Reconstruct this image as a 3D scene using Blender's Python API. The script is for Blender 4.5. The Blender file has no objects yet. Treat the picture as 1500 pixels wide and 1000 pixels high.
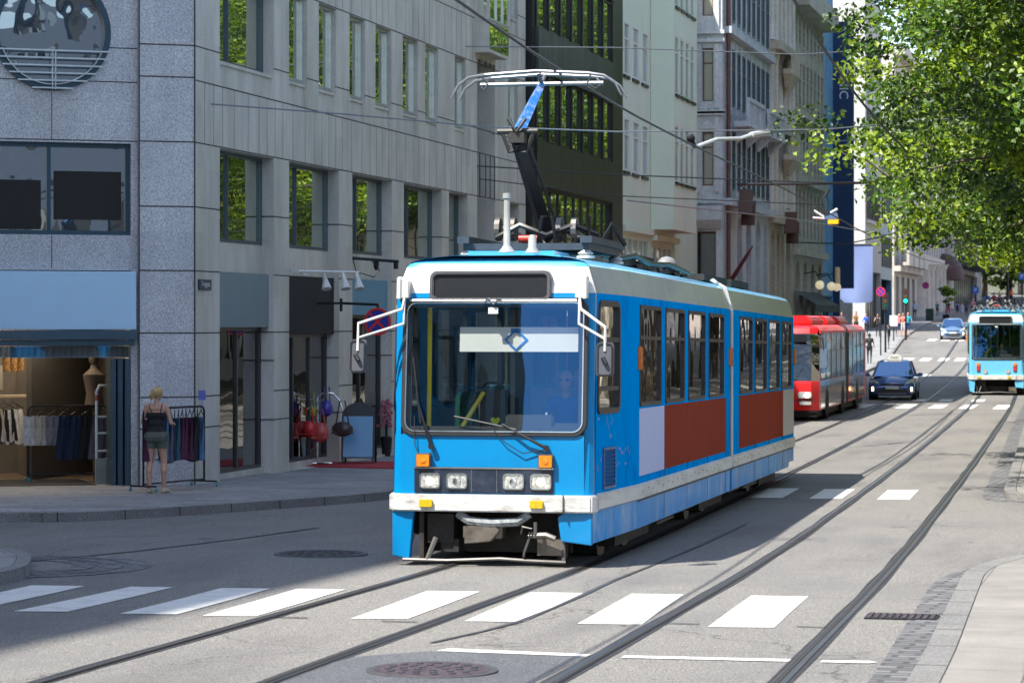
import bpy, bmesh, math, random
import numpy as np
from mathutils import Matrix, Vector
random.seed(7); RNG = np.random.default_rng(11)
S = bpy.context.scene; COL = S.collection; R = math.radians; PI = math.pi
# ---------------------------------------------------------------- terrain profile along the street (y) and camera model
F = 4000.; Y0 = 472.; TH = R(13); ST, CT = math.sin(TH), math.cos(TH); H = 2.95
GT = [(-60,1.3),(-20,.98),(0,.78),(12,.63),(18,.53),(24,.385),(30,.25),(36,.155),(42,.095),(50,.025),(60,-.035),(77,-.1),(97,-.13),(115,-.1),(135,.05),(150,.25),(165,.52),(180,1.0),(195,1.6),(215,2.1),(240,2.65),(285,3.5),(345,5.0),(500,9)]
def G(s):
    n = len(GT)
    if s <= GT[0][0]: return GT[0][1]
    for i in range(n-1):
        if s <= GT[i+1][0]:
            a, b = GT[i], GT[i+1]; h = b[0]-a[0]
            def m(k):
                k0, k1 = max(k-1,0), min(k+1,n-1)
                return (GT[k1][1]-GT[k0][1])/(GT[k1][0]-GT[k0][0])
            t = (s-a[0])/h
            return (2*t**3-3*t*t+1)*a[1]+(t**3-2*t*t+t)*h*m(i)+(3*t*t-2*t**3)*b[1]+(t**3-t*t)*h*m(i+1)
    return GT[-1][1]
def at(x, d):                      # picture column x at depth d -> street coordinates
    u = (x-750)/F; return d*(u*CT-ST), d*(u*ST+CT)
def zz(y, d): return H+(Y0-y)*d/F
def onr(x, r):                     # where the column x meets the plane r = const
    u = (x-750)/F; d = r/(u*CT-ST); return d*(u*ST+CT), d
def gnd(x, y, dz=0):
    lo, hi = 5, 600
    for _ in range(50):
        d = (lo+hi)/2; r, s = at(x, d)
        if Y0+(H-G(s)-dz)*F/d > y: lo = d
        else: hi = d
    return (*at(x, d), d)
# ---------------------------------------------------------------- objects
ORG = {}
def tag(o, label=None, cat=None, group=None, kind=None):
    if label: o['label'] = label
    if cat: o['category'] = cat
    if group: o['group'] = group
    if kind: o['kind'] = kind
    return o
def thing(name, label, cat, loc=(0,0,0), rz=0, group=None, rx=0):
    o = bpy.data.objects.new(name, None); o.empty_display_size = .2; COL.objects.link(o)
    o.location = loc; o.rotation_euler = (rx, 0, rz); ORG[o.name] = Vector(loc)
    return tag(o, label, cat, group)
def kids(o): return [c for c in bpy.data.objects if c.parent == o]
def copy_tree(o, parent=None):
    c = o.copy(); COL.objects.link(c)
    if parent: c.parent = parent
    for ch in kids(o): copy_tree(ch, c)
    return c
class MB:
    def __init__(s): s.v=[]; s.f=[]; s.m=[]; s.M=None; s.mi=0
    def add(s, V, Fc, mi=None):
        b = len(s.v)
        if s.M is not None: V = [s.M @ Vector(p) for p in V]
        s.v += [tuple(p) for p in V]; s.f += [[b+i for i in f] for f in Fc]; s.m += [s.mi if mi is None else mi]*len(Fc)
        return s
    def box(s, x0,x1,y0,y1,z0,z1, mi=None):
        V=[(x0,y0,z0),(x1,y0,z0),(x1,y1,z0),(x0,y1,z0),(x0,y0,z1),(x1,y0,z1),(x1,y1,z1),(x0,y1,z1)]
        return s.add(V, [(0,3,2,1),(4,5,6,7),(0,1,5,4),(1,2,6,5),(2,3,7,6),(3,0,4,7)], mi)
    def frus(s, b, t, z0, z1, mi=None):   # b,t = (x0,x1,y0,y1)
        V=[(b[0],b[2],z0),(b[1],b[2],z0),(b[1],b[3],z0),(b[0],b[3],z0),(t[0],t[2],z1),(t[1],t[2],z1),(t[1],t[3],z1),(t[0],t[3],z1)]
        return s.add(V, [(0,3,2,1),(4,5,6,7),(0,1,5,4),(1,2,6,5),(2,3,7,6),(3,0,4,7)], mi)
    def quad(s, a,b,c,d, mi=None): return s.add([a,b,c,d], [(0,1,2,3)], mi)
    def prism(s, P, a0, a1, ax='z', mi=None):
        n=len(P); mk={'z':lambda p,a:(p[0],p[1],a),'y':lambda p,a:(p[0],a,p[1]),'x':lambda p,a:(a,p[0],p[1])}[ax]
        V=[mk(p,a0) for p in P]+[mk(p,a1) for p in P]
        return s.add(V, [tuple(range(n))[::-1], tuple(range(n,2*n))]+[(i,(i+1)%n,n+(i+1)%n,n+i) for i in range(n)], mi)
    def tube(s, pts, r, n=6, mi=None, close=False):
        pts=[Vector(p) for p in pts]; rr = r if isinstance(r,(list,tuple)) else [r]*len(pts); V=[];Fc=[]
        up=None
        for i,p in enumerate(pts):
            a=pts[max(i-1,0)]; b=pts[min(i+1,len(pts)-1)]; t=(b-a).normalized() if (b-a).length>1e-9 else Vector((0,0,1))
            if up is None: up = Vector((0,0,1)) if abs(t.z)<.9 else Vector((1,0,0))
            x=t.cross(up)
            if x.length<1e-4: x=t.cross(Vector((1,.2,0)))
            x.normalize(); y=x.cross(t).normalized()
            for k in range(n):
                q=2*PI*k/n; V.append(p+(x*math.cos(q)+y*math.sin(q))*rr[i])
        L=len(pts)
        for i in range(L-1):
            for k in range(n): Fc.append((i*n+k,i*n+(k+1)%n,(i+1)*n+(k+1)%n,(i+1)*n+k))
        Fc.append(tuple(range(n))[::-1]); Fc.append(tuple((L-1)*n+k for k in range(n)))
        return s.add(V,Fc,mi)
    def lathe(s, prof, c, ax='z', n=16, mi=None):   # prof = [(radius, h)]
        V=[];Fc=[];L=len(prof)
        for r,h in prof:
            for k in range(n):
                q=2*PI*k/n; a,b=r*math.cos(q),r*math.sin(q)
                V.append({'z':(c[0]+a,c[1]+b,c[2]+h),'y':(c[0]+a,c[1]+h,c[2]+b),'x':(c[0]+h,c[1]+a,c[2]+b)}[ax])
        for i in range(L-1):
            for k in range(n): Fc.append((i*n+k,i*n+(k+1)%n,(i+1)*n+(k+1)%n,(i+1)*n+k))
        Fc.append(tuple(range(n))[::-1]); Fc.append(tuple((L-1)*n+k for k in range(n)))
        return s.add(V,Fc,mi)
    def cap(s, a, b, ra, rb, n=10, mi=None):        # tapered capsule
        a,b=Vector(a),Vector(b); t=(b-a); L=t.length; t = t/L if L>1e-6 else Vector((0,0,1))
        pts=[];rr=[]
        for q in (-80,-50,-20): pts.append(a+t*ra*math.sin(R(q))); rr.append(ra*math.cos(R(q)))
        for q in (20,50,80): pts.append(b+t*rb*math.sin(R(q))); rr.append(rb*math.cos(R(q)))
        return s.tube(pts, rr, n, mi)
    def ell(s, c, r, n=12, m=8, mi=None, rot=None):
        V=[];Fc=[]; c=Vector(c)
        for i in range(m+1):
            th=PI*i/m
            for k in range(n):
                q=2*PI*k/n; p=Vector((r[0]*math.sin(th)*math.cos(q), r[1]*math.sin(th)*math.sin(q), r[2]*math.cos(th)))
                if rot is not None: p = rot @ p
                V.append(c+p)
        for i in range(m):
            for k in range(n): Fc.append((i*n+k,(i+1)*n+k,(i+1)*n+(k+1)%n,i*n+(k+1)%n))
        return s.add(V,Fc,mi)
    def build(s, name, mats, parent=None, smooth=False, bevel=0, local=False, angle=40):
        if not isinstance(mats,(list,tuple)): mats=[mats]
        me=bpy.data.meshes.new(name); V=s.v; o_=None
        if parent is not None:
            o_=ORG.get(parent.name)
            if not local and o_ is not None: V=[(p[0]-o_.x,p[1]-o_.y,p[2]-o_.z) for p in V]
        me.from_pydata(V,[],s.f)
        for m in mats: me.materials.append(m)
        me.polygons.foreach_set('material_index',s.m)
        bm=bmesh.new(); bm.from_mesh(me); bmesh.ops.remove_doubles(bm,verts=bm.verts,dist=1e-5); bmesh.ops.recalc_face_normals(bm,faces=bm.faces)
        if bevel:
            bmesh.ops.bevel(bm,geom=[e for e in bm.edges if len(e.link_faces)==2 and e.calc_face_angle(0)>.6],offset=bevel,segments=2,affect='EDGES',clamp_overlap=True)
        bm.to_mesh(me); bm.free()
        if smooth: me.shade_smooth(); me.set_sharp_from_angle(angle=R(angle))
        o=bpy.data.objects.new(name,me); COL.objects.link(o)
        if parent is not None:
            o.parent=parent
            if o_ is not None: ORG[o.name]=Vector((0,0,0)) if local else o_
        return o
def frame(o, u, w):   # local (u, depth inwards, z) -> world
    u=Vector((*u,0)).normalized(); w=Vector((*w,0)).normalized()
    return Matrix(((u.x,w.x,0,o[0]),(u.y,w.y,0,o[1]),(0,0,1,o[2]),(0,0,0,1)))
def wall(mb, u0,u1,z0,z1, holes, d0=0, mi=None, back=False):
    """sheet in the u-z plane with openings (u0,u1,z0,z1,reveal depth) and their reveals"""
    us=sorted({u0,u1,*[min(max(h[k],u0),u1) for h in holes for k in (0,1)]}); zs=sorted({z0,z1,*[min(max(h[k],z0),z1) for h in holes for k in (2,3)]})
    for i in range(len(us)-1):
        for j in range(len(zs)-1):
            cu=(us[i]+us[i+1])/2; cz=(zs[j]+zs[j+1])/2
            if any(h[0]<cu<h[1] and h[2]<cz<h[3] for h in holes): continue
            mb.quad((us[i],d0,zs[j]),(us[i+1],d0,zs[j]),(us[i+1],d0,zs[j+1]),(us[i],d0,zs[j+1]),mi)
    for h in holes:
        a,b,c,d,e=h[:5]; e+=d0
        if e<=d0: continue
        mb.quad((a,d0,c),(a,e,c),(a,e,d),(a,d0,d),mi); mb.quad((b,d0,c),(b,d0,d),(b,e,d),(b,e,c),mi)
        mb.quad((a,d0,d),(a,e,d),(b,e,d),(b,d0,d),mi); mb.quad((a,d0,c),(b,d0,c),(b,e,c),(a,e,c),mi)
def rrect(w, h, r, n=5, cx=0, cz=0):
    P=[]
    for sx,sz,q0 in ((1,1,0),(-1,1,90),(-1,-1,180),(1,-1,270)):
        for k in range(n+1):
            q=R(q0+90*k/n); P.append((cx+sx*(w/2-r)+r*math.cos(q), cz+sz*(h/2-r)+r*math.sin(q)))
    return P
def ring(mb, Po, Pi, a0, a1, ax='y', mi=None):    # frame between two outlines of equal count
    n=len(Po); mk={'y':lambda p,a:(p[0],a,p[1]),'x':lambda p,a:(a,p[0],p[1]),'z':lambda p,a:(p[0],p[1],a)}[ax]
    V=[mk(p,a0) for p in Po]+[mk(p,a0) for p in Pi]+[mk(p,a1) for p in Po]+[mk(p,a1) for p in Pi]; Fc=[]
    for i in range(n):
        j=(i+1)%n
        Fc += [(i,j,n+j,n+i),(2*n+i,3*n+i,3*n+j,2*n+j),(i,2*n+i,2*n+j,j),(n+i,n+j,3*n+j,3*n+i)]
    mb.add(V,Fc,mi)
# ---------------------------------------------------------------- materials
MATS={}
def nodes(name):
    m=bpy.data.materials.new(name); m.use_nodes=True; nt=m.node_tree; b=nt.nodes['Principled BSDF']; MATS[name]=m
    def N(t,**k):
        n=nt.nodes.new(t)
        for a,v in k.items():
            if a in n.inputs: n.inputs[a].default_value=v
            else: setattr(n,a,v)
        return n
    return m,nt,b,N,nt.links.new
def ramp(N, stops):
    n=N('ShaderNodeValToRGB'); e=n.color_ramp.elements
    while len(e)<len(stops): e.new(.5)
    for x,(p,c) in zip(e,stops): x.position=p; x.color=(*c,1) if len(c)==3 else c
    return n
def sc(c,k): return tuple(min(1,x*k) for x in c)
def M(name, col, rough=.5, metal=0, var=.12, scale=6, bump=0, coat=0, spec=.5, dirt_glint=None, dscale=1.5, damt=.5, stretch=(1,1,1), emit=None, es=0):
    if name in MATS: return MATS[name]
    m,nt,b,N,L=nodes(name)
    tc=N('ShaderNodeTexCoord'); mp=N('ShaderNodeMapping',Scale=stretch); L(tc.outputs['Object'],mp.inputs['Vector'])
    nz=N('ShaderNodeTexNoise',Scale=scale,Detail=6.,Roughness=.6); L(mp.outputs[0],nz.inputs['Vector'])
    rp=ramp(N,[(.3,sc(col,1-var)),(.7,sc(col,1+var))]); L(nz.outputs['Fac'],rp.inputs['Fac']); out=rp.outputs[0]
    if dirt_glint:
        n2=N('ShaderNodeTexNoise',Scale=dscale,Detail=8.,Roughness=.7); L(mp.outputs[0],n2.inputs['Vector'])
        r2=ramp(N,[(.48,(0,0,0)),(.72,(damt,damt,damt))]); L(n2.outputs['Fac'],r2.inputs['Fac'])
        mx=N('ShaderNodeMix',data_type='RGBA'); L(r2.outputs[0],mx.inputs[0]); L(out,mx.inputs[6]); mx.inputs[7].default_value=(*dirt_glint,1); out=mx.outputs[2]
    L(out,b.inputs['Base Color']); b.inputs['Roughness'].default_value=rough; b.inputs['Metallic'].default_value=metal
    b.inputs['Coat Weight'].default_value=coat; b.inputs['Coat Roughness'].default_value=.04; b.inputs['Specular IOR Level'].default_value=spec
    if bump:
        bp=N('ShaderNodeBump',Strength=bump,Distance=.02); L(nz.outputs['Fac'],bp.inputs['Height']); L(bp.outputs[0],b.inputs['Normal'])
    if emit:
        b.inputs['Emission Color'].default_value=(*emit,1); b.inputs['Emission Strength'].default_value=es
    return m
def granite(name, c0, c1, c2, scale=60, rough=.55, streak=None):
    m,nt,b,N,L=nodes(name); tc=N('ShaderNodeTexCoord')
    n1=N('ShaderNodeTexNoise',Scale=scale,Detail=4.,Roughness=.75); L(tc.outputs['Object'],n1.inputs['Vector'])
    r1=ramp(N,[(.34,c0),(.5,c1),(.66,c2)]); L(n1.outputs['Fac'],r1.inputs['Fac'])
    n2=N('ShaderNodeTexNoise',Scale=.9,Detail=6.,Roughness=.65)
    mp=N('ShaderNodeMapping',Scale=(1.6,1.6,.45)); L(tc.outputs['Object'],mp.inputs[0]); L(mp.outputs[0],n2.inputs['Vector'])
    r2=ramp(N,[(.3,streak or (.8,.8,.8)),(.65,(1,1,1))]); L(n2.outputs['Fac'],r2.inputs['Fac'])
    mx=N('ShaderNodeMix',data_type='RGBA',blend_type='MULTIPLY'); mx.inputs[0].default_value=1; L(r1.outputs[0],mx.inputs[6]); L(r2.outputs[0],mx.inputs[7])
    sx=N('ShaderNodeSeparateXYZ'); L(tc.outputs['Object'],sx.inputs[0]); ad=N('ShaderNodeMath',operation='ADD'); L(sx.outputs[0],ad.inputs[0]); L(sx.outputs[1],ad.inputs[1]); cb_=N('ShaderNodeCombineXYZ'); L(ad.outputs[0],cb_.inputs[0]); L(sx.outputs[2],cb_.inputs[1])
    br=N('ShaderNodeTexBrick',Scale=1.); br.inputs['Color1'].default_value=(.86,.86,.87,1); br.inputs['Color2'].default_value=(1,.985,.96,1); br.inputs['Mortar Size'].default_value=0; br.inputs['Brick Width'].default_value=.95; br.inputs['Row Height'].default_value=1.08; L(cb_.outputs[0],br.inputs['Vector'])
    m4=N('ShaderNodeMix',data_type='RGBA',blend_type='MULTIPLY'); m4.inputs[0].default_value=1; L(mx.outputs[2],m4.inputs[6]); L(br.outputs[0],m4.inputs[7])
    L(m4.outputs[2],b.inputs['Base Color']); b.inputs['Roughness'].default_value=rough
    bp=N('ShaderNodeBump',Strength=.25,Distance=.004); L(n1.outputs['Fac'],bp.inputs['Height']); L(bp.outputs[0],b.inputs['Normal'])
    return m
def glass(name, tint=(.02,.025,.03), refl=.5, wav=.004, rough=.01, wscale=.7, rcol=(.9,.95,1)):
    """opaque mirror-like building glass"""
    m,nt,b,N,L=nodes(name); tc=N('ShaderNodeTexCoord')
    nz=N('ShaderNodeTexNoise',Scale=wscale,Detail=2.); L(tc.outputs['Object'],nz.inputs['Vector'])
    bp=N('ShaderNodeBump',Strength=1.,Distance=wav); L(nz.outputs['Fac'],bp.inputs['Height'])
    g=N('ShaderNodeBsdfGlossy',Roughness=rough); g.inputs['Color'].default_value=(*rcol,1); L(bp.outputs[0],g.inputs['Normal'])
    b.inputs['Base Color'].default_value=(*tint,1); b.inputs['Roughness'].default_value=.3
    mx=N('ShaderNodeMixShader'); mx.inputs[0].default_value=refl; L(b.outputs[0],mx.inputs[1]); L(g.outputs[0],mx.inputs[2])
    L(mx.outputs[0],nt.nodes['Material Output'].inputs[0]); return m
def clear(name, tint=(.6,.66,.66), k=1.0, base=.04, wav=.004, rcol=(1,1,1)):
    """see-through pane: transparent + fresnel mirror"""
    m,nt,b,N,L=nodes(name); nt.nodes.remove(b); tc=N('ShaderNodeTexCoord')
    nz=N('ShaderNodeTexNoise',Scale=1.2,Detail=1.); L(tc.outputs['Object'],nz.inputs['Vector'])
    bp=N('ShaderNodeBump',Strength=1.,Distance=wav); L(nz.outputs['Fac'],bp.inputs['Height'])
    g=N('ShaderNodeBsdfGlossy',Roughness=.005); g.inputs['Color'].default_value=(*rcol,1); L(bp.outputs[0],g.inputs['Normal']); t=N('ShaderNodeBsdfTransparent'); t.inputs[0].default_value=(*tint,1)
    fr=N('ShaderNodeFresnel',IOR=1.5); ma=N('ShaderNodeMath',operation='MULTIPLY_ADD'); ma.inputs[1].default_value=k; ma.inputs[2].default_value=base; ma.use_clamp=True
    L(fr.outputs[0],ma.inputs[0]); mx=N('ShaderNodeMixShader'); L(ma.outputs[0],mx.inputs[0]); L(t.outputs[0],mx.inputs[1]); L(g.outputs[0],mx.inputs[2])
    L(mx.outputs[0],nt.nodes['Material Output'].inputs[0]); return m
def asphalt(name, c=(.2,.19,.18), patch=(.11,.11,.115)):
    m,nt,b,N,L=nodes(name); tc=N('ShaderNodeTexCoord')
    sp=N('ShaderNodeTexNoise',Scale=70.,Detail=3.,Roughness=.8); L(tc.outputs['Object'],sp.inputs['Vector'])
    r1=ramp(N,[(.35,sc(c,.2)),(.5,c),(.65,sc(c,2.5))]); L(sp.outputs['Fac'],r1.inputs['Fac'])
    mp=N('ShaderNodeMapping',Scale=(.55,.12,1)); L(tc.outputs['Object'],mp.inputs[0])
    n2=N('ShaderNodeTexNoise',Scale=1.3,Detail=7.,Roughness=.62); L(mp.outputs[0],n2.inputs['Vector'])
    r2=ramp(N,[(.3,(.66,.65,.66)),(.5,(.95,.94,.92)),(.7,(1.,.98,.94))]); L(n2.outputs['Fac'],r2.inputs['Fac'])
    mx=N('ShaderNodeMix',data_type='RGBA',blend_type='MULTIPLY'); mx.inputs[0].default_value=1; L(r1.outputs[0],mx.inputs[6]); L(r2.outputs[0],mx.inputs[7])
    n3=N('ShaderNodeTexNoise',Scale=.35,Detail=4.,Roughness=.5); L(tc.outputs['Object'],n3.inputs['Vector'])
    r3=ramp(N,[(.52,(0,0,0)),(.62,(.28,.28,.28))]); L(n3.outputs['Fac'],r3.inputs['Fac'])
    m2=N('ShaderNodeMix',data_type='RGBA'); L(r3.outputs[0],m2.inputs[0]); L(mx.outputs[2],m2.inputs[6]); m2.inputs[7].default_value=(*patch,1)
    v=N('ShaderNodeTexVoronoi',feature='DISTANCE_TO_EDGE',Scale=.22); 
    n4=N('ShaderNodeTexNoise',Scale=.9,Detail=5.); L(tc.outputs['Object'],n4.inputs['Vector'])
    va=N('ShaderNodeVectorMath',operation='MULTIPLY_ADD'); va.inputs[1].default_value=(1.6,1.6,0); L(n4.outputs['Color'],va.inputs[0]); L(tc.outputs['Object'],va.inputs[2]); L(va.outputs[0],v.inputs['Vector'])
    r4=ramp(N,[(.0,(.45,.45,.45)),(.004,(1,1,1))]); L(v.outputs['Distance'],r4.inputs['Fac'])
    m3=N('ShaderNodeMix',data_type='RGBA',blend_type='MULTIPLY'); m3.inputs[0].default_value=1; L(m2.outputs[2],m3.inputs[6]); L(r4.outputs[0],m3.inputs[7])
    L(m3.outputs[2],b.inputs['Base Color']); b.inputs['Roughness'].default_value=.75; b.inputs['Specular IOR Level'].default_value=.35
    bp=N('ShaderNodeBump',Strength=.6,Distance=.006); L(sp.outputs['Fac'],bp.inputs['Height']); L(bp.outputs[0],b.inputs['Normal'])
    return m
def slabs(name, c=(.3,.29,.28), w=.6, h=.4, mortar=.012, rot=0, var=.16):
    m,nt,b,N,L=nodes(name); tc=N('ShaderNodeTexCoord'); mp=N('ShaderNodeMapping'); mp.inputs['Rotation'].default_value=(0,0,rot); L(tc.outputs['Object'],mp.inputs[0])
    br=N('ShaderNodeTexBrick',Scale=1.); br.inputs['Color1'].default_value=(*sc(c,1-var),1); br.inputs['Color2'].default_value=(*sc(c,1+var),1); br.inputs['Mortar'].default_value=(*sc(c,.42),1)
    br.inputs['Mortar Size'].default_value=mortar; br.inputs['Brick Width'].default_value=w; br.inputs['Row Height'].default_value=h; L(mp.outputs[0],br.inputs['Vector'])
    nz=N('ShaderNodeTexNoise',Scale=1.2,Detail=8.,Roughness=.7); L(tc.outputs['Object'],nz.inputs['Vector'])
    r2=ramp(N,[(.3,(.72,.72,.72)),(.7,(1.1,1.1,1.1))]); L(nz.outputs['Fac'],r2.inputs['Fac'])
    n3=N('ShaderNodeTexNoise',Scale=80.,Detail=2.); L(tc.outputs['Object'],n3.inputs['Vector']); r3=ramp(N,[(.3,(.8,.8,.8)),(.7,(1.15,1.15,1.15))]); L(n3.outputs['Fac'],r3.inputs['Fac'])
    mx=N('ShaderNodeMix',data_type='RGBA',blend_type='MULTIPLY'); mx.inputs[0].default_value=1; L(br.outputs[0],mx.inputs[6]); L(r2.outputs[0],mx.inputs[7])
    m2=N('ShaderNodeMix',data_type='RGBA',blend_type='MULTIPLY'); m2.inputs[0].default_value=1; L(mx.outputs[2],m2.inputs[6]); L(r3.outputs[0],m2.inputs[7])
    L(m2.outputs[2],b.inputs['Base Color']); b.inputs['Roughness'].default_value=.75
    bp=N('ShaderNodeBump',Strength=.5,Distance=.006); L(br.outputs['Fac'],bp.inputs['Height']); bp.invert=True; L(bp.outputs[0],b.inputs['Normal'])
    return m
def leafmat(name, c):
    m,nt,b,N,L=nodes(name); oi=N('ShaderNodeTexCoord'); nz=N('ShaderNodeTexNoise',Scale=1.1,Detail=3.); L(oi.outputs['Object'],nz.inputs['Vector'])
    rp=ramp(N,[(.3,sc(c,.7)),(.7,sc(c,1.35))]); L(nz.outputs['Fac'],rp.inputs['Fac']); L(rp.outputs[0],b.inputs['Base Color']); b.inputs['Roughness'].default_value=.45
    t=N('ShaderNodeBsdfTranslucent'); mc=N('ShaderNodeMix',data_type='RGBA',blend_type='MULTIPLY'); mc.inputs[0].default_value=1; L(rp.outputs[0],mc.inputs[6]); mc.inputs[7].default_value=(1.9,1.8,.5,1); L(mc.outputs[2],t.inputs[0])
    mx=N('ShaderNodeMixShader'); mx.inputs[0].default_value=.33; L(b.outputs[0],mx.inputs[1]); L(t.outputs[0],mx.inputs[2]); L(mx.outputs[0],nt.nodes['Material Output'].inputs[0]); return m
# ---------------------------------------------------------------- world, sun, camera
SUN = Vector((.38,.52,-1.)).normalized()
w=bpy.data.worlds.new('World'); S.world=w; w.use_nodes=True; nt=w.node_tree
sky=nt.nodes.new('ShaderNodeTexSky'); sky.sky_type='NISHITA'; sky.sun_disc=False
el=math.asin(-SUN.z); sky.sun_elevation=el; sky.sun_rotation=math.atan2(-SUN.x,-SUN.y); sky.air_density=1.; sky.dust_density=.6; sky.ozone_density=1.0
tcw=nt.nodes.new('ShaderNodeTexCoord'); mpw=nt.nodes.new('ShaderNodeMapping'); mpw.inputs['Scale'].default_value=(1,1,2.6); nt.links.new(tcw.outputs['Generated'],mpw.inputs[0])
nzw=nt.nodes.new('ShaderNodeTexNoise'); nzw.inputs['Scale'].default_value=3.1; nzw.inputs['Detail'].default_value=8; nzw.inputs['Roughness'].default_value=.55; nt.links.new(mpw.outputs[0],nzw.inputs['Vector'])
rpw=nt.nodes.new('ShaderNodeValToRGB'); rpw.color_ramp.elements[0].position=.53; rpw.color_ramp.elements[1].position=.66; nt.links.new(nzw.outputs['Fac'],rpw.inputs[0])
mxw=nt.nodes.new('ShaderNodeMix'); mxw.data_type='RGBA'; mxw.inputs[7].default_value=(9.5,9.6,10,1); nt.links.new(rpw.outputs[0],mxw.inputs[0]); nt.links.new(sky.outputs[0],mxw.inputs[6])
nt.links.new(mxw.outputs[2],nt.nodes['Background'].inputs[0]); nt.nodes['Background'].inputs[1].default_value=.11
sl=bpy.data.lights.new('sun','SUN'); sl.energy=4.2; sl.angle=R(.53); sl.color=(1,.95,.86)
so=bpy.data.objects.new('sun',sl); COL.objects.link(so); so.location=(-30,-40,60); so.rotation_euler=SUN.to_track_quat('-Z','Y').to_euler()
cd=bpy.data.cameras.new('camera'); cam=bpy.data.objects.new('camera',cd); COL.objects.link(cam); S.camera=cam
cd.sensor_width=36; cd.lens=36*F/1500; cd.shift_y=(Y0-500)/1500; cd.clip_end=3000; cam.location=(0,0,H); cam.rotation_euler=(R(90),0,TH)
cd.dof.use_dof=True; cd.dof.focus_distance=33; cd.dof.aperture_fstop=5.6
S.view_settings.view_transform='Standard'; S.view_settings.look='None'; S.view_settings.exposure=1.38; S.view_settings.gamma=1
S.cycles.max_bounces=8; S.cycles.transparent_max_bounces=16; S.cycles.caustics_reflective=False; S.cycles.caustics_refractive=False; S.cycles.sample_clamp_indirect=6
try: S.cycles.use_denoising=True
except Exception: pass
# ================================================================ SETTING: ground, pavements, markings
A_ROAD=asphalt('road_asphalt',(.155,.15,.144)); 
SS=sorted({-60.,-40.,-20.,-10.,*[float(x) for x in range(0,60,2)],*[float(x) for x in range(60,200,4)],*[float(x) for x in range(200,360,10)],400.,500.})
def strip(mb, left, right, dz, s0, s1, skirt=None):   # sheet between r=left(s) and r=right(s) following the ground
    ss=[s0]+[s for s in SS if s0<s<s1]+[s1]
    V=[];Fc=[]
    for s in ss: V += [(left(s),s,G(s)+dz),(right(s),s,G(s)+dz)]
    for i in range(len(ss)-1): Fc.append((2*i,2*i+1,2*i+3,2*i+2))
    mb.add(V,Fc)
def interp(T):
    def f(s):
        if s<=T[0][0]: return T[0][1]+(s-T[0][0])*(T[1][1]-T[0][1])/(T[1][0]-T[0][0])
        for a,b in zip(T,T[1:]):
            if s<=b[0]: return a[1]+(s-a[0])*(b[1]-a[1])/(b[0]-a[0])
        a,b=T[-2:]; return b[1]+(s-b[0])*(b[1]-a[1])/(b[0]-a[0])
    return f
def smoothf(T):
    g=interp(T); return lambda s:(g(s-3)+g(s-1.5)+g(s)+g(s+1.5)+g(s+3))/5
mb=MB(); 
for k in range(-7,7): strip(mb, lambda s,k=k:k*10., lambda s,k=k:k*10.+10, 0, -60, 500)
tag(mb.build('road',A_ROAD),kind='structure')
mb=MB(); mb.quad((-900,-60.5,-.5),(900,-60.5,-.5),(900,1500,-.5),(-900,1500,-.5)); tag(mb.build('ground',M('earth',(.09,.085,.07),.9)),kind='structure')
T1=smoothf([(-30,-6.3),(10,-6.28),(17,-6.42),(25,-6.6),(32,-6.79),(42,-7.1),(53.5,-7.45),(77,-8.1),(97,-8.65),(150,-10.4),(200,-12.2),(300,-13)])
T2=smoothf([(-30,-1.6),(10,-2.9),(18,-3.11),(26,-3.32),(33.5,-3.53),(42,-3.77),(60,-4.26),(96,-5.25),(116,-5.9),(150,-7.2),(200,-9),(300,-9.6)])
RAIL=M('rail_steel',(.05,.049,.048),.32,.5,.25,3,dirt_glint=(.1,.06,.04),damt=.35,stretch=(8,.4,1)); GROOVE=M('rail_groove',(.02,.02,.022),.9); EDGE=M('rail_sealant',(.022,.021,.023),.7,var=.4,scale=5)
for T in (T1,T2):
    for sd in (-.74,.74):
        mb=MB(); q=1 if sd<0 else -1
        strip(mb,lambda s:T(s)+sd-.085+.012*math.sin(s*1.7+sd),lambda s:T(s)+sd+.085+.012*math.sin(s*2.3),.004,-20,300); n=len(mb.f)
        strip(mb,lambda s:T(s)+sd-.05,lambda s:T(s)+sd+.05,.010,-20,300); n2=len(mb.f)
        strip(mb,lambda s:T(s)+sd+q*.018-.02,lambda s:T(s)+sd+q*.018+.02,.014,-20,300)
        mb.m=[0]*n+[1]*(n2-n)+[2]*(len(mb.f)-n2)
        tag(mb.build('tram_rail',[EDGE,RAIL,GROOVE]),kind='structure')
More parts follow.
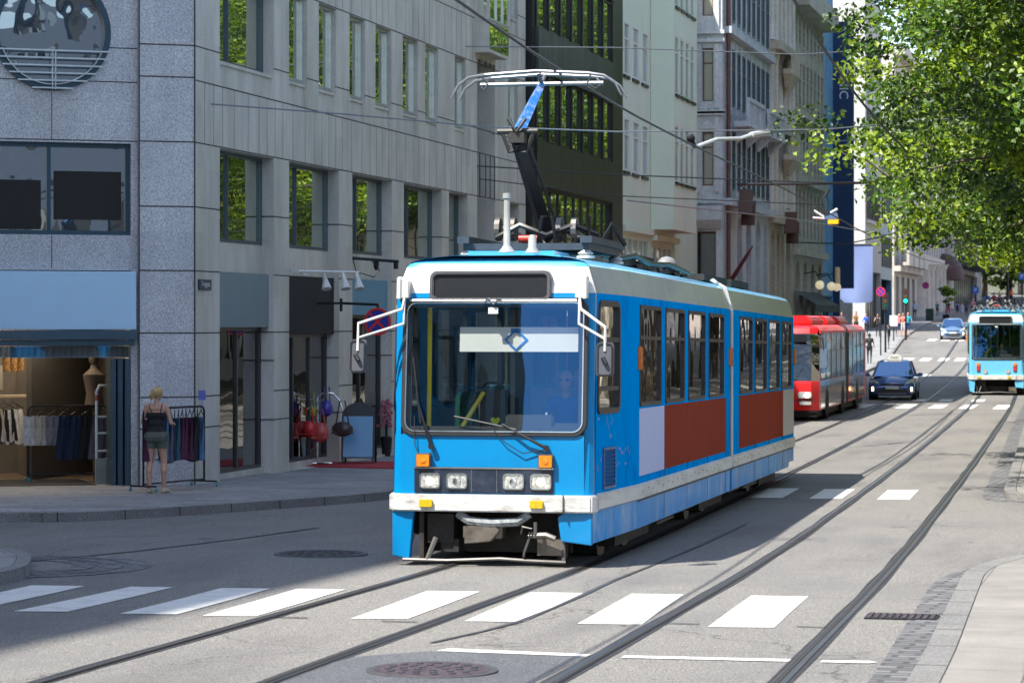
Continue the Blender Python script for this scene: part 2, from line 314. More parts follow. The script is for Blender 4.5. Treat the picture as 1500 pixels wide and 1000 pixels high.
# pavements with kerbs ------------------------------------------------
PAVE=slabs('pavement_slabs',(.25,.25,.25),.9,.45,.01,R(-32)); KERB=granite('kerb_stone',(.1,.1,.1),(.19,.187,.18),(.29,.28,.27),40,.7); SETT=slabs('granite_setts',(.15,.15,.155),.3,.16,.025,R(3),.35)
PAVER=slabs('pale_concrete_slabs',(.225,.212,.195),1.6,.75,.006,R(90),.05)
def pavement(name, outer, inner, mat, h=.13, kw=.16, joints=1.1):
    """outer = kerb line (list of r,s), inner = back line; same count"""
    mb=MB(); n=len(outer); V=[]
    for i,(p,q) in enumerate(zip(outer,inner)):
        a=Vector(outer[max(i-1,0)]); b=Vector(outer[min(i+1,n-1)]); t=(b-a).normalized(); nn=Vector((-t.y,t.x))
        if nn.dot(Vector(q)-Vector(p))<0: nn=-nn
        k=Vector(p)+nn*kw
        V += [(p[0],p[1],G(p[1])-.05),(p[0]+nn.x*.012,p[1]+nn.y*.012,G(p[1])+h),(k.x,k.y,G(p[1])+h)]+[(k.x+(q[0]-k.x)*f,k.y+(q[1]-k.y)*f,G(p[1]+(q[1]-p[1])*f)+h) for f in (.0012,.25,.5,.75,1)]
    Fc=[];Mi=[]
    for i in range(n-1):
        for k in range(7): Fc.append((i*8+k,i*8+k+1,i*8+8+k+1,i*8+8+k)); Mi.append(0 if k<2 else (2 if k==2 else 1))
    mb.add(V,Fc); mb.m=Mi
    L=0
    for (a,b) in zip(outer,outer[1:]):        # joints between the kerb stones
        a,b=Vector(a),Vector(b); l=(b-a).length; t=(b-a)/l; nn=Vector((-t.y,t.x)); q=joints-L
        if (a.y>130): break
        while q<l:
            p=a+t*q; s=1 if nn.dot(Vector(inner[0])-Vector(outer[0]))>0 else -1; e=p+nn*s*kw; z=G(p.y)+h
            mb.add([(p.x-t.x*.008-nn.x*s*.004,p.y-t.y*.008-nn.y*s*.004,z-.14),(p.x+t.x*.008-nn.x*s*.004,p.y+t.y*.008-nn.y*s*.004,z-.14),(p.x+t.x*.008,p.y+t.y*.008,z+.003),(p.x-t.x*.008,p.y-t.y*.008,z+.003),(e.x+t.x*.008,e.y+t.y*.008,z+.003),(e.x-t.x*.008,e.y-t.y*.008,z+.003)],[(0,1,2,3),(3,2,4,5)],2); q+=joints
        L=(L+l)%joints
    return tag(mb.build(name,[KERB,mat,GROOVE]),kind='structure')
def dense(P, k=4):    # Catmull-Rom through the points
    out=[]
    for i in range(len(P)-1):
        p0,p1,p2,p3=[Vector(P[min(max(j,0),len(P)-1)]) for j in (i-1,i,i+1,i+2)]
        for q in range(k):
            t=q/k; out.append(tuple(.5*((2*p1)+(p2-p0)*t+(2*p0-5*p1+4*p2-p3)*t*t+(3*p1-p0-3*p2+p3)*t**3)))
    return out+[tuple(P[-1])]
kl=dense([(-40,20.2),(-30,26.4),(-20,32.8),(-15.6,35.5),(-14.9,35.75),(-14.3,36.3),(-13.45,38.1),(-12.53,40.3),(-11.9,42.3),(-11.55,45),(-11.5,50),(-11.8,60),(-12.4,75),(-12.9,95),(-13.6,120),(-14.3,141),(-15.0,165),(-16.0,184),(-17.5,215),(-18.75,252),(-20,300),(-21,345),(-24,480)])
back=[]
for r,s in kl:
    if s<36.2: back.append((r-4.5*.53-2,s+9))
    else: back.append((min(-17.5,r-7),max(s,44)+ (0 if s>50 else 1)))
pavement('pavement',kl,back,PAVE)
ki=dense([(-40,13.0),(-25,21.8),(-16,27.2),(-13.6,28.75),(-12.7,29.04),(-11.96,28.1),(-11.45,27),(-11.1,26),(-10.95,25),(-10.6,22),(-10.2,15),(-9.6,0),(-8,-50)])
pavement('pavement',ki,[((r+1.9,s-3.05) if r<-14 else (-15.4,min(s,22.9))) for r,s in ki],PAVE)
kr=dense([(-1.25,-50),(-1.35,0),(-1.42,12),(-1.5,18.5),(-1.62,22.7),(-1.72,26),(-1.77,28.2),(-1.66,29.7),(-1.3,31.2),(-.6,32.0),(1,32.4),(14,32.6)])
pavement('pavement',kr,[((8,min(s,28)) if r<.5 else (max(r,8),28.2)) for r,s in kr],PAVER,.12,.22,1.4)
kr2=dense([(14,44.6),(1,44.6),(-1.4,44.7),(-1.95,44.9),(-2.2,45.4),(-2.32,48),(-2.46,52.5),(-2.85,64.9),(-3.38,81.4),(-3.9,100),(-4.6,130),(-5.4,165),(-6.3,200),(-6.5,300),(-7,480)])
pavement('pavement',kr2,[((max(r,8),48.) if r>-1.6 else (8,max(48.1,s))) for r,s in kr2],PAVER,.12,.2,1.4)
def band(name, line, w, mat, dz):
    mb=MB(); V=[]; n=len(line)
    for i,p in enumerate(line):
        a=Vector(line[max(i-1,0)]); b=Vector(line[min(i+1,n-1)]); t=(b-a).normalized(); k=Vector(p)+Vector((-t.y,t.x))*w
        V += [(p[0],p[1],G(p[1])+dz),(k.x,k.y,G(k.y)+dz)]
    mb.add(V,[(2*i,2*i+1,2*i+3,2*i+2) for i in range(n-1)]); return tag(mb.build(name,mat),kind='structure')
band('gutter_setts',[(r-.006,s) for r,s in kr if s>0 and r<-1.2],.3,SETT,.005)
band('gutter_setts',[(r-.006,s) for r,s in kr2 if r<-1.5 and s<160],.34,SETT,.005)
mb=MB()
for k in range(3):
    V=[]
    for q in range(13):
        an=R(-70+15*q); rr=1.15+.3*k
        for e in (0,.26): V.append((-12.45+(rr+e)*math.cos(an),27.6+(rr+e)*1.0*math.sin(an),0))
    V=[(x,y,G(y)+.006) for x,y,_ in V]
    mb.add(V,[(2*i,2*i+1,2*i+3,2*i+2) for i in range(12)])
tag(mb.build('corner_setts',SETT),kind='structure')
# painted markings ------------------------------------------------
PAINT=M('road_paint',(.62,.62,.6),.6,var=.08,scale=30,dirt_glint=(.3,.29,.28),dscale=3.4,damt=.6,bump=.3)
def paint(name, polys, mat=PAINT, dz=.006):
    mb=MB()
    for P in polys: mb.add([(r,s,G(s)+dz) for r,s in P],[tuple(range(len(P)))])
    return tag(mb.build(name,mat),kind='structure')
cb=[(-10.5,-9.98),(-9.59,-9.13),(-8.62,-8.13),(-7.87,-7.42),(-6.57,-6.10),(-5.58,-5.08),(-4.61,-4.08),(-3.51,-2.97)]
ct=[(-10.66,-10.13),(-9.67,-9.25),(-8.77,-8.29),(-8.03,-7.56),(-6.75,-6.24),(-5.75,-5.23),(-4.78,-4.28),(-3.64,-3.10)]
paint('crosswalk_stripes',[[(a,22.2+.02*i*1+.08*(i>3)),(b,22.3+.02*i+.08*(i>3)),((b+d)/2,24.1),(d,25.2+.11*i),(c,25.15+.11*i),((a+c)/2,24.05)] for i,((a,b),(c,d)) in enumerate(zip(cb,ct))])
paint('stop_line',[[(-5.15,19.78),(-3.98,19.68),(-3.98,19.84),(-5.1,20.0)],[(-3.72,19.66),(-2.5,19.72),(-2.5,19.9),(-3.72,19.83)],[(-2.27,19.74),(-1.92,19.76),(-1.87,19.85),(-1.93,19.93),(-2.27,19.9)]])
paint('crosswalk_stripes',[[(a,44.5),(a+.52,44.6),(a+.42,47.7),(a-.1,47.6)] for a in (-10.9,-9.9,-8.4,-7.4,-6.27,-5.3,-4.2)])
paint('crosswalk_stripes',[[(a,98.4),(a+.5,98.4),(a+.45,103.2),(a-.05,103.2)] for a in (-12.3,-11.3,-10.2,-8.65,-7.5,-6.4,-5.2)]+[[(a,107.2),(a+.5,107.2),(a+.45,110),(a-.05,110)] for a in (-7.75,-8.8,-6.5)])
paint('crosswalk_stripes',[[(a,s),(a+.6,s),(a+.55,s+4),(a-.05,s+4)] for s,aa in ((142,(-13.6,-12.5,-11.4)),(168,(-14.4,-13.3,-12.2,-11.2)),(196,(-15,-14,-13,-12))) for a in aa])
# dark repair patches and tar lines on the asphalt
TAR=M('tar_seam',(.045,.044,.045),.55,var=.3,scale=9); PATCH=asphalt('asphalt_patch',(.085,.09,.1),(.07,.075,.09))
def seam(pts,w):
    mb=MB(); V=[]
    for i,(r,s) in enumerate(pts):
        ww=w*(.6+.8*random.random()); V+=[(r-ww,s,G(s)+.008),(r+ww,s,G(s)+.008)]
    mb.add(V,[(2*i,2*i+1,2*i+3,2*i+2) for i in range(len(pts)-1)]); return mb
mb=seam([(-5.35,20.4),(-5.2,21.5),(-5.12,22.5),(-5.15,24),(-5.2,25.6),(-5.28,27.5),(-5.3,30),(-5.33,34),(-5.4,38)],.03)
tag(mb.build('asphalt_seam',TAR),kind='structure')
mb=seam([(-5.3,52.5),(-5.37,58),(-5.45,62),(-5.62,68),(-6.2,88),(-6.5,97)],.035); tag(mb.build('asphalt_seam',TAR),kind='structure')
mb=seam([(-14.2,25.2),(-12.9,26.4),(-12.2,28),(-11.6,30.5),(-11.2,33),(-10.9,35.5)],.03); tag(mb.build('asphalt_seam',TAR),kind='structure')
paint('asphalt_patch',[[(-5.75,17.0),(-3.98,17.0),(-3.98,19.66),(-5.2,19.76),(-5.62,19.2)]],PATCH,.004)
# ================================================================ BUILDINGS
GRAN=granite('blue_granite',(.24,.255,.28),(.54,.555,.585),(.85,.86,.88),45,.55); GRANS=granite('weathered_granite_cladding',(.56,.54,.5),(.64,.62,.58),(.72,.7,.66),30,.6,(.66,.66,.6))
JOINT=M('stone_joint',(.05,.048,.045),.9); SLATE=M('blue_grey_steel',(.07,.1,.13),.4,.4,var=.15); DARKIN=M('dark_interior',(.012,.012,.014),.9)
GB=glass('reflecting_office_glass',(.01,.015,.015),.72,.006,rcol=(.85,.92,.82)); GBL=glass('dark_shop_glass',(.012,.016,.018),.35,.005); GBLUE=glass('wavy_blue_glass',(.006,.02,.04),.34,.012,wscale=.9)
ALU=M('pale_aluminium',(.5,.53,.54),.35,.6); SHOPG=clear('shop_glass',(.75,.8,.78),1.4,.05,.003)
bz=.16
b1=thing('granite_office_building','grey granite office building on the street corner with deep recessed windows and ground-floor shops','building',(-15.6,43.74,bz))
FS=frame((-15.6,43.74,0),(0,1),(-1,0)); FF=frame((-15.6,43.74,0),(-.848,-.53),(-.53,.848))
def win(fr,u0,u1,z0,z1,d,parent,mats,mull=(),trans=(),fw=.05,name='window',fd=.05):
    """a window set at depth d: frame with mullions, and its glass as a child"""
    mb=MB(); mb.M=fr
    ring(mb,[(u0,z0),(u1,z0),(u1,z1),(u0,z1)],[(u0+fw,z0+fw),(u1-fw,z0+fw),(u1-fw,z1-fw),(u0+fw,z1-fw)],d-fd,d+.02)
    for u in mull: mb.box(u-fw*.45,u+fw*.45,d-fd*.8,d+.02,z0+fw,z1-fw)
    us=[u0+fw,*[m for m in mull],u1-fw]
    for t in trans:
        for a,b in zip(us,us[1:]): mb.box(a+(fw*.45 if a!=us[0] else 0),b-(fw*.45 if b!=us[-1] else 0),d-fd*.7,d+.02,t-fw*.4,t+fw*.4)
    o=mb.build(name,mats[0],parent)
    g=MB(); g.M=fr; g.quad((u0+.004,d,z0+.004),(u1-.004,d,z0+.004),(u1-.004,d,z1-.004),(u0+.004,d,z1-.004)); g.build('glass',mats[1],o); return o
HB=13.2
mb=MB(); mb.M=FS; EB=25.4
ops=[(1.29,4.33),(5.24,8.5),(9.45,12.45),(13.4,16.7),(17.36,19.16),(20.1,21.96),(23.35,24.66)]
up=[(1.29,4.33),(5.24,6.38),(7.14,8.29),(9.25,10.39),(11.16,12.38),(13.32,14.58),(15.23,16.38),(17.9,18.95),(23.4,24.5)]
holes=[]
for a,b in ops: holes.append((a,b,bz,5.97,.30))
for fl in (7.06,10.26):
    for a,b in up: holes.append((a,b,fl,fl+2.1,.18 if b-a<2 else .3))
holes[5]=(20.1,21.96,bz,9.3,1.1)
wall(mb,0,EB,bz-.4,HB,holes)
for fl in (7.06,10.26):      # spandrel panels under the upper windows
    for a,b in up: mb.box(a,b,.07,.17,fl+.01,fl+.44); mb.box(a,b,.04,.07,fl+.38,fl+.44)
for a,b in ops:
    if a!=20.1: mb.box(a,b,.24,.45,3.84,4.37)
nst=len(mb.f)
def zj(z,inn,d=-.003):
    us=sorted([0,EB]+[k for h in inn for k in h[:2]])
    for a,b in zip(us[::2],us[1::2]): mb.box(a,b,d,.02,z-.011,z+.011)
for z in (1.16,1.69,2.77,3.82,4.9): zj(z,ops)
for z in (5.99,7.04,9.18,10.24,12.38): zj(z,[])
for z in (7.62,10.82): zj(z,up)
for z in (1.16,2.25,2.77,4.9,):       # joints on the returns of the pilasters
    for a,b in ops: mb.box(b-.012,b+.01,.0,.30,z-.01,z+.01)
x=.5
while x<EB:                            # vertical joints of the plain bands
    for z0,z1 in ((6.0,7.03),(9.2,10.23),(12.4,13.2)): mb.box(x-.006,x+.006,-.002,.02,z0,z1)
    x+=.62+.25*((int(x*7)%3)-1)*.6
nj=len(mb.f)
# front facade facing the cross street
mb.M=FF; EF=8.2
WD=.14
wall(mb,-.0,.95,bz-.4,HB,[]); mb.quad((.95,0,bz-.4),(.95,WD,bz-.4),(.95,WD,HB),(.95,0,HB))
cw=(2.39,7.79,.985)
fh=[(1.06,4.9,bz,3.82,.5),(1.06,4.9,4.41,5.95,.16),(5.3,8.1,bz,3.82,.3),(5.3,8.1,4.41,5.95,.16),(cw[0]-1.1,cw[0]+1.1,cw[1]-1.1,cw[1]+1.1,0),(1.3,2.3,10.2,12.2,.2),(3.0,4.0,10.2,12.2,.2)]
wall(mb,.95,EF,bz-.4,HB,fh,WD)
n=40; c0=[(cw[0]+cw[2]*math.cos(2*PI*k/n),WD,cw[1]+cw[2]*math.sin(2*PI*k/n)) for k in range(n)]
for k in range(n):                     # round opening inside the square hole, and its reveal
    a=2*PI*k/n; b=2*PI*(k+1)/n
    def sq(a):
        m=max(abs(math.cos(a)),abs(math.sin(a))); return (cw[0]+1.1*math.cos(a)/m,WD,cw[1]+1.1*math.sin(a)/m)
    mb.quad(c0[k],c0[(k+1)%n],sq(b),sq(a)); p,q=c0[k],c0[(k+1)%n]; mb.quad(p,q,(q[0],WD+.3,q[2]),(p[0],WD+.3,p[2]))
nf=len(mb.f)
for z in (1.16,1.69,2.77,3.82,4.9,5.99,7.08,7.62,9.18,10.24,10.82,12.38): mb.box(0,.95,-.003,.02,z-.011,z+.011)
for z in (5.99,6.98,7.55,9.18,10.1):
    if z in (6.98,7.55):
        h=math.sqrt(max(cw[2]**2-(z-cw[1])**2,0)); mb.box(.95,cw[0]-h,WD-.003,WD+.02,z-.009,z+.009); mb.box(cw[0]+h,EF,WD-.003,WD+.02,z-.009,z+.009)
    else: mb.box(.95,EF,WD-.003,WD+.02,z-.009,z+.009)
for z0,z1 in ((3.84,4.4),(6.0,6.78)): mb.box(cw[0]-.007,cw[0]+.007,WD-.002,WD+.02,z0,z1)
mb.box(.935,.955,-.004,.01,bz,HB)
mb.box(-.012,.012,-.012,.012,bz,HB)
mb.m=[1]*nst+[2]*(nj-nst)+[0]*(nf-nj)+[2]*(len(mb.f)-nf)
# roof and back walls
mb.M=None; mb.mi=1
P0=FF@Vector((EF,0.14,0)); P=[(-15.61,43.75),(P0.x,P0.y),(-34,52),(-34,69.1),(-15.61,69.1)]
mb.prism([(x-.0,y) for x,y in P],HB-.25,HB-.02); mb.quad((P0.x,P0.y,0),(-34,52,0),(-34,52,HB),(P0.x,P0.y,HB)); mb.quad((-34,52,0),(-34,69.1,0),(-34,69.1,HB),(-34,52,HB)); mb.quad((-34,69.12,0),(-15.6,69.12,0),(-15.6,69.12,HB),(-34,69.12,HB))
mb.build('wall',[GRAN,GRANS,JOINT],b1)
mb=MB(); mb.M=FS      # floor slabs and inner back wall, so that shops have depth
mb.box(.6,EB-.2,3.2,3.3,bz,HB-.4); mb.box(.6,EB-.2,.34,3.2,3.86,4.0); mb.box(8.9,9.0,.35,3.2,bz,3.84); mb.box(4.7,4.8,.35,3.2,bz,3.84); mb.box(12.9,13,.35,3.2,bz,3.84); mb.build('inner_partition',M('dim_shop_wall',(.06,.055,.05),.8),b1)
for a,b in ops:
    if a==20.1: continue
    w_=b-a
    win(FS,a,b,4.37,5.97,.28,b1,[SLATE,GB],mull=([a+w_*.37] if w_>2.5 else [a+w_*.5]),fw=.06)
for fl in (7.06,10.26):
    for a,b in up: win(FS,a,b,fl+.46,fl+2.1,.14 if b-a<2 else .27,b1,[ALU if b-a<2 else SLATE,GB],mull=([] if b-a<2 else [a+1.1]),fw=.055,fd=.06)
win(FS,20.1,21.96,bz,6.9,1.05,b1,[SLATE,GBL],mull=[21.0],trans=[2.6,4.2],fw=.08); win(FS,20.1,21.96,7.0,9.25,1.05,b1,[SLATE,GBL],mull=[20.7,21.3],fw=.08)
# oriel over the recess
mb=MB(); mb.M=FS
mb.box(19.9,21.95,-.35,.05,9.42,10.2); mb.box(19.9,19.98,-.35,-.27,10.2,12.9); mb.box(21.87,21.95,-.35,-.27,10.2,12.9); mb.box(19.9,21.95,-.35,.05,12.9,13.1); mb.box(19.9,19.96,-.06,.05,10.2,12.9)
orl=mb.build('oriel',GRANS,b1)
mb=MB(); mb.M=FS
for k in range(4): mb.box(19.93+.68*k-.03+(.0 if k<3 else -.02),19.93+.68*k+.03,-.37,-.33,10.2,12.9) if k else None
for z in (10.22,11.0,11.7,12.4,12.86): mb.box(19.9,21.95,-.375,-.34,z-.025,z+.025); mb.box(19.88,19.91,-.33,0,z-.025,z+.025)
mb.build('window_frame',ALU,orl)
mb=MB(); mb.M=FS; mb.quad((19.98,-.34,10.2),(21.87,-.34,10.2),(21.87,-.34,12.9),(19.98,-.34,12.9)); mb.quad((19.905,-.3,10.2),(19.905,-.06,10.2),(19.905,-.06,12.9),(19.905,-.3,12.9)); mb.quad((19.92,-.353,9.5),(21.93,-.353,9.5),(21.93,-.353,10.15),(19.92,-.353,10.15)); mb.build('glass',GB,orl)
# front facade glazing
o=win(FF,1.06,4.9,4.41,5.95,.3,b1,[M('petrol_blue_steel',(.025,.06,.085),.4,.3),GBLUE],mull=[2.42],fw=.075)
win(FF,5.3,8.1,4.41,5.95,.3,b1,[MATS['petrol_blue_steel'],GBLUE],mull=[6.7],fw=.075); win(FF,5.3,8.1,bz,3.82,.42,b1,[MATS['petrol_blue_steel'],GBL],mull=[6.7],fw=.075)
for u in (1.3,3.0): win(FF,u,u+1,10.2,12.2,.3,b1,[SLATE,GBLUE])
mb=MB(); mb.M=FF   # dark panels seen behind the first floor glass
mb.box(1.2,2.33,.27,.292,4.67,5.48); mb.build('black_window_panel',M('black_window_film',(.008,.007,.006),.7),b1); mb=MB(); mb.M=FF; mb.box(2.55,4.7,.27,.292,4.5,5.32); mb.build('black_window_panel',MATS['black_window_film'],b1)
# round window: deep ring, glass, and the louvre bars across its lower part
mb=MB(); mb.M=FF
def circ(r,n=48): return [(cw[0]+r*math.cos(2*PI*k/n),cw[1]+r*math.sin(2*PI*k/n)) for k in range(n)]
ring(mb,circ(cw[2]),circ(cw[2]-.1),WD-.05,WD+.16); rw=mb.build('round_window',MATS['petrol_blue_steel'],b1,smooth=True)
mb=MB(); mb.M=FF; mb.add([(x,WD+.1,z) for x,z in circ(cw[2]-.02)],[tuple(range(48))]); mb.build('glass',GBLUE,rw)
mb=MB(); mb.M=FF
for k in range(6):
    z=7.47-.125*k; h=math.sqrt(max((cw[2]+.02)**2-(z-cw[1])**2,0)); mb.box(cw[0]-h,cw[0]+h,WD-.1,WD-.07,z-.012,z+.012)
for du in (-.05,.0): mb.box(cw[0]+du-.008,cw[0]+du+.008,WD-.1,WD-.07,6.82,7.47)
pts=[(cw[0]+(cw[2]-.1)*math.cos(a),WD-.085,cw[1]+(cw[2]-.1)*math.sin(a)) for a in [R(200+140*k/20) for k in range(21)]]; mb.tube(pts,.012,5)
mb.build('railing',ALU,rw)
# shop front on the corner: fascia, roller box, top lights, folded doors
mb=MB(); mb.M=FF; mb.box(1.0,4.95,-.02,.14,2.83,3.80); mb.build('fascia',M('powder_blue_fascia',(.42,.62,.8),.6,var=.04,scale=2),b1,bevel=.008)
mb=MB(); mb.M=FF; mb.box(1.0,4.95,-.06,.3,2.66,2.82); mb.box(1.02,4.9,.02,.3,2.56,2.655); mb.build('roller_box',M('petrol_trim',(.05,.09,.12),.35,.3),b1,bevel=.01)
mb=MB(); mb.M=FF; mb.box(1.06,4.9,.3,.34,2.36,2.55); mb.build('top_light',glass('pale_top_light',(.3,.36,.4),.25,.01),b1)
for k,(u,d) in enumerate(((1.08,.1),(1.19,.16),(1.3,.2))): mb.box(u,u+.085,d,d+.42,bz+.02,2.34)
mb.build('folding_door',MATS['petrol_trim'] if 'petrol_trim' in MATS else SLATE,b1,bevel=.008)
SHOPW=M('warm_shop_wall',(.12,.11,.1),.7,var=.2,scale=3); SHOPF=M('shop_floor',(.16,.12,.09),.3,var=.2)
mb=MB(); mb.M=FF; mb.box(.75,5.2,4.6,4.7,bz,3.8); mb.box(5.2,5.3,.5,4.7,bz,3.8); mb.box(.75,.85,1.1,4.6,bz,3.8); mb.box(.85,5.2,.5,4.6,3.4,3.5); mb.box(2.2,2.3,3.0,4.6,bz,3.4)
mb.build('shop_wall',SHOPW,b1); mb=MB(); mb.M=FF; mb.box(.95,5.2,-.16,4.6,bz-.1,bz+.05); mb.build('shop_floor',SHOPF,b1)
mb=MB(); mb.M=FF; mb.box(1.0,5.0,-.28,-.17,bz-.1,bz+.05); mb.build('threshold',KERB,b1); mb=MB(); mb.M=FF; mb.box(1.6,4.9,.35,2.2,bz+.051,bz+.066); mb.build('door_mat',M('black_mat',(.015,.015,.016),.95),b1)
LMP=M('warm_spot_lamp',(1,.8,.5),emit=(1,.8,.55),es=150)
for u,d in ((1.9,2.0),(2.9,1.7),(3.9,2.1),(2.6,3.6),(4.3,3.6)):
    mb=MB(); mb.M=FF; mb.lathe([(.09,-.02),(.09,.0)],(u,d,3.385),n=10); mb.build('spot_lamp',LMP,b1)
# street side shop fronts
def shopfront(a,b,fz,fmat,mull,door=None):
    mb=MB(); mb.M=FS; mb.box(a+.01,b-.01,.1 if fmat!='none' else .3,.3,fz,3.83); 
    mb.build('fascia',fmat,b1,bevel=.006)
    win(FS,a,b,bz+.12,fz,.3,b1,[M('dark_shop_frame',(.05,.055,.06),.4,.3),SHOPG],mull=mull,fw=.06)
    mb=MB(); mb.M=FS; mb.box(a,b,.2,.42,bz-.1,bz+.12); mb.build('shop_plinth',GRANS,b1)
shopfront(1.29,4.33,2.86,M('grey_green_fascia',(.17,.22,.235),.7,var=.05,scale=2),[3.0]); 
shopfront(5.24,8.5,2.72,M('black_fascia',(.006,.006,.007),.8,var=.1),[6.3,7.4]); shopfront(9.45,12.45,3.1,M('steel_blue_fascia',(.12,.26,.36),.7,var=.05,scale=2),[10.9]); shopfront(13.4,16.7,3.1,MATS['steel_blue_fascia'],[15]); shopfront(17.36,19.16,2.9,SLATE,[18.2]); shopfront(23.35,24.66,2.9,SLATE,[])
# ---------------------------------------------------------------- generic street facade
def facade(name,label,r,s0,s1,top,wallm,glassm,framem,cols,rows,depth=.2,mull=0,trans=(),base=None,fw=.07,extra=None,side=True,group=None,back=12,extras2=None):
    """cols/rows = lists of window intervals along the street and in height above datum"""
    g0=min(G(s0),G(s1)); b=thing(name,label,'building',(r,s0,g0),group=group); fr=frame((r,s0,0),(0,1),(-1,0)); L=s1-s0
    mb=MB(); mb.M=fr; hs=[(a,c,z0,z1,depth) for a,c in cols for z0,z1 in rows]
    if base: hs += [(a,c,z0,z1,dd) for a,c,z0,z1,dd in base]
    wall(mb,0,L,g0-.6,top,hs)
    mb.quad((0,0,g0-.6),(0,back,g0-.6),(0,back,top),(0,0,top)); mb.quad((L,0,g0-.6),(L,back,g0-.6),(L,back,top),(L,0,top)); mb.box(0.01,L-.01,.02,back,top-.2,top-.01); mb.quad((0,back,g0-.6),(L,back,g0-.6),(L,back,top),(0,back,top))
    if extra: extra(mb)
    mb.build('wall',wallm,b)
    protos={}
    for a,c in cols:
        for z0,z1 in rows:
            k=(round(c-a,2),round(z1-z0,2))
            if k not in protos:
                w_=c-a; m=MB(); h=z1-z0
                ring(m,[(0,0),(w_,0),(w_,h),(0,h)],[(fw,fw),(w_-fw,fw),(w_-fw,h-fw),(fw,h-fw)],-.05,.02)
                for q in range(mull): m.box(w_*(q+1)/(mull+1)-fw*.35,w_*(q+1)/(mull+1)+fw*.35,-.04,.02,fw,h-fw)
                for t in trans: m.box(fw,w_-fw,-.042,.018,h*t-fw*.35,h*t+fw*.35)
                m.quad((.01,0,.01),(w_-.01,0,.01),(w_-.01,0,h-.01),(.01,0,h-.01),1)
                o=m.build('window',[framem,glassm],b,local=True); protos[k]=o
            else: o=protos[k].copy(); COL.objects.link(o)
            o.parent=b; M4=frame((r,s0,0),(0,1),(-1,0)) @ Matrix.Translation((a,depth-.03,z0)); M4.translation -= Vector((r,s0,g0)); o.matrix_local=M4
    return b,fr
def prt(b,fr,name,mat,fn,**k):
    mb=MB(); mb.M=fr; fn(mb); return mb.build(name,mat,b,**k)
# B2 dark bronze office block
BRZ=M('blackened_bronze',(.022,.024,.026),.42,.5,var=.35,scale=2.2,stretch=(1,2.5,.35)); VERD=M('verdigris_panels',(.04,.05,.047),.5,.35,var=.4,scale=1.6,stretch=(1,2.5,.3),dirt_glint=(.12,.16,.14),dscale=1.1,damt=.5)
cols=[(.5+k*1.5,1.7+k*1.5) for k in range(7)]
def ex(mb): mb.box(11.1,12.6,-.02,.1,-.2,14.2)
b2,f2=facade('bronze_office_block','black bronze office block with ribbon windows between the granite and pale green buildings',-15.45,69.3,81.95,14.2,BRZ,GB,BRZ,cols,[(7.75,9.5),(10.7,12.45),(13.7,14.1)],.07,0,(),[(.5,11.0,.2,6.5,.3)],fw=.05)
prt(b2,f2,'spandrel_panel',VERD,lambda m:[m.box(.3+k*1.52,.3+k*1.52+1.5,-.1,-.005,9.52,10.66) for k in range(7)]); prt(b2,f2,'spandrel_panel',BRZ,lambda m:[m.box(.3+k*1.52,.3+k*1.52+1.5,-.06,-.005,6.52,7.72) for k in range(7)]); prt(b2,f2,'spandrel_panel',VERD,lambda m:[m.box(.3+k*1.52,.3+k*1.52+1.5,-.1,-.005,12.5,13.66) for k in range(7)])
[prt(b2,f2,'fin',BRZ,lambda m:m.box(.3+k*1.5,.46+k*1.5,-.045,.05,z0,z1)) for k in range(8) for z0,z1 in ((7.74,9.5),(10.68,12.46))]
win(f2,.5,11.0,.2,6.5,.12,b2,[BRZ,GB],mull=[.5+1.05*k for k in range(1,10)],trans=[4.0],fw=.06)
# B3 pale green block with a box oriel
MINT=M('pale_green_render',(.66,.72,.6),.8,var=.06,scale=1.2,dirt_glint=(.45,.52,.46),dscale=.6,damt=.5,stretch=(1,1,.5)); WHT=M('white_window_frame',(.7,.71,.7),.5,var=.05); WIN3=glass('curtained_window_glass',(.3,.33,.33),.25,.004)
b3,f3=facade('pale_green_building','pale green rendered building with small white windows and a projecting box oriel',-15.5,82.05,96.6,15.5,MINT,WIN3,WHT,[(.25,1.15),(1.75,2.75),(3.35,4.4)],[(7.6,9.25),(10.55,12.2),(13.5,15.1)],.05,0,(.68,),[(.3,5.0,.1,5.7,.3),(5.4,9.6,.1,5.6,.3)])
fo=frame((-14.75,87.05,0),(0,1),(-1,0)); OH=[(.35+k*1.05,1.1+k*1.05,z0,z1,.05) for k in range(4) for z0,z1 in ((7.5,9.35),(10.35,12.25),(13.2,15.0))]
mb=MB(); mb.M=fo; wall(mb,0,4.65,5.95,15.4,OH); mb.quad((0,0,5.95),(0,.74,5.95),(0,.74,15.4),(0,0,15.4)); mb.quad((4.65,0,5.95),(4.65,.74,5.95),(4.65,.74,15.4),(4.65,0,15.4)); mb.quad((0,0,5.95),(4.65,0,5.95),(4.65,.74,5.95),(0,.74,5.95)); mb.quad((0,0,15.4),(4.65,0,15.4),(4.65,.74,15.4),(0,.74,15.4))
orl=mb.build('oriel',MINT,b3)
for h in OH:
    mb=MB(); mb.M=fo; a,b,c,d,_=h; ring(mb,[(a,c),(b,c),(b,d),(a,d)],[(a+.06,c+.06),(b-.06,c+.06),(b-.06,d-.06),(a+.06,d-.06)],.01,.055); mb.box(a+.06,b-.06,.012,.05,c+(d-c)*.7,c+(d-c)*.7+.05); mb.quad((a,.045,c),(b,.045,c),(b,.045,d),(a,.045,d),1); mb.box(a-.04,b+.04,-.06,.01,c-.09,c,2); mb.build('window',[WHT,WIN3,BRZ],orl)
[prt(b3,f3,'window_sill',BRZ,lambda m:m.box(a-.04,c+.04,-.05,.04,z-.1,z)) for a,c in ((.25,1.15),(1.75,2.75),(3.35,4.4)) for z in (7.6,10.55,13.5)]
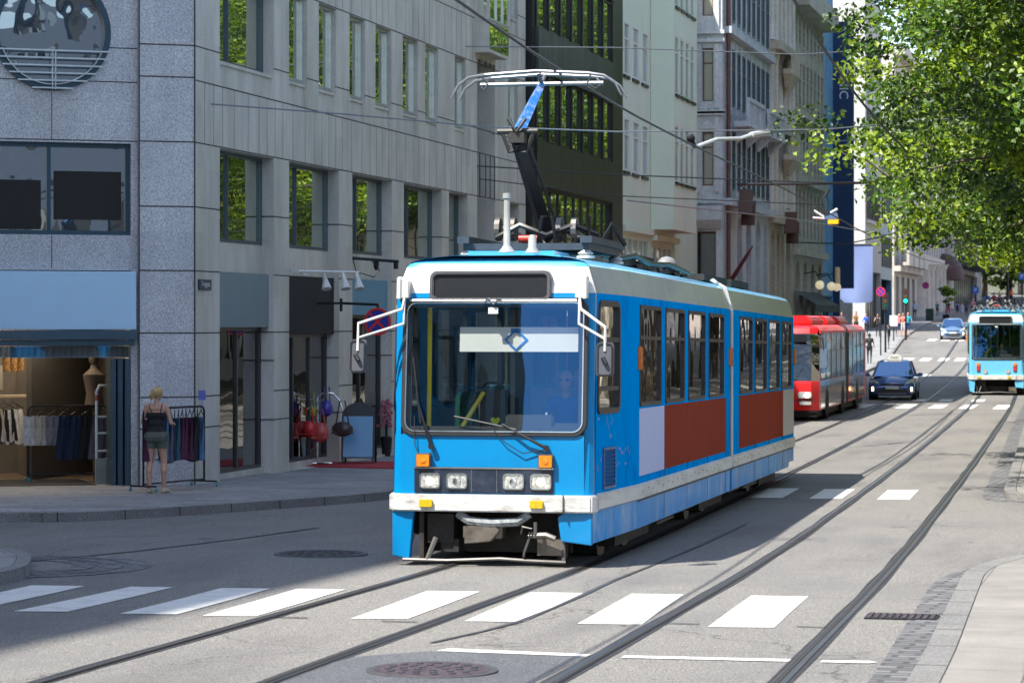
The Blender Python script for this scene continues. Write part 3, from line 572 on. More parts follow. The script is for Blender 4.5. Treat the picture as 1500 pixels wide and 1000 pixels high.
win(f3,.3,5.0,.1,5.7,.12,b3,[MINT,WIN3],mull=[1.3,2.2,3.2,4.1],trans=[3.0],fw=.16,name='shop_window'); win(f3,5.4,9.6,.1,5.6,.12,b3,[MINT,WIN3],mull=[6.5,7.6,8.6],trans=[3.0],fw=.2,name='shop_window')
prt(b3,f3,'cornice',MINT,lambda m:(m.box(0,5.1,-.12,0,5.75,5.95),m.box(5.1,9.7,-.2,0,5.6,5.78)))
# ---------------------------------------------------------------- ornate facades further up the street
def arch(mb,a,c,top,d=.12,d0=-.003,n=8):
    """fills the upper corners of a rectangular opening so that it reads as a round arch"""
    rad=(c-a)/2; zc=top-rad
    for sg,x0 in ((-1,a),(1,c)):
        P=[(x0,zc),(x0,top+.002)]+[((a+c)/2+sg*rad*math.cos(t),zc+rad*math.sin(t)) for t in [PI/2*(1-k/n) for k in range(n+1)]]
        mb.prism(P,d0,d,'y')
BLUST=granite('blue_grey_ashlar',(.48,.52,.56),(.58,.62,.66),(.7,.73,.76),9,.75,(.62,.66,.72)); WHST=granite('pale_ashlar',(.5,.52,.54),(.6,.62,.63),(.7,.7,.7),9,.75,(.75,.78,.82))
BEIGE=granite('beige_ashlar',(.48,.42,.34),(.6,.54,.45),(.7,.64,.55),7,.8,(.6,.56,.5)); CREAM=granite('cream_columns',(.6,.57,.52),(.7,.67,.62),(.78,.75,.7),7,.7,(.75,.7,.65)); GREYST=granite('grey_beige_ashlar',(.5,.47,.41),(.6,.565,.5),(.7,.66,.6),7,.8,(.65,.6,.55))
BROWNF=M('brown_window_frame',(.16,.07,.04),.5); DKG=glass('dark_window_glass',(.02,.022,.025),.22,.02)
CURT=glass('curtained_brown_window',(.35,.33,.25),.12,.02); REDB=M('rust_red_pipe',(.12,.045,.035),.5,var=.3); DKW=M('dark_brown_wood',(.09,.04,.025),.5)
# B4: blue-grey stone house with a white stone bay towards the camera
hs=[(1.7,2.55,z0,z1,.25) for z0,z1 in ((7.8,9.9),(10.85,12.9),(13.9,15.6))]
b4c=[(.5+k*1.33,1.22+k*1.33) for k in range(9)]
A4=[(3.25,4.55),(5.6,7.0),(8.2,9.6),(10.5,11.5)]
def x4(mb):
    for a,c in A4: arch(mb,a,c,6.9,.2)
    for k in range(10): mb.box(.16+k*1.31,.36+k*1.31,-.04,-.002,7.6,10.2); mb.box(.16+k*1.31,.36+k*1.31,-.04,-.002,10.5,13.2); mb.box(.16+k*1.31,.36+k*1.31,-.04,-.002,13.6,17)
b4,f4=facade('blue_grey_stone_house','blue-grey carved stone house with a pale bay, small balconies and arched doorways',-14.6,97,109,18,BLUST,DKG,SLATE,b4c,[(7.8,9.9),(10.85,12.9),(13.9,16)],.04,0,(.65,),[(a,c,0,6.9,.4) for a,c in A4],extra=x4)
prt(b4,f4,'cornice',BLUST,lambda m:[m.box(0,12,-.28,-.003,z,z+.25) for z in (7.15,13.3)]); prt(b4,f4,'cornice',BLUST,lambda m:m.box(-.2,12,-.6,-.003,17.4,18.1))
for a,c in A4: win(f4,a,c,0,6.9,.4,b4,[BROWNF,DKG],trans=[3.2],fw=.09,name='arched_door')
for u0,u1 in ((1.4,5.6),(6.9,11.4)):
    o=prt(b4,f4,'balcony',BLUST,lambda m:(m.box(u0,u1,-.75,-.17,10.05,10.25),m.prism([(-.17,9.5),(-.17,10.05),(-.75,10.05)],u0+.5,u0+.9,'x'),m.prism([(-.17,9.5),(-.17,10.05),(-.75,10.05)],u1-.9,u1-.5,'x'),m.box(u0,u1,-.75,-.6,10.95,11.1),*[m.box(u0+(u1-u0-.2)*k/8,u0+(u1-u0-.2)*k/8+.2,-.72,-.62,10.25,10.95) for k in range(9)]))
f4b=frame((-15.75,96.74,0),(1,0),(0,1))
def bayside(m):
    wall(m,0,1.13,-.3,18,[(.4,.8,z0,z1,.22) for z0,z1 in ((7.83,9.75),(10.85,12.75),(13.9,15.9))]+[(0.0,.9,.1,6.2,.3)],-.02)
    for z in (7.2,10.4,10.35,12.95,13.25,16.2): m.box(-.02,1.22,-.16,-.023,z,z+.13)
    for z0,z1 in ((7.6,10.3),(10.6,12.9),(13.4,16.1)):
        m.box(.22,.36,-.1,-.021,z0,z1); m.box(.86,1.02,-.1,-.021,z0,z1)
    m.prism([(.3,9.85),(.9,9.85),(.6,10.2)],-.14,-.021,'y')
    for zc in (10.12+.35,13.2): 
        for k in range(5): m.ell((.6+.13*math.cos(k*1.26),-.03,zc+.02+.13*math.sin(k*1.26)),(.06,.05,.06),6,4)
    m.box(.0,1.15,-.5,-.022,6.6,7.1); m.frus((.1,1.1,-.2,-.022),(0,1.15,-.5,-.022),6.3,6.6)
o=prt(b4,f4b,'bay',WHST,bayside)
for z0,z1 in ((7.83,9.75),(10.85,12.75),(13.9,15.9)): win(f4b,.4,.8,z0,z1,.17,b4,[BROWNF,CURT],trans=[z0+(z1-z0)*.72],fw=.05)
win(f4b,0,.9,.1,6.2,.25,b4,[BROWNF,DKG],trans=[4.6],fw=.08,name='shop_window')
prt(b4,f4,'drainpipe',REDB,lambda m:m.tube([(.12,-.14,17),(.12,-.14,.2)],.08,8))
prt(b4,f4,'flag_pole',M('furled_maroon_flag',(.1,.015,.02),.7,var=.4),lambda m:m.tube([(1.2,-.1,4.5),(1.0,-.7,5.4),(.95,-.9,5.7)],[.09,.06,.02],7))
# B5: beige house with cream columns, then the grey-beige house with close pilasters
A5=[(.6,1.9),(2.4,3.4),(3.9,4.9),(5.5,6.9)]
def x5(mb):
    for a,c in A5: arch(mb,a,c,6.7,.2)
b5,f5=facade('beige_columned_house','soot-stained beige house with cream half columns above dark arched openings',-14.6,109,116.6,19,BEIGE,DKG,BEIGE,[(.75+k*1.5,1.45+k*1.5) for k in range(5)],[(7.9,10),(11,13.2),(14.4,16.8)],.05,0,(.65,),[(a,c,0,6.7,.45) for a,c in A5],extra=x5)
for k in range(6):
    for z0,z1 in ((7.3,10.6),(10.9,13.9),(14.3,17.8)): prt(b5,f5,'column',CREAM,lambda m:(m.lathe([(.2,0),(.15,.15),(.13,z1-z0-.4),(.22,z1-z0)],(.35+1.38*k,-.04,z0),n=10)),smooth=True)
prt(b5,f5,'cornice',BEIGE,lambda m:m.box(0,7.6,-.35,-.003,6.95,7.3)); prt(b5,f5,'cornice',BEIGE,lambda m:m.box(0,7.6,-.45,-.003,10.62,10.86)); prt(b5,f5,'cornice',BEIGE,lambda m:m.box(0,7.6,-.5,-.003,13.9,14.25)); prt(b5,f5,'cornice',BEIGE,lambda m:m.box(0,7.6,-.9,-.003,18,18.6))
for u0,u1,z in ((2.2,4.6,13.1),(2.2,4.6,9.6)): prt(b5,f5,'balcony',BEIGE,lambda m:(m.box(u0,u1,-.7,-.3,z,z+.2),m.box(u0,u1,-.7,-.62,z+.2,z+.9),m.frus((u0+.8,u1-.8,-.4,-.3),(u0,u1,-.7,-.3),z-.6,z)))
for a,c in A5: win(f5,a,c,0,6.7,.45,b5,[BROWNF,DKG],trans=[3.0],fw=.09,name='arched_door')
def x6(mb):
    for k in range(4): arch(mb,.9+k*2.8,2.5+k*2.8,5.6,.2)
    for k in range(9): mb.box(.1+k*1.4,.4+k*1.4,-.04,-.003,6.2,16.3)
b6,f6=facade('grey_beige_pilaster_house','grey-beige house with close-set pilasters and round lamps beside the light blue building',-14.6,116.7,128,17.6,GREYST,DKG,GREYST,[(.5+k*1.4,1.4+k*1.4) for k in range(8)],[(6.6,8.8),(9.7,11.7),(12.4,14.4),(15,16.3)],.04,0,(.6,),[(.9+k*2.8,2.5+k*2.8,.2,5.6,.4) for k in range(4)],extra=x6)
for z,h,d in ((5.85,.3,.3),(9.0,.35,.25),(11.9,.3,.22),(16.5,.9,.75)): prt(b6,f6,'cornice',GREYST,lambda m:m.box(-.05 if z<16 else -.3,11.3,-d,-.003,z,z+h))
for k in range(4): win(f6,.9+k*2.8,2.5+k*2.8,.2,5.6,.4,b6,[BROWNF,DKG],trans=[3.0],fw=.09,name='arched_door')
GOLD=M('golden_sign_plate',(.75,.5,.22),.4,var=.2,scale=20); IRON=M('dark_iron',(.02,.022,.025),.45,.6)
prt(b6,f6,'sign_plate',GOLD,lambda m:(m.box(9.3,10.5,-.9,-.8,4.75,5.5),))
def lamp(b,fr,u,z):
    o=prt(b,fr,'wall_lamp',IRON,lambda m:m.tube([(u,0,z+.5),(u,-.5,z+.6),(u,-.7,z+.3)],.03,6)); prt(b,fr,'bulb',M('milk_glass_lamp',(.6,.55,.4),.3,emit=(1,.85,.55),es=.2),lambda m:m.ell((u,-.7,z),(.2,.2,.2),12,8),smooth=True)
for u in (4,8.6,10.9): lamp(b6,f6,u,4.6)
def bracket(b,fr,u,z,lab):   # brown double boards with a dark lantern between, hung off the wall
    o=prt(b,fr,'hanging_sign',DKW,lambda m:(setattr(m,'M',fr@Matrix.Translation((u,-.4,z))@Matrix.Rotation(R(24),4,'Y')),m.box(-.06,.06,-.4,.1,-.45,.5),m.box(.75,.87,-.4,.1,-.5,.45)))
    prt(b,fr,'lantern',IRON,lambda m:(m.box(u+.15,u+.65,-.7,-.3,z-.25,z+.25),m.tube([(u,-.4,z+.6),(u+1.1,-.4,z+.6)],.03,5)))
bracket(b4,f4,1.6,7.3,''); bracket(b5,f5,2.6,7.0,'')
# B6: light blue slit-windowed block and the deep blue end slab with white letters
LB=M('light_blue_cladding',(.2,.42,.68),.6,var=.06,scale=2); DB=M('deep_blue_panel',(.001,.03,.1),.6,var=.08,scale=.6)
b7,f7=facade('light_blue_building','light blue building with dark slit windows behind the deep blue slab',-14.7,128.1,133.2,20,LB,DKG,LB,[(.5+k*1.25,1.0+k*1.25) for k in range(4)],[(5.6,8.3),(8.7,10.6),(11.2,13.2),(14.2,16.2),(17.2,19)],.06,0,(),[(.3,4.8,.2,4.2,.3)])
win(f7,.3,4.8,.2,4.2,.25,b7,[IRON,DKG],mull=[1.8,3.3],trans=[3],fw=.1,name='shop_window')
bl=thing('deep_blue_slab','tall deep blue wall slab with white letters turned sideways','sign',(-14.2,133.4,0))
mb=MB(); mb.box(-14.75,-13.72,133.3,133.7,4.6,17.6); mb.box(-14.75,-14.4,133.3,133.7,-.5,4.6); mb.build('panel',DB,bl)
def text(name,s,size,M4,mat,parent,ext=.01,local=False):
    c=bpy.data.curves.new(name,'FONT'); c.body=s; c.size=size; c.extrude=ext; c.align_x='CENTER'; c.align_y='CENTER'; c.resolution_u=3
    t=bpy.data.objects.new(name,c); COL.objects.link(t); dg=bpy.context.evaluated_depsgraph_get(); me=bpy.data.meshes.new_from_object(t.evaluated_get(dg)); bpy.data.objects.remove(t)
    me.materials.clear(); me.materials.append(mat); me.transform(M4); o=bpy.data.objects.new(name,me); COL.objects.link(o)
    if parent:
        o.parent=parent
        if not local: me.transform(Matrix.Translation(-ORG[parent.name]))
    return o
text('lettering','ONIC',.62,Matrix.Translation((-14.2,133.285,14.6))@Matrix.Rotation(R(90),4,'X')@Matrix.Rotation(R(-90),4,'Z'),M('white_lettering',(.65,.68,.72),.5),bl)
# B7..B10: the far end of the left side
WALLW=M('white_render',(.45,.44,.43),.8,var=.05,scale=1.5); GREY7=M('pale_grey_render',(.5,.49,.47),.8,var=.06); TEAL=M('blue_tinted_cladding',(.09,.2,.32),.35,var=.15)
b8,f8=facade('white_corner_block','white rendered block with a ribbon window, behind the lilac banner',-21.2,215,228.5,29,WALLW,DKG,IRON,[(1.0+k*1.3,2.1+k*1.3) for k in range(9)],[(11.1,14.1),(17,20),(23,25.5)],.06,0,(),[(.8,13,2.2,7,.5)])
prt(b8,f8,'window_band',GREY7,lambda m:[m.box(.5,13.2,-.25,-.003,z,z+.25) for z in (10.8,14.15)])
prt(b8,f8,'side_shop_front',DKG,lambda m:m.box(-.05,-.004,1.0,14,2.0,6.6))
win(f8,.8,13,2.2,7,.45,b8,[IRON,DKG],mull=[3,5,7,9,11],fw=.12,name='shop_window')
b8b,f8b=facade('blue_glazed_block','blue tinted glazed block set back behind the white block',-21.4,228.6,241,19,TEAL,GBL,IRON,[(.5+k*2,2.2+k*2) for k in range(6)],[(7.6,10.3),(11.3,14),(15,17.8)],.08,1,(),[(.8,11.6,2.6,6.6,.5)])
CRE=granite('cream_render',(.5,.46,.4),(.6,.56,.5),(.68,.64,.58),5,.8); FLW=M('red_orange_flowers',(.7,.08,.02),.7,var=.5,scale=12)
b9,f9=facade('cream_balcony_house','cream house with rounded balconies and red flower boxes',-22,249.7,275.7,28,CRE,DKG,IRON,[(2+k*6,4.6+k*6) for k in range(4)],[(9.4,14),(16.4,20.5),(22.5,26)],.15,1,(.7,),[(2+k*6,5+k*6,2.9,7.2,.5) for k in range(4)])
prt(b9,f9,'cornice',CRE,lambda m:m.box(0,26,-.6,-.003,7.6,8.1)); prt(b9,f9,'cornice',CRE,lambda m:m.box(-.4,26,-1,-.003,27.2,28.2))
for k in range(4):
    for z in (8.15,14.9):
        bc=prt(b9,f9,'balcony',CRE,lambda m:(m.box(1+k*6,5.6+k*6,-1.3,-.62,z,z+.3),m.box(1+k*6,5.6+k*6,-1.3,-1.05,z+.3,z+1.35))); 
        if z>10: prt(b9,f9,'flower_box',FLW,lambda m:[m.ell((1+k*6+.16*q,-1.35+.15*random.random(),z+1.45+.2*random.random()),(.22,.22,.22),6,4) for q in range(30)])
G9=GREYST=granite('grey_pink_stone',(.38,.34,.33),(.47,.43,.42),(.55,.51,.5),6,.8)
def x9(m):
    for k in range(12): m.box(.1+k*3.6,.6+k*3.6,-.1,-.003,10.2,29)
    for k in range(7): arch(m,1+k*6,4.6+k*6,8.6,.3)
b10,f10=facade('grey_colonnade_building','tall grey-pink stone building with vertical ribs over a round-arched colonnade',-22.6,282,324,30,G9,DKG,IRON,[(1.1+k*3.6,3.2+k*3.6) for k in range(11)],[(11.5,14.5),(16,19),(20.5,23.5),(25,28)],.15,0,(),[(1+k*6,4.6+k*6,3.3,8.6,.8) for k in range(7)],extra=x9)
prt(b10,f10,'cornice',CRE,lambda m:m.box(0,42,-.6,-.003,9,10))
for k in range(8): prt(b10,f10,'column',CRE,lambda m:m.lathe([(.75,0),(.55,.4),(.48,5),(.8,5.7)],(.2+k*6,-.5,3.2+.02*k*6),n=10),smooth=True)
b11,f11=facade('canopy_building','grey stone building with a black flat canopy and a dark balcony row',-21.8,324.5,384,32,G9,DKG,IRON,[(1.1+k*4,3.4+k*4) for k in range(14)],[(16,19),(21,25)],.4,0,(),[(3,50,4.5,9,.8),(3,50,11,14.6,.8)])
prt(b11,f11,'canopy',M('black_canopy',(.03,.03,.034),.4),lambda m:(m.box(2,45,-4.2,-.02,9.6,10.7),m.box(2,45,-1.6,-.02,15,15.5)))
prt(b11,f11,'canopy_edge_strip',M('pale_canopy_edge',(.6,.55,.52),.5),lambda m:m.box(1.8,6,-4.4,-4.21,9.7,10.6))  # pale strip at the near end of the canopy edge
win(f11,3,50,11,14.6,.7,b11,[IRON,DKG],mull=[6+4*k for k in range(11)],fw=.3,name='window_row'); win(f11,3,50,4.5,9,.7,b11,[IRON,DKG],mull=[6+4*k for k in range(11)],fw=.3,name='shop_window')
# brown dome awning beside the colonnade
aw=thing('dome_awning','dark brown dome-shaped awning over a doorway beside the colonnade','awning',(-21,318,9))
mb=MB(); n=10
for i in range(n):
    for j in range(6):
        def q(i,j): a=PI*i/n; e=PI/2*j/6; return (-22.4+2.4*math.sin(a)*math.cos(e),318-3.2*math.cos(a)*math.cos(e),8.3+2.6*math.sin(e))
        mb.quad(q(i,j),q(i+1,j),q(i+1,j+1),q(i,j+1))
    a,b=PI*i/n,PI*(i+1)/n; mb.quad((-22.4+2.4*math.sin(a),318-3.2*math.cos(a),8.3),(-22.4+2.4*math.sin(b),318-3.2*math.cos(b),8.3),(-22.4+2.4*math.sin(b),318-3.2*math.cos(b),7.8),(-22.4+2.4*math.sin(a),318-3.2*math.cos(a),7.8))
mb.build('fabric',M('dark_brown_canvas',(.06,.025,.025),.7),aw,smooth=True)
# closing block at the top of the street
b12=thing('closing_office_block','olive grey building behind the trees at the top of the street','building',(10,470,8)); fE=frame((-30,452,0),(1,0),(0,1))
mb=MB(); mb.M=fE; hs=[(1+k*3,2.6+k*3,z,z+2,.3) for k in range(22) for z in (11,15,19,23)]; wall(mb,0,70,6,27,hs); mb.box(0,70,.35,12,6,26.9); mb.build('wall',M('dark_olive_render',(.16,.17,.13),.8,var=.15),b12)  # dark olive wall colour, slightly varied
mb=MB(); mb.M=fE; mb.quad((0,.3,10),(70,.3,10),(70,.3,26),(0,.3,26)); mb.build('glass',DKG,b12)
# buildings beside and behind the camera that shade and mirror in the scene
def block(name,label,P,h,mat,rows,wn=2.4):
    b=thing(name,label,'building',(P[0][0],P[0][1],0)); mb=MB(); n=len(P)
    g=MB()
    for i in range(n):
        p,q=Vector(P[i]),Vector(P[(i+1)%n]); L=(q-p).length; t=(q-p)/L; fr=frame((p.x,p.y,0),(t.x,t.y),(-t.y,t.x)); mb.M=fr; g.M=fr
        hs=[(a*wn+.6,a*wn+1.9,z,z+1.9,.2) for a in range(int((L-1)/wn)) for z in rows]; wall(mb,0,L,-.5,h,hs)
        for hh in hs: g.quad((hh[0],.18,hh[2]),(hh[1],.18,hh[2]),(hh[1],.18,hh[3]),(hh[0],.18,hh[3]))
    mb.M=None; mb.add([(*p,h) for p in P],[tuple(range(n))]); mb.build('wall',mat,b); g.build('window_glass',DKG,b); return b
block('rendered_corner_block','ochre rendered corner block across the side street from the granite building',[(-15.6,-22),(-15.6,22.6),(-19,20.5),(-21.9,18.6),(-21.9,-22)],19.6,M('ochre_render',(.42,.33,.2),.8,var=.06),[1,5,8.5,12,15.5])
block('unseen_brick_shade_block','unseen red brick block added behind the ochre corner block to cast shade',[(-23.2,-14),(-23.2,21.7),(-31,16.9),(-31,-14)],40,M('red_brick',(.26,.11,.07),.85,var=.1),[1,5,8.5,12,15.5,19,22,26,30])  # unseen block, added and sized to shade the road and pavement
block('unseen_grey_shade_block','unseen tall grey block added across the side street to cast shade',[(-32,16),(-26,20),(-26,37),(-60,40),(-60,14)],45,M('mid_grey_render',(.3,.31,.32),.8),[1,5,8.5,12,15.5,19,22,26,30,34,38])  # unseen block, added to stop sunlight coming down the side street
R1=block('cream_row_building','cream five-storey building behind the street trees',[(13.5,140),(13.5,50),(26,50),(26,140)],19,M('warm_cream_render',(.62,.56,.45),.8,var=.05),[1,5,8.5,12,15.5])
R2=block('pink_row_building','pale pink building further up behind the street trees',[(13,320),(13,141),(26,141),(26,320)],20,M('pale_pink_render',(.6,.5,.45),.8,var=.05),[5,9,13,16])
R3=block('slate_blue_row_building','slate blue building beside the pavement on the near corner',[(11,27),(11,-12),(24,-12),(24,27)],13,M('slate_blue_render',(.1,.14,.2),.7),[1,5,8.5,12])
# ================================================================ TREES
LEAF=[leafmat('linden_leaf',(.06,.125,.012)),leafmat('linden_leaf_light',(.19,.27,.018)),leafmat('linden_leaf_dark',(.022,.052,.008))]; BARK=M('grey_bark',(.09,.075,.06),.9,var=.35,scale=9,bump=.6,stretch=(1,1,.25))
def leaves_mesh(name, centers, radii, per, size, flat=.45, fold=True):
    """many small folded leaves around clump centres"""
    C=np.repeat(np.array(centers),per,0); Rr=np.repeat(np.array(radii),per); n=len(C)
    d=RNG.normal(size=(n,3)); d/=np.linalg.norm(d,axis=1)[:,None]; rad=RNG.random(n)**.45
    P=C+d*(rad*Rr)[:,None]*np.array([1,1,.5])
    nrm=RNG.normal(size=(n,3))*np.array([1,1,.6])+np.array([-.25,-.25,.9]); nrm/=np.linalg.norm(nrm,axis=1)[:,None]
    t=np.cross(nrm,RNG.normal(size=(n,3))); t/=np.linalg.norm(t,axis=1)[:,None]; b=np.cross(nrm,t)
    s=size*(.65+.7*RNG.random(n))[:,None]
    a=P-t*s*.5; c=P+t*s*.6-nrm*s*.12; l=P+b*s*.36+nrm*s*.1; r=P-b*s*.36+nrm*s*.1
    V=np.stack([a,l,c,r],1).reshape(-1,3); me=bpy.data.meshes.new(name)
    me.vertices.add(len(V)); me.vertices.foreach_set('co',V.ravel()); Fi=np.arange(n)*4
    tri=np.stack([np.stack([Fi,Fi+1,Fi+2],1),np.stack([Fi,Fi+2,Fi+3],1)],1).reshape(-1); m=len(tri)//3
    me.loops.add(len(tri)); me.loops.foreach_set('vertex_index',tri); me.polygons.add(m); me.polygons.foreach_set('loop_start',np.arange(m)*3); me.polygons.foreach_set('loop_total',np.full(m,3))
    cl=np.repeat(RNG.random(len(centers)),per); mi=np.where(cl<.34,1,np.where(cl<.7,0,2)); j=RNG.random(n)<.35; mi=np.where(j,RNG.integers(0,3,n),mi)
    me.polygons.foreach_set('material_index',np.repeat(mi,2)); me.update(calc_edges=True)
    for q in LEAF: me.materials.append(q)
    return me
def tree_proto(name,label,seed,h,rad,z0,nl,per,size,loc,group='linden trees along the street'):
    rnd=random.Random(seed); t=thing(name,label,'tree',loc,group=group)
    mb=MB(); top=h*.86; mb.tube([(0,0,-.3),(.04,.03,1.2),(-.05,.06,z0),(.05,-.06,h*.5),(0,.05,top)],[.27,.2,.17,.12,.03],9); C=[];Rd=[]; lm=MB()
    for k in range(nl):
        f=k/nl; zb=z0*.8+(top-z0*.8)*f; az=k*2.4+rnd.uniform(-.4,.4); prof=math.sin(PI*min(.97,.22+.78*f)**.85)
        L=rad*(.55+.45*prof)*rnd.uniform(.82,1.1)*(1 if f<.75 else (1-f)*2.6+.3); rise=.05+.45*f; pts=[]
        for q in range(6):
            e=q/5; pts.append(Vector((math.cos(az+.25*e)*L*e,math.sin(az+.25*e)*L*e,zb+L*rise*e+.35*math.sin(e*3)-.5*e*e*(1-f))))
        lm.tube(pts,[.075*(1-.16*q)*(1-.5*f) for q in range(6)],6)
        for q in range(2,6):
            for _ in range(3):
                off=Vector((rnd.gauss(0,.55),rnd.gauss(0,.55),rnd.gauss(0,.28)))*(.5+L*.13); C.append(tuple(pts[q]+off)); Rd.append(rnd.uniform(.45,.95)*(.6+rad*.09))
                if rnd.random()<.3: lm.tube([pts[q],(pts[q]+pts[q]+off)/2+Vector((0,0,.1)),pts[q]+off],[.025,.018,.008],4)
    mb.build('trunk',BARK,t,smooth=True,local=True); lm.build('limb',BARK,t,smooth=True,local=True)
    o=bpy.data.objects.new('crown',leaves_mesh('crown',C,Rd,per,size)); COL.objects.link(o); o.parent=t; return t
tA=tree_proto('linden_tree','leafy linden tree on the right, its crown overhanging the near tracks',3,14.5,6.0,6.5,72,230,.1,(1.2,46.5,G(46)+.1)); tA.rotation_euler.z=.4
tB=tree_proto('linden_tree','linden tree standing second in the row on the right pavement',9,14,5.4,5.7,64,190,.118,(.6,57.5,G(57)+.1))
for i,(r,s,a,k) in enumerate([(0.9,69,1.2,1.0),(.5,81,2.7,1.05),(1.4,94,4.1,1.15),(3.2,108,5.0,1.5),(3.6,121,.6,1.75),(3.6,134,2.2,1.8),(3.6,147,3.3,1.8),(3.4,160,.2,1.8),(3.2,174,4.4,1.8),(1,190,5.6,1.5),(0,212,1.5,1.5)]):
    c=copy_tree(tA if i%2 else tB); c.location=(r,s,G(s)+.1); c.rotation_euler.z=a; c.scale=(k,k,k); c['label']='linden tree further along the right row, mostly seen mirrored in the office windows'
def far_tree(x,d,h,rad,seed,label):
    r,s=at(x,d); t=thing('park_tree',label,'tree',(r,s,G(s)),group='park trees at the top of the street'); rnd=random.Random(seed); mb=MB(); mb.tube([(0,0,-1),(.1,0,h*.4),(0,.1,h*.8)],[.5,.35,.1],8); mb.build('trunk',BARK,t,local=True,smooth=True); C=[];Rd=[]
    for _ in range(70):
        v=Vector((rnd.gauss(0,1),rnd.gauss(0,1),rnd.gauss(0,1))).normalized()*rnd.random()**.4; C.append((v.x*rad,v.y*rad,h*.54+v.z*h*.42)); Rd.append(rnd.uniform(1.0,1.9))
    o=bpy.data.objects.new('crown',leaves_mesh('crown',C,Rd,110,.5)); COL.objects.link(o); o.parent=t
for i,(x,d,h,rad) in enumerate([(1405,390,14,7),(1442,400,15,8),(1478,392,14,7),(1515,380,17,8),(1430,430,20,9),(1495,425,20,9)]): far_tree(x,d,h,rad,20+i,['rounded dark tree behind the black canopy','bushy park tree left of the far lamp post','park tree right of the far lamp post','dark park tree at the right picture edge','tall park tree rising behind the canopy building','tall park tree behind the people uphill'][i])
# ================================================================ THE NEAR TRAM  (local: x right, y away from its front, z up from the rail)
SKRT=M('dented_glossy_blue_skirt',(.0,.28,.7),.35,spec=.1,coat=.03,var=.1,scale=1.4,bump=.5,dirt_glint=(.5,.58,.62),dscale=1.9,damt=.75,stretch=(1,1.6,.5)); BLUE=M('tram_blue_paint',(.001,.2,.46),.25,coat=.25,spec=.3,var=.06,scale=1.5,dirt_glint=(.001,.16,.38),dscale=2,damt=.5); BLUED=M('tram_mid_blue_paint',(.0,.28,.74),.55,spec=.0,var=.08,scale=1.2,dirt_glint=(.004,.11,.36),dscale=2.2,damt=.6,stretch=(1,1,.6)); CYAN=M('tram_light_blue_roof',(.06,.38,.62),.3,coat=.4,var=.1,dirt_glint=(.1,.25,.36),damt=.5)  # skirt's pale patches: scrapes plus white reflections put into the colour
WHITE=M('tram_white_paint',(.56,.56,.54),.3,coat=.3,var=.04,dirt_glint=(.3,.29,.25),dscale=1.6,damt=.45,stretch=(1,1,.5)); SSTR=M('grubby_white_side_strip',(.6,.61,.59),.45,var=.06,scale=3,dirt_glint=(.25,.22,.18),dscale=2.2,damt=.6,stretch=(1,.5,3)); BUMP=M('scuffed_white_bumper',(.58,.58,.56),.4,var=.08,scale=8,dirt_glint=(.16,.14,.12),dscale=3.2,damt=.85,stretch=(1,1,4)); RUB=M('black_rubber',(.018,.018,.02),.5); BLK=M('black_sign_glass',(.012,.014,.016),.45,spec=.25); GRYB=M('grey_frame',(.1,.1,.105),.35,.3)
NAVY=M('dark_navy_panel',(.012,.02,.04),.35,var=.3,dirt_glint=(.06,.07,.09),dscale=6); CHR=M('chrome_trim',(.6,.6,.6),.2,1); STEEL=M('dull_steel',(.15,.145,.14),.5,.6,var=.25,dirt_glint=(.1,.07,.05)); UND=M('grimy_underframe',(.022,.02,.018),.7,.2,var=.6,scale=4,dirt_glint=(.09,.07,.055),dscale=3); AMB=M('amber_lens',(.75,.2,.01),.15,var=.2,scale=30,coat=.6); YEL=M('yellow_reflector',(.5,.36,.01),.25,var=.2,scale=30); LENS=M('headlamp_glass',(.62,.62,.58),.08,.55,var=.5,scale=28,bump=.4); WARM=M('lit_headlamp_bulb',(1,.75,.4),emit=(1,.62,.25),es=3.2); BROWN=M('red_brown_panel',(.27,.058,.036),.7,var=.03,scale=1,spec=.0); LILAC=M('lilac_panel',(.5,.54,.74),.7,spec=.0,var=.02); GREYP=M('grey_panel',(.36,.35,.34),.35); WSG=clear('tram_windscreen',(.92,.96,.95),1.2,.085,.002,(.16,.44,.9)); TWG=clear('tram_side_window',(.3,.33,.33),.8,.02,.003); FLOOR=M('tram_floor',(.05,.05,.055),.6); LINER=M('tram_interior_lining',(.38,.36,.32),.6); YPOLE=M('yellow_grab_pole',(.75,.6,.02),.3); SEATM=M('dark_blue_seat_fabric',(.02,.045,.09),.8,var=.4,scale=30); VIS=M('white_sun_visor',(.5,.5,.48),.6,var=.04); LOGO=M('blue_emblem_paint',(.01,.12,.38),.4); BLKF=M('black_arm',(.02,.02,.022),.4,.3); PANBL=M('chipped_blue_arm_paint',(.02,.14,.42),.35,var=.2,dirt_glint=(.5,.52,.55),dscale=9,damt=.8); ALUM=M('bare_aluminium',(.22,.22,.23),.4,.7); RED=M('red_insulator',(.4,.03,.02),.4); WIN_T=[.0]  # windscreen mirror colour tinted so the reflected sky turns deep blue
YB,WB=2.37,1.25; WF=1.13
def side_x(y): return WF+(WB-WF)*min(1,max(0,y/YB))
def profile(y):   # half outline of the cross-section above the skirt: (x, z)
    k=side_x(y); return [(k,3.06),(k-.025,3.14),(k-.10,3.36),(k-.16,3.41),(k-.3,3.45),(k-.62,3.48)]
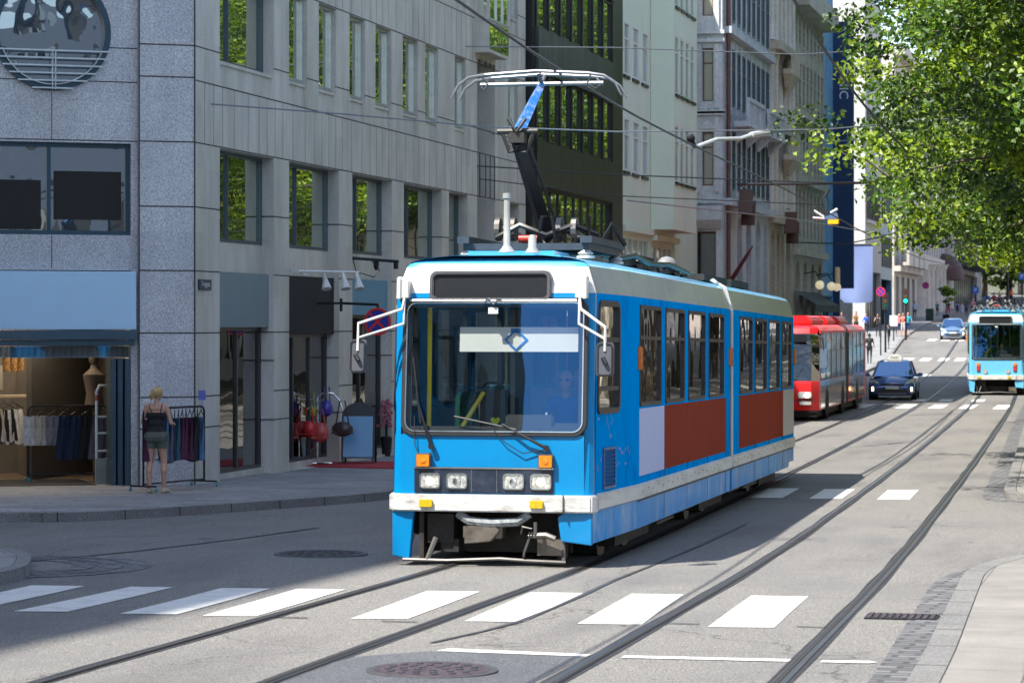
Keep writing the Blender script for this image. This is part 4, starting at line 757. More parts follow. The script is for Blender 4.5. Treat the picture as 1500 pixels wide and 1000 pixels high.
def make_tram(root,rear=False,full=True):
    L1=11.42; y2=11.62; LE=21.2; END=22.5
    # --- side walls with window openings (right side faces the camera) ---
    pit=2.12; w0=2.5; wins=[(w0+.02+k*pit,w0+1.76+k*pit) for k in range(4)]; wins2=[(12.62+k*pit,14.4+k*pit) for k in range(4)]
    zb,zt=1.77,2.97
    mb=MB()
    for sx in (1,-1):
        fr=Matrix(((0,-sx,0,sx*WB),(1,0,0,0),(0,0,1,0),(0,0,0,1))); mb.M=fr
        wall(mb,YB,L1,.84,3.06,[(a,b,zb,zt,.05) for a,b in wins]); wall(mb,y2,LE,.84,3.06,[(a,b,zb,zt,.05) for a,b in wins2])
        mb.M=None
        # tapered cab sides
        ang=math.atan2(WB-WF,YB); fr=Matrix(((sx*math.sin(ang),-sx*math.cos(ang),0,sx*WF),(math.cos(ang),math.sin(ang),0,0),(0,0,1,0),(0,0,0,1))); mb.M=fr
        wall(mb,.1,YB/math.cos(ang)+.001,.84,3.06,[(.16,1.32,1.75,2.96,.05)])
        mb.M=None
        xe=WB-.16; mb.quad((sx*WB,LE,.84),(sx*xe,END,.84),(sx*xe,END,3.06),(sx*WB,LE,3.06))
    # front panel with the opening of the windscreen, corners rounded back
    mb.M=None
    for sx in (1,-1):
        P=[(WF+.0055,.11),(WF-.012,.045),(WF-.05,.008),(WF-.1,-.01)]
        for z0,z1 in ((.84,3.06),):
            for p,q in zip(P,P[1:]): mb.quad((sx*p[0],p[1],z0),(sx*q[0],q[1],z0),(sx*q[0],q[1],z1),(sx*p[0],p[1],z1))
    X=WF-.1
    mb.M=Matrix(((1,0,0,0),(0,1,0,-.01),(0,0,1,0),(0,0,0,1))); wall(mb,-X,X,.84,1.50,[]); wall(mb,-X,X,1.5,3.06,[(-X+.0,X,1.5,2.93,.04)]); mb.M=None
    nb=len(mb.f)
    mb.quad((-1.09,END,.84),(1.09,END,.84),(1.09,END,3.06),(-1.09,END,3.06))
    body=mb.build('body',[BLUED],root,local=True)
    body.data.materials.append(BLUE)
    for p in body.data.polygons:
        if p.center.y<.12: p.material_index=1
    # --- skirts ---
    def skirt(name,ya,yb,sx,xa,xb,z0,z1=.69,z00=None):
        mb=MB(); t=.04
        mb.add([(sx*xa,ya,z0 if z00 is None else z00),(sx*xb,yb,z0),(sx*xb,yb,z1),(sx*xa,ya,z1),(sx*(xa-t),ya,z0 if z00 is None else z00),(sx*(xb-t),yb,z0),(sx*(xb-t),yb,z1),(sx*(xa-t),ya,z1)],[(0,1,2,3),(7,6,5,4),(0,4,5,1),(3,2,6,7),(0,3,7,4),(1,5,6,2)]); mb.build(name,SKRT,root,local=True)
    def strip_(name,ya,yb,sx,xa,xb,mat=SSTR):
        mb=MB(); o=.03
        mb.add([(sx*xa,ya,.67),(sx*xb,yb,.67),(sx*xb,yb,.86),(sx*xa,ya,.86),(sx*(xa+o),ya,.69),(sx*(xb+o),yb,.69),(sx*(xb+o),yb,.84),(sx*(xa+o),ya,.84)],[(4,5,6,7),(0,1,5,4),(3,7,6,2),(0,4,7,3),(1,2,6,5)]); mb.build(name,mat,root,local=True)
    for sx in (1,-1):
        skirt('skirt_panel',.06,YB,sx,WF-.01,WB,.34,z00=.32); skirt('skirt_panel',YB+.01,L1,sx,WB,WB,.34); skirt('skirt_panel',y2,LE-.9,sx,WB,WB,.34); skirt('skirt_panel',LE-.88,LE,sx,WB,WB,.42); skirt('skirt_panel',LE,END,sx,WB,WB-.16,.42)
        strip_('side_bumper_strip',.16,YB,sx,WF+.01,WB); strip_('side_bumper_strip',YB+.01,L1,sx,WB,WB); strip_('side_bumper_strip',y2,LE,sx,WB,WB); strip_('side_bumper_strip',LE,END,sx,WB,WB-.16)
        mb=MB(); mb.prism([(.78 if sx>0 else -.92,.12 if sx<0 else .34),(1.12 if sx>0 else -1.12,.16 if sx<0 else .3),(1.12 if sx>0 else -1.12,.69),(.86 if sx>0 else -.86,.69),(.74 if sx>0 else -.88,.6)],-.03,.05,'y'); mb.build('corner_skirt',BLUE,root,bevel=.01,local=True)
        mb=MB(); mb.box(*sorted((sx*(WB+.001),sx*(WB+.012))),YB+.02,L1-.02,.655,.668); mb.box(*sorted((sx*(WB+.001),sx*(WB+.012))),y2+.02,LE-.1,.655,.668); mb.build('door_seam',RUB,root,local=True)
    # --- front bumper ---
    mb=MB(); P=[(-1.16,.2),(-1.165,.02),(-1.12,-.06),(-1.0,-.085),(0,-.11),(1.0,-.085),(1.12,-.06),(1.165,.02),(1.16,.2)]
    mb.prism(P,.655,.845,'z'); bp=mb.build('front_bumper',BUMP,root,bevel=.015,local=True)
    for x in (-.72,.52):
        mb=MB(); mb.prism(rrect(.15,.085,.015,3,x,.745),-.13,-.09,'y'); mb.build('reflector',YEL,bp,local=True,bevel=.004)
    mb=MB(); mb.box(.81,.814,-.116,-.05,.65,.85); mb.build('bumper_joint',RUB,bp,local=True)
    # --- cantrail band and roof ---
    def roof(ya,yb,ea,eb,ends):
        mb=MB(); secs=[]
        ys=sorted({ya,yb,*[y for y in (YB,) if ya<y<yb]}); 
        for y in ys: secs.append((y,profile(y)))
        V=[];nP=12
        for y,pr in secs: V+=[(x,y,z) for x,z in pr]+[(-x,y,z) for x,z in pr[::-1]]
        Fc=[];Mi=[]
        for i in range(len(secs)-1):
            for k in range(nP-1): Fc.append((i*nP+k,i*nP+k+1,(i+1)*nP+k+1,(i+1)*nP+k)); Mi.append(0 if k in(0,1,9,10) else 1)
        mb.add(V,Fc); mb.m=Mi
        for e,i in ((ends[0],0),(ends[1],len(secs)-1)):
            if e: mb.add([V[i*nP+k] for k in range(nP)],[tuple(range(nP))],0)
        return mb
    WR=M('tram_white_band_shaded',(.5,.52,.5),.3,coat=.3,var=.06,dirt_glint=(.3,.3,.27),dscale=1.8,damt=.5,stretch=(1,1,.4))  # side band: the white's shade put into a greyer colour
    roof(.12,L1,0,0,(False,True)).build('roof',[WR,CYAN],root,smooth=True,local=True,angle=25); roof(y2,LE,0,0,(True,False)).build('roof',[WR,CYAN],root,smooth=True,local=True,angle=25)
    mb=MB()   # front cap: white brow and blue roof edge
    pr=[(z,dy) for z,dy in ((3.06,-.012),(3.14,.0),(3.35,.06),(3.40,.1),(3.45,.26),(3.48,.6))]
    def brow(z,dy):
        k=np.interp(z,[3.06,3.14,3.36,3.41,3.45,3.48],[0,.025,.1,.16,.3,.62])
        X1=WF-k; return [(-X1-.003,.125+dy*.0,z),(-X1+.005,.06+dy*.8,z),(-X1+.06,.01+dy,z),(-X1+.14,dy,z),(X1-.14,dy,z),(X1-.06,.01+dy,z),(X1-.005,.06+dy*.8,z),(X1+.003,.125,z)]
    rows_=[brow(z,dy) for z,dy in pr]; V=[p for r_ in rows_ for p in r_]; Fc=[];Mi=[]
    for i in range(len(pr)-1):
        for k in range(7): Fc.append((i*8+k,i*8+k+1,i*8+9+k,i*8+8+k)); Mi.append(0 if i<2 else 1)
    mb.add(V,Fc); mb.m=Mi; mb.build('front_brow',[WHITE,CYAN],root,smooth=True,local=True,angle=30)
    mb=MB(); mb.box(-WB+.63,WB-.63,.7,L1,3.45,3.5); mb.box(-.5,.5,1.0,2.0,3.5,3.56); mb.build('roof_deck',CYAN,root,local=True)
    mb=MB(); mb.quad((-1.0,LE,3.06),(1.0,LE,3.06),(.9,END,3.06),(-.9,END,3.06)); mb.frus((-1.08,1.08,LE,END),(-.8,.8,LE,END-.5),3.06,3.46); mb.build('rear_cap',WHITE,root,local=True)
    # articulation bellows
    mb=MB()
    for k in range(4):
        e=.06 if k%2 else .02; y=L1+.05*k; mb.prism([(WB-e,.45),(WB-e,3.05),(WB-.2-e,3.42),(-WB+.2+e,3.42),(-WB+e,3.05),(-WB+e,.45)],y,y+.05,'y')
    mb.build('bellows',RUB,root,local=True)
    mb=MB(); mb.tube([(WB-.01,L1+.02,3.04),(WB-.1,L1+.02,3.38),(WB-.3,L1+.02,3.5)],.02,6); mb.tube([(WB-.005,y2,.7),(WB-.005,y2,3.04),(WB-.1,y2,3.38),(WB-.3,y2,3.51)],.03,6); mb.build('bellows_rim',WHITE,root,local=True)
    # --- windscreen ---
    WX,WZ0,WZ1=2.0,1.53,2.96; cx=.015; cz=(WZ0+WZ1)/2; Wh=WZ1-WZ0
    mb=MB(); ring(mb,rrect(WX+.09,Wh+.09,.15,5,cx,cz),rrect(WX-.02,Wh-.02,.1,5,cx,cz),-.035,.03); wf=mb.build('windscreen_frame',RUB,root,local=True,bevel=.008)
    mb=MB(); ring(mb,rrect(WX+.0,Wh+.0,.115,5,cx,cz),rrect(WX-.025,Wh-.025,.105,5,cx,cz),-.042,-.034); mb.build('trim',CHR,wf,local=True)
    mb=MB(); mb.add([(x,-.012,z) for x,z in rrect(WX-.02,Wh-.02,.1,5,cx,cz)],[tuple(range(24))]); mb.build('windscreen_glass',WSG,root,local=True)
    mb=MB(); ring(mb,[(-X-.0,1.5),(X,1.5),(X,2.93),(-X,2.93)],[(cx-WX/2+.06,WZ0+.06),(cx+WX/2-.06,WZ0+.06),(cx+WX/2-.06,2.9),(cx-WX/2+.06,2.9)],.02,.05); mb.build('windscreen_surround',RUB,root,local=True)
    # destination box
    mb=MB(); ring(mb,rrect(1.37,.345,.075,5,-.045,3.135),rrect(1.28,.255,.05,5,-.045,3.135),-.06,.06); ds=mb.build('destination_box',GRYB,root,local=True,bevel=.012)
    mb=MB(); mb.prism(rrect(1.29,.265,.05,5,-.045,3.135),-.03,.05,'y'); mb.build('sign_glass',BLK,ds,local=True)
    # roof-edge lamp cable and wiper hub at the top centre
    mb=MB(); mb.tube([(-.95,-.05,2.975),(.95,-.05,2.975)],.016,6); mb.tube([(-.1,-.06,2.96),(-.05,-.08,3.0),(0,-.08,2.94),(.06,-.08,3.0),(.12,-.06,2.95)],.014,6); mb.build('handrail',CHR,root,local=True)
    mb=MB(); mb.box(-.06,.05,-.05,-.03,2.83,2.9); mb.build('sticker',WHITE,root,local=True)
    # headlights
    mb=MB(); mb.box(-.87,.69,-.036,-.008,.86,1.135); hp=mb.build('headlight_panel',NAVY,root,local=True,bevel=.006)
    mb=MB(); mb.box(-.875,.695,-.045,-.035,1.125,1.142); mb.box(-.225,-.22,-.04,-.035,.87,1.12); mb.box(.06,.065,-.04,-.035,.87,1.12); mb.build('panel_trim',CHR,hp,local=True)
    for x,lit in ((-.69,1),(-.385,0),(.25,0),(.555,1)):
        mb=MB(); ring(mb,rrect(.235,.175,.04,4,x,.99),rrect(.205,.145,.03,4,x,.99),-.062,-.03); h=mb.build('headlight',CHR,root,local=True,bevel=.004)
        mb=MB(); mb.prism(rrect(.21,.15,.03,4,x,.99),-.05,-.034,'y'); mb.build('lens',LENS,h,local=True)
        mb=MB(); mb.lathe([(.045,-.054),(.04,-.058),(.012,-.060)],(x,0,.985),'y',14); mb.build('bulb',WARM if lit else CHR,h,local=True)
    for x in (-.76,.615):
        mb=MB(); mb.prism(rrect(.165,.155,.015,3,x,1.215),-.085,-.008,'y'); ti=mb.build('turn_signal',GRYB,root,local=True,bevel=.006)
        mb=MB(); mb.prism(rrect(.14,.13,.012,3,x,1.215),-.097,-.08,'y'); mb.lathe([(.03,-.104),(.012,-.107)],(x,0,1.215),'y',10); mb.build('amber_lens',AMB,ti,local=True)
    # wipers
    def wiper(p0,p1,blade):
        mb=MB(); mb.lathe([(.035,-.05),(.03,-.0)],(p0[0],-.03,p0[1]),'y',10); mb.tube([(p0[0],-.06,p0[1]),((p0[0]+p1[0])/2,-.085,(p0[1]+p1[1])/2),(p1[0],-.06,p1[1])],[.022,.014,.009],6); w_=mb.build('wiper_arm',BLKF,root,local=True,smooth=True)
        mb=MB(); mb.tube([(blade[0][0],-.05,blade[0][1]),(blade[1][0],-.045,blade[1][1])],.011,6); mb.build('wiper_blade',RUB,w_,local=True)
    wiper((-.67,1.37),(-.86,1.95),((-.90,2.35),(-.80,1.62))); wiper((.62,1.36),(.12,1.62),((-.42,1.70),(.28,1.56)))
    mb=MB(); mb.tube([(.6,-.03,1.34),(.35,-.05,1.3),(.15,-.05,1.42),(-.02,-.05,1.6)],.006,5); mb.tube([(-.68,-.03,1.3),(-.8,-.05,1.25),(-.86,-.05,1.38),(-.87,-.05,1.7)],.006,5); mb.build('washer_hose',RUB,root,local=True)
    # mirrors on long white bars
    for sx,brx,mx,mz in ((-1,-1.0,-1.46,2.36),(1,.97,1.30,2.33)):
        mb=MB(); mb.box(brx-.05,brx+.05,-.12,.02,3.0,3.2); mb.box(brx+.06*sx-.025,brx+.06*sx+.025,-.14,.02,2.99,3.24); br=mb.build('mirror_bracket',WHITE,root,local=True,bevel=.01)
        kx=mx+.0; y=-.34
        mb=MB(); mb.tube([(brx,-.1,3.02),(brx+.02*sx,-.13,2.88),(kx,y,2.72 if sx<0 else 2.68),(kx,y,2.42)],.017,7); mb.tube([(brx,-.1,3.0),(brx-.0*sx,-.12,2.72),(kx,y,2.56 if sx<0 else 2.55)],.015,7); mr=mb.build('mirror',WHITE,root,local=True,smooth=True)
        mb=MB(); mb.prism(rrect(.19,.37,.045,4,mx,mz),y-.0,y+.07,'y'); mb.build('mirror_housing',M('grey_mirror_housing',(.07,.075,.09),.4),mr,local=True,bevel=.012)
        mb=MB(); ring(mb,rrect(.17,.35,.04,4,mx,mz),rrect(.14,.32,.03,4,mx,mz),y-.01,y+.0); mb.tube([(mx-.02,y-.02,mz+.02),(mx+.02,y-.03,mz-.05)],.025,6); mb.build('mirror_clamp',BLKF,mr,local=True)
    # cab side windows with slider bars, vents, orange marker lights
    ang=math.atan2(WB-WF,YB)
    for sx in (1,-1):
        fr=Matrix(((sx*math.sin(ang),-sx*math.cos(ang),0,sx*WF),(math.cos(ang),math.sin(ang),0,0),(0,0,1,0),(0,0,0,1)))
        mb=MB(); mb.M=fr; ring(mb,rrect(1.2,1.26,.13,5,.74,2.355),rrect(1.07,1.13,.08,5,.74,2.355),-.02,.06); 
        mb.box(.2,1.28,-.015,.05,2.52,2.58); mb.box(.2,1.28,-.012,.05,1.98,2.03); cw_=mb.build('cab_window_frame',RUB,root,local=True,bevel=.006)
        mb=MB(); mb.M=fr; mb.quad((.18,.02,1.77),(1.3,.02,1.77),(1.3,.02,2.94),(.18,.02,2.94)); mb.build('glass',TWG,cw_,local=True)
        mb=MB(); mb.M=fr
        for k in range(9): mb.add([(.5,-.003,.92+.045*k),(1.05,-.003,.92+.045*k),(1.05,-.028,.945+.045*k),(.5,-.028,.945+.045*k),(.5,-.003,.958+.045*k),(1.05,-.003,.958+.045*k)],[(0,1,2,3),(3,2,5,4)])
        ring(mb,[(.46,.89),(1.09,.89),(1.09,1.35),(.46,1.35)],[(.5,.92),(1.05,.92),(1.05,1.32),(.5,1.32)],-.02,.01); mb.build('vent_grille',M('vent_blue',(.006,.09,.27),.4),root,local=True)
        for y in (2.42,11.3,21.15):
            x0=WB+.0 if y>2.5 else side_x(y); mb=MB(); mb.box(*sorted((sx*x0,sx*(x0+.055))),y-.05,y+.05,2.2,2.48); mb.build('marker_light',AMB,root,local=True,bevel=.012)
    # side windows
    ref=None
    for sx in (1,-1):
        for i,(a,b) in enumerate(wins+wins2):
            if ref is None:
                w_=b-a; mb=MB(); ring(mb,rrect(w_,zt-zb,.09,4,w_/2,(zt-zb)/2),rrect(w_-.09,zt-zb-.09,.06,4,w_/2,(zt-zb)/2),-.012,.05,'x'); mb.box(-.01,.045,.04,w_-.04,.79,.835); ref=mb.build('window_frame',RUB,root,local=True)
                g=MB(); g.add([(.018,p[0],p[1]) for p in rrect(w_-.02,zt-zb-.02,.07,4,w_/2,(zt-zb)/2)],[tuple(range(20))]); rg=g.build('glass',TWG,ref,local=True); o=ref
            else:
                o=ref.copy(); COL.objects.link(o); o.parent=root; g_=rg.copy(); COL.objects.link(g_); g_.parent=o
            o.matrix_local=Matrix(((-sx,0,0,sx*WB),(0,1,0,a),(0,0,1,zb),(0,0,0,1)))
            if sx<0: pass
    # advertising panels
    for sx in (1,-1):
        for a,b,z0,m_ in ((2.5,4.52,.95,LILAC),(4.53,10.85,.95,BROWN),(12.55,19.2,.93,BROWN),(19.22,21.18,.93,GREYP)):
            mb=MB(); mb.box(*sorted((sx*(WB+.0),sx*(WB+.006))),a,b,z0,1.745); mb.build('side_panel',m_,root,local=True)
    # --- underframe ---
    mb=MB(); mb.box(-1.0,1.0,.5,11.2,.36,.62); mb.box(-1.0,1.0,11.8,21.8,.36,.62); uf=mb.build('underframe',UND,root,local=True)
    for y in (3.2,10.6,18.4) if full else (3.2,):
        mb=MB(); mb.box(-.95,.95,y-1.25,y+1.25,.3,.5); mb.box(.86,1.06,y-1.3,y+1.3,.16,.28); mb.box(-1.06,-.86,y-1.3,y+1.3,.16,.28); bg=mb.build('bogie',UND,root,local=True)
        for dy in (-.9,.9):
            for sx in (1,-1):
                mb=MB(); mb.lathe([(.05,-.07),(.3,-.065),(.34,-.03),(.34,.05),(.36,.065)],(sx*.76,y+dy,.345),'x',20); mb.build('wheel',STEEL,bg,local=True,smooth=True)
    for a,b,z in ((5.1,6.6,.22),(6.9,8.6,.26),(12.6,14.0,.25),(14.6,16.5,.22),(19.9,20.9,.28)):
        mb=MB(); mb.box(-1.0,1.08,a,b,z,.5); 
        for q in range(int((b-a)/.14)): mb.box(1.08,1.1,a+.05+q*.14,a+.1+q*.14,z+.03,.48)
        mb.build('equipment_box',M('dusty_equipment',(.07,.065,.06),.6,var=.5,scale=5),root,local=True)
    # front end below the bumper: coupler, hoses, lifeguard
    mb=MB(); mb.box(-.86,.8,.5,.56,.18,.66); mb.box(-.75,-.45,.1,.5,.3,.62); mb.box(-.6,-.4,.12,.3,.2,.34); mb.box(-.83,-.78,.05,.4,.1,.66); mb.box(.72,.78,.1,.4,.14,.66); mb.build('front_bulkhead',UND,root,local=True)
    COUP=M('grimy_coupler',(.14,.12,.1),.5,.5,var=.5,scale=5); mb=MB(); mb.tube([(-.05,.5,.44),(-.05,.12,.44)],.1,10); mb.box(-.32,.12,-.02,.22,.36,.5); mb.prism([(-.3,.3),(.0,.33),(.1,.45),(.04,.52),(-.28,.5)],-.06,.04,'y'); mb.build('coupler',COUP,root,local=True,bevel=.01)
    mb=MB(); mb.tube([(-.38,.0,.63),(-.25,-.02,.55),(0,-.03,.53),(.3,-.02,.55),(.42,0,.64)],.05,8); mb.build('air_hose',M('dusty_corrugated_hose',(.2,.22,.23),.7,var=.6,scale=14),root,local=True,smooth=True)
    mb=MB(); mb.tube([(.33,.0,.42),(.36,-.08,.5),(.46,-.08,.48),(.43,-.08,.36),(.38,-.08,.22),(.37,-.06,.17)],.014,6); mb.tube([(.42,-.02,.4),(.62,-.06,.41),(.72,-.06,.37)],.035,7); mb.tube([(.5,-.06,.55),(.5,-.06,.38)],.02,6);  mb.build('brake_hose',STEEL,root,local=True,smooth=True)
    mb=MB(); mb.box(.5,.78,.05,.35,.18,.36); mb.build('equipment_box',COUP,root,local=True)
    mb=MB(); mb.tube([(-1.0,-.02,.12),(-.5,-.05,.115),(.1,-.05,.145),(.45,-.04,.125),(.82,.02,.11)],.02,7); mb.tube([(-.98,0,.12),(-.9,.1,.4)],.018,6); mb.tube([(.8,.02,.11),(.78,.1,.42)],.022,6); mb.tube([(-.72,-.03,.12),(-.64,.05,.36)],.03,6); mb.build('lifeguard_rod',STEEL,root,local=True,smooth=True)
    # --- roof gear ---
    mb=MB(); mb.lathe([(.1,0),(.06,.05),(.04,.08),(.036,.6),(.05,.605),(.05,.66),(.0,.665)],(.03,.55,3.53),n=10); an=mb.build('antenna',M('pale_grey_plastic',(.3,.3,.29),.5),root,local=True,smooth=True); mb=MB(); mb.lathe([(.09,0),(.05,.06),(.045,.18),(.03,.2)],(.33,.5,3.52),n=10); mb.build('antenna',MATS['pale_grey_plastic'],root,local=True,smooth=True)
    mb=MB(); mb.box(-.75,.75,1.9,4.1,3.6,3.68); mb.box(-.8,-.66,1.8,4.2,3.68,3.76); mb.box(.66,.8,1.8,4.2,3.68,3.76); pb=mb.build('pantograph_base',M('blue_grey_frame',(.035,.045,.06),.5,var=.3),root,local=True)
    for x,y in ((-.7,1.95),(.7,1.95),(-.7,4.05),(.7,4.05)):
        mb=MB(); mb.lathe([(.11,0),(.11,.03),(.07,.04),(.1,.06),(.07,.08),(.05,.1)],(x,y,3.5),n=10); mb.build('insulator',WHITE,pb,local=True,smooth=True)
    for x in (-.32,.42):
        mb=MB(); mb.lathe([(.06,-.12),(.14,-.12),(.14,-.06),(.05,-.05),(.05,.05),(.14,.06),(.14,.12),(.06,.12)],(x,2.3,3.86),'x',14); mb.tube([(x,2.3,3.86),(x,3.5,3.78)],.05,8); mb.build('spring_drum',STEEL,root,local=True)
    mb=MB(); mb.tube([(-.4,2.1,3.75),(-.1,2.05,3.9),(.2,2.1,3.78),(.5,2.2,3.9),(.75,2.5,3.8)],.035,6); mb.tube([(.1,2.1,3.68),(.16,2.05,4.0),(.28,2.05,4.0),(.32,2.1,3.7)],.022,6); mb.tube([(.55,2.1,3.68),(.6,2.05,3.75),(.72,2.05,3.75),(.72,2.05,4.0)],.035,6); mb.tube([(.7,3,3.7),(.85,2.9,3.95),(.98,3.1,3.7)],.03,6); mb.build('cable_loop',BLKF,root,local=True,smooth=True)
    mb=MB(); mb.tube([(-.12,2.1,3.74),(.1,2.1,3.74)],.05,10); mb.build('insulator',RED,root,local=True,smooth=True)
    # pantograph: lower arm, knee, blue upper arm, bow with horns
    K=(-.07,1.75,4.86); B=(.06,2.95,3.8); T=(.03,2.7,5.62)
    mb=MB(); mb.tube([B,K],[.105,.085],4); mb.tube([(B[0]+.16,B[1]+.1,B[2]-.04),(K[0]+.13,K[1]+.05,K[2]-.05)],.02,6); mb.build('lower_arm',BLKF,root,local=True)
    mb=MB(); mb.box(K[0]-.09,K[0]+.09,K[1]-.07,K[1]+.07,K[2]-.02,K[2]+.1); mb.tube([(K[0]-.24,K[1],K[2]+.12),(K[0]+.24,K[1],K[2]+.12)],.035,8); mb.tube([(K[0]-.2,K[1],K[2]+.14),(K[0]-.1,K[1],K[2]-.12),(K[0]+.1,K[1],K[2]-.12),(K[0]+.2,K[1],K[2]+.14)],.025,6); mb.tube([(K[0]-.1,K[1]-.05,K[2]+.26),(K[0],K[1]-.08,K[2]+.1),(K[0]+.1,K[1]-.05,K[2]+.26)],.025,6); mb.build('knee_joint',M('dark_hinge_steel',(.05,.048,.045),.5,.5,var=.4),root,local=True)
    mb=MB(); mb.tube([(K[0],K[1],K[2]+.1),T],[.085,.05],4); mb.build('upper_arm',PANBL,root,local=True)
    mb=MB(); mb.tube([(-.72,2.7,5.62),(.78,2.7,5.62)],.026,8)
    for y in (2.5,2.9):
        mb.tube([(-.62,y,5.72),(0,y,5.755),(.62,y,5.72)],.021,8); mb.tube([(T[0],2.7,5.62),(T[0],y,5.74)],.025,6)
        for sx in (1,-1): mb.tube([(sx*.62,y,5.72),(sx*.82,y,5.69),(sx*.95,y,5.6),(sx*1.03,y,5.45)],[.021,.019,.017,.013],7)
    for sx in (1,-1): mb.tube([(sx*.66,2.5,5.7),(sx*.6,2.6,5.6),(sx*.68,2.7,5.56),(sx*.74,2.8,5.62),(sx*.66,2.9,5.7)],.012,5)
    mb.build('contact_bow',ALUM,root,local=True,smooth=True)
    mb=MB(); mb.box(-.6,.6,5.2,6.6,3.54,3.68); mb.box(-.5,.55,7.0,8.4,3.54,3.72); mb.box(-.6,.6,9.0,10.6,3.54,3.66); mb.build('roof_box',UND,root,local=True)
    mb=MB(); mb.tube([(.7,4.3,3.58),(.72,5.5,3.66),(.7,7,3.6),(.74,8.5,3.64),(.7,10.8,3.58)],.035,6); mb.tube([(.5,4.3,3.6),(.5,10.8,3.62)],.025,6)
    for y in (5,6.2,7.4,8.6,9.8,10.6): mb.lathe([(.06,0),(.06,.04),(.03,.05),(.05,.09),(.03,.12)],(.66,y,3.52),n=8)
    mb.build('roof_cable',BLKF,root,local=True,smooth=True)
    mb=MB(); mb.box(-.65,.65,13,16,3.54,3.64); mb.box(-.6,.6,17,19.5,3.54,3.66); mb.build('roof_box',UND,root,local=True)
    mb=MB(); mb.ell((.45,10.3,3.66),(.16,.3,.16),10,6); mb.build('resistor_drum',M('grey_drum',(.2,.2,.21),.5),root,local=True,smooth=True)
    # --- interior ---
    mb=MB(); mb.box(-1.1,1.1,.05,21.5,.84,.9); mb.build('floor',FLOOR,root,local=True)
    mb=MB(); mb.box(-1.05,1.05,.15,21.3,3.02,3.05); mb.build('ceiling_lining',LINER,root,local=True)
    mb=MB(); mb.box(-.98,1.02,.1,.55,.9,1.5); mb.box(.05,.95,.14,.6,1.5,1.62); mb.box(.12,.66,.12,.2,1.56,1.72); mb.build('dashboard',M('black_dashboard',(.02,.02,.022),.5),root,local=True,bevel=.02)
    mb=MB(); mb.box(.0,.05,1.0,2.0,.9,2.9); mb.box(.05,1.1,1.95,2.0,.9,2.0); mb.build('cab_partition',M('partition_grey',(.1,.11,.12),.5),root,local=True)
    mb=MB(); mb.box(-.42,.92,.16,.175,2.41,2.685); vs=mb.build('sun_visor',VIS,root,local=True,bevel=.003)
    mb=MB(); cx_,cz_=.22,2.545; Po=[(cx_,cz_+.13),(cx_+.135,cz_),(cx_,cz_-.13),(cx_-.135,cz_)]; Pi=[(cx_,cz_+.1),(cx_+.105,cz_),(cx_,cz_-.1),(cx_-.105,cz_)]; ring(mb,Po,Pi,.15,.162); mb.box(cx_-.06,cx_+.05,.15,.162,2.62,2.67); mb.build('diamond_emblem',LOGO,vs,local=True)
    for pts in ([(-.86,.6,.9),(-.86,.6,2.95)],[(-.27,2.1,.9),(-.27,2.1,2.95)],[(-.66,.7,1.3),(-.3,.95,1.95)],[(-.5,4.2,.9),(-.5,4.2,2.95)],[(.5,5.2,.9),(.5,5.2,2.95)],[(.2,7.5,.9),(.2,7.5,2.95)],[(.45,14.5,.9),(.45,14.5,2.95)]):
        mb=MB(); mb.tube(pts,.02 if pts[0][1]>1 else .028,7); mb.build('grab_pole',YPOLE,root,local=True,smooth=True)
    def seat(x,y,m=SEATM):
        mb=MB(); mb.prism(rrect(.44,.62,.1,4,x,1.62),y,y+.07,'y'); mb.box(x-.21,x+.21,y-.4,y+.02,1.28,1.36); mb.box(x-.05,x+.05,y-.3,y-.2,.9,1.28); s_=mb.build('seat',m,root,local=True,bevel=.02); mb=MB(); mb.tube([(x-.15,y+.03,1.9),(x-.12,y+.03,1.98),(x+.12,y+.03,1.98),(x+.15,y+.03,1.9)],.016,6); mb.build('hand_rail',M('turquoise_rail',(.05,.35,.55),.3),s_,local=True)
    seat(-.4,2.6); seat(-.85,2.9,M('green_seat_fabric',(.02,.12,.07),.8))
    for k in range(8):
        y=4.4+k*.86 if k<4 else 13+(k-4)*1.7
        for x in (-.85,-.4,.42,.87): seat(x,y+.0)
    mb=MB(); mb.tube([(-.1,1.05,2.0),(-.15,1.0,2.06),(-.28,1.0,2.06),(-.33,1.05,2.0)],.014,6); mb.box(-.36,-.06,1.0,1.12,1.05,1.98); mb.build('ticket_cabinet',BLKF,root,local=True,bevel=.02)
    mb=MB(); mb.tube([(-.36,.97,1.2),(-.36,.97,1.85),(-.3,.95,1.95)],.018,6); mb.tube([(-.46,.98,1.3),(-.46,.98,1.8),(-.4,.97,1.93)],.018,6); mb.build('chrome_rail',CHR,root,local=True)
    mb=MB(); P=[(0,-.055),(.05,.0),(.055,.03),(.03,.05),(0,.03),(-.03,.05),(-.055,.03),(-.05,0)]; mb.prism([(x-.17,z+1.62) for x,z in P],.985,1.0,'y'); mb.build('heart_sticker',M('lime_yellow',(.7,.75,.02),.5),root,local=True)
    mb=MB(); mb.tube([(.55,.3,1.62),(.55,.3,1.74)],.012,6); mb.box(.28,.82,.07,.09,1.5,1.58); mb.build('schedule_board',VIS,root,local=True)
TR=thing('articulated_tram','blue and white two-section tram with raised pantograph, filling the middle of the street','tram',(-6.97,29.2,G(30)-.035),R(1.55),rx=-math.atan((G(30)-G(50))/20))
make_tram(TR)

def lean(o,k=.085):      # the front leans back above the windscreen sill
    for c in kids(o):
        if c.type=='MESH' and c.matrix_local==Matrix.Identity(4):
            for v in c.data.vertices:
                if v.co.z>1.5 and v.co.y<1.3: v.co.y+=k*(min(v.co.z,3.3)-1.5)*min(1,max(0,(1.3-v.co.y)/1.2))
        if c.children and c.name.split('.')[0]!='window_frame': lean(c,k)
lean(TR)

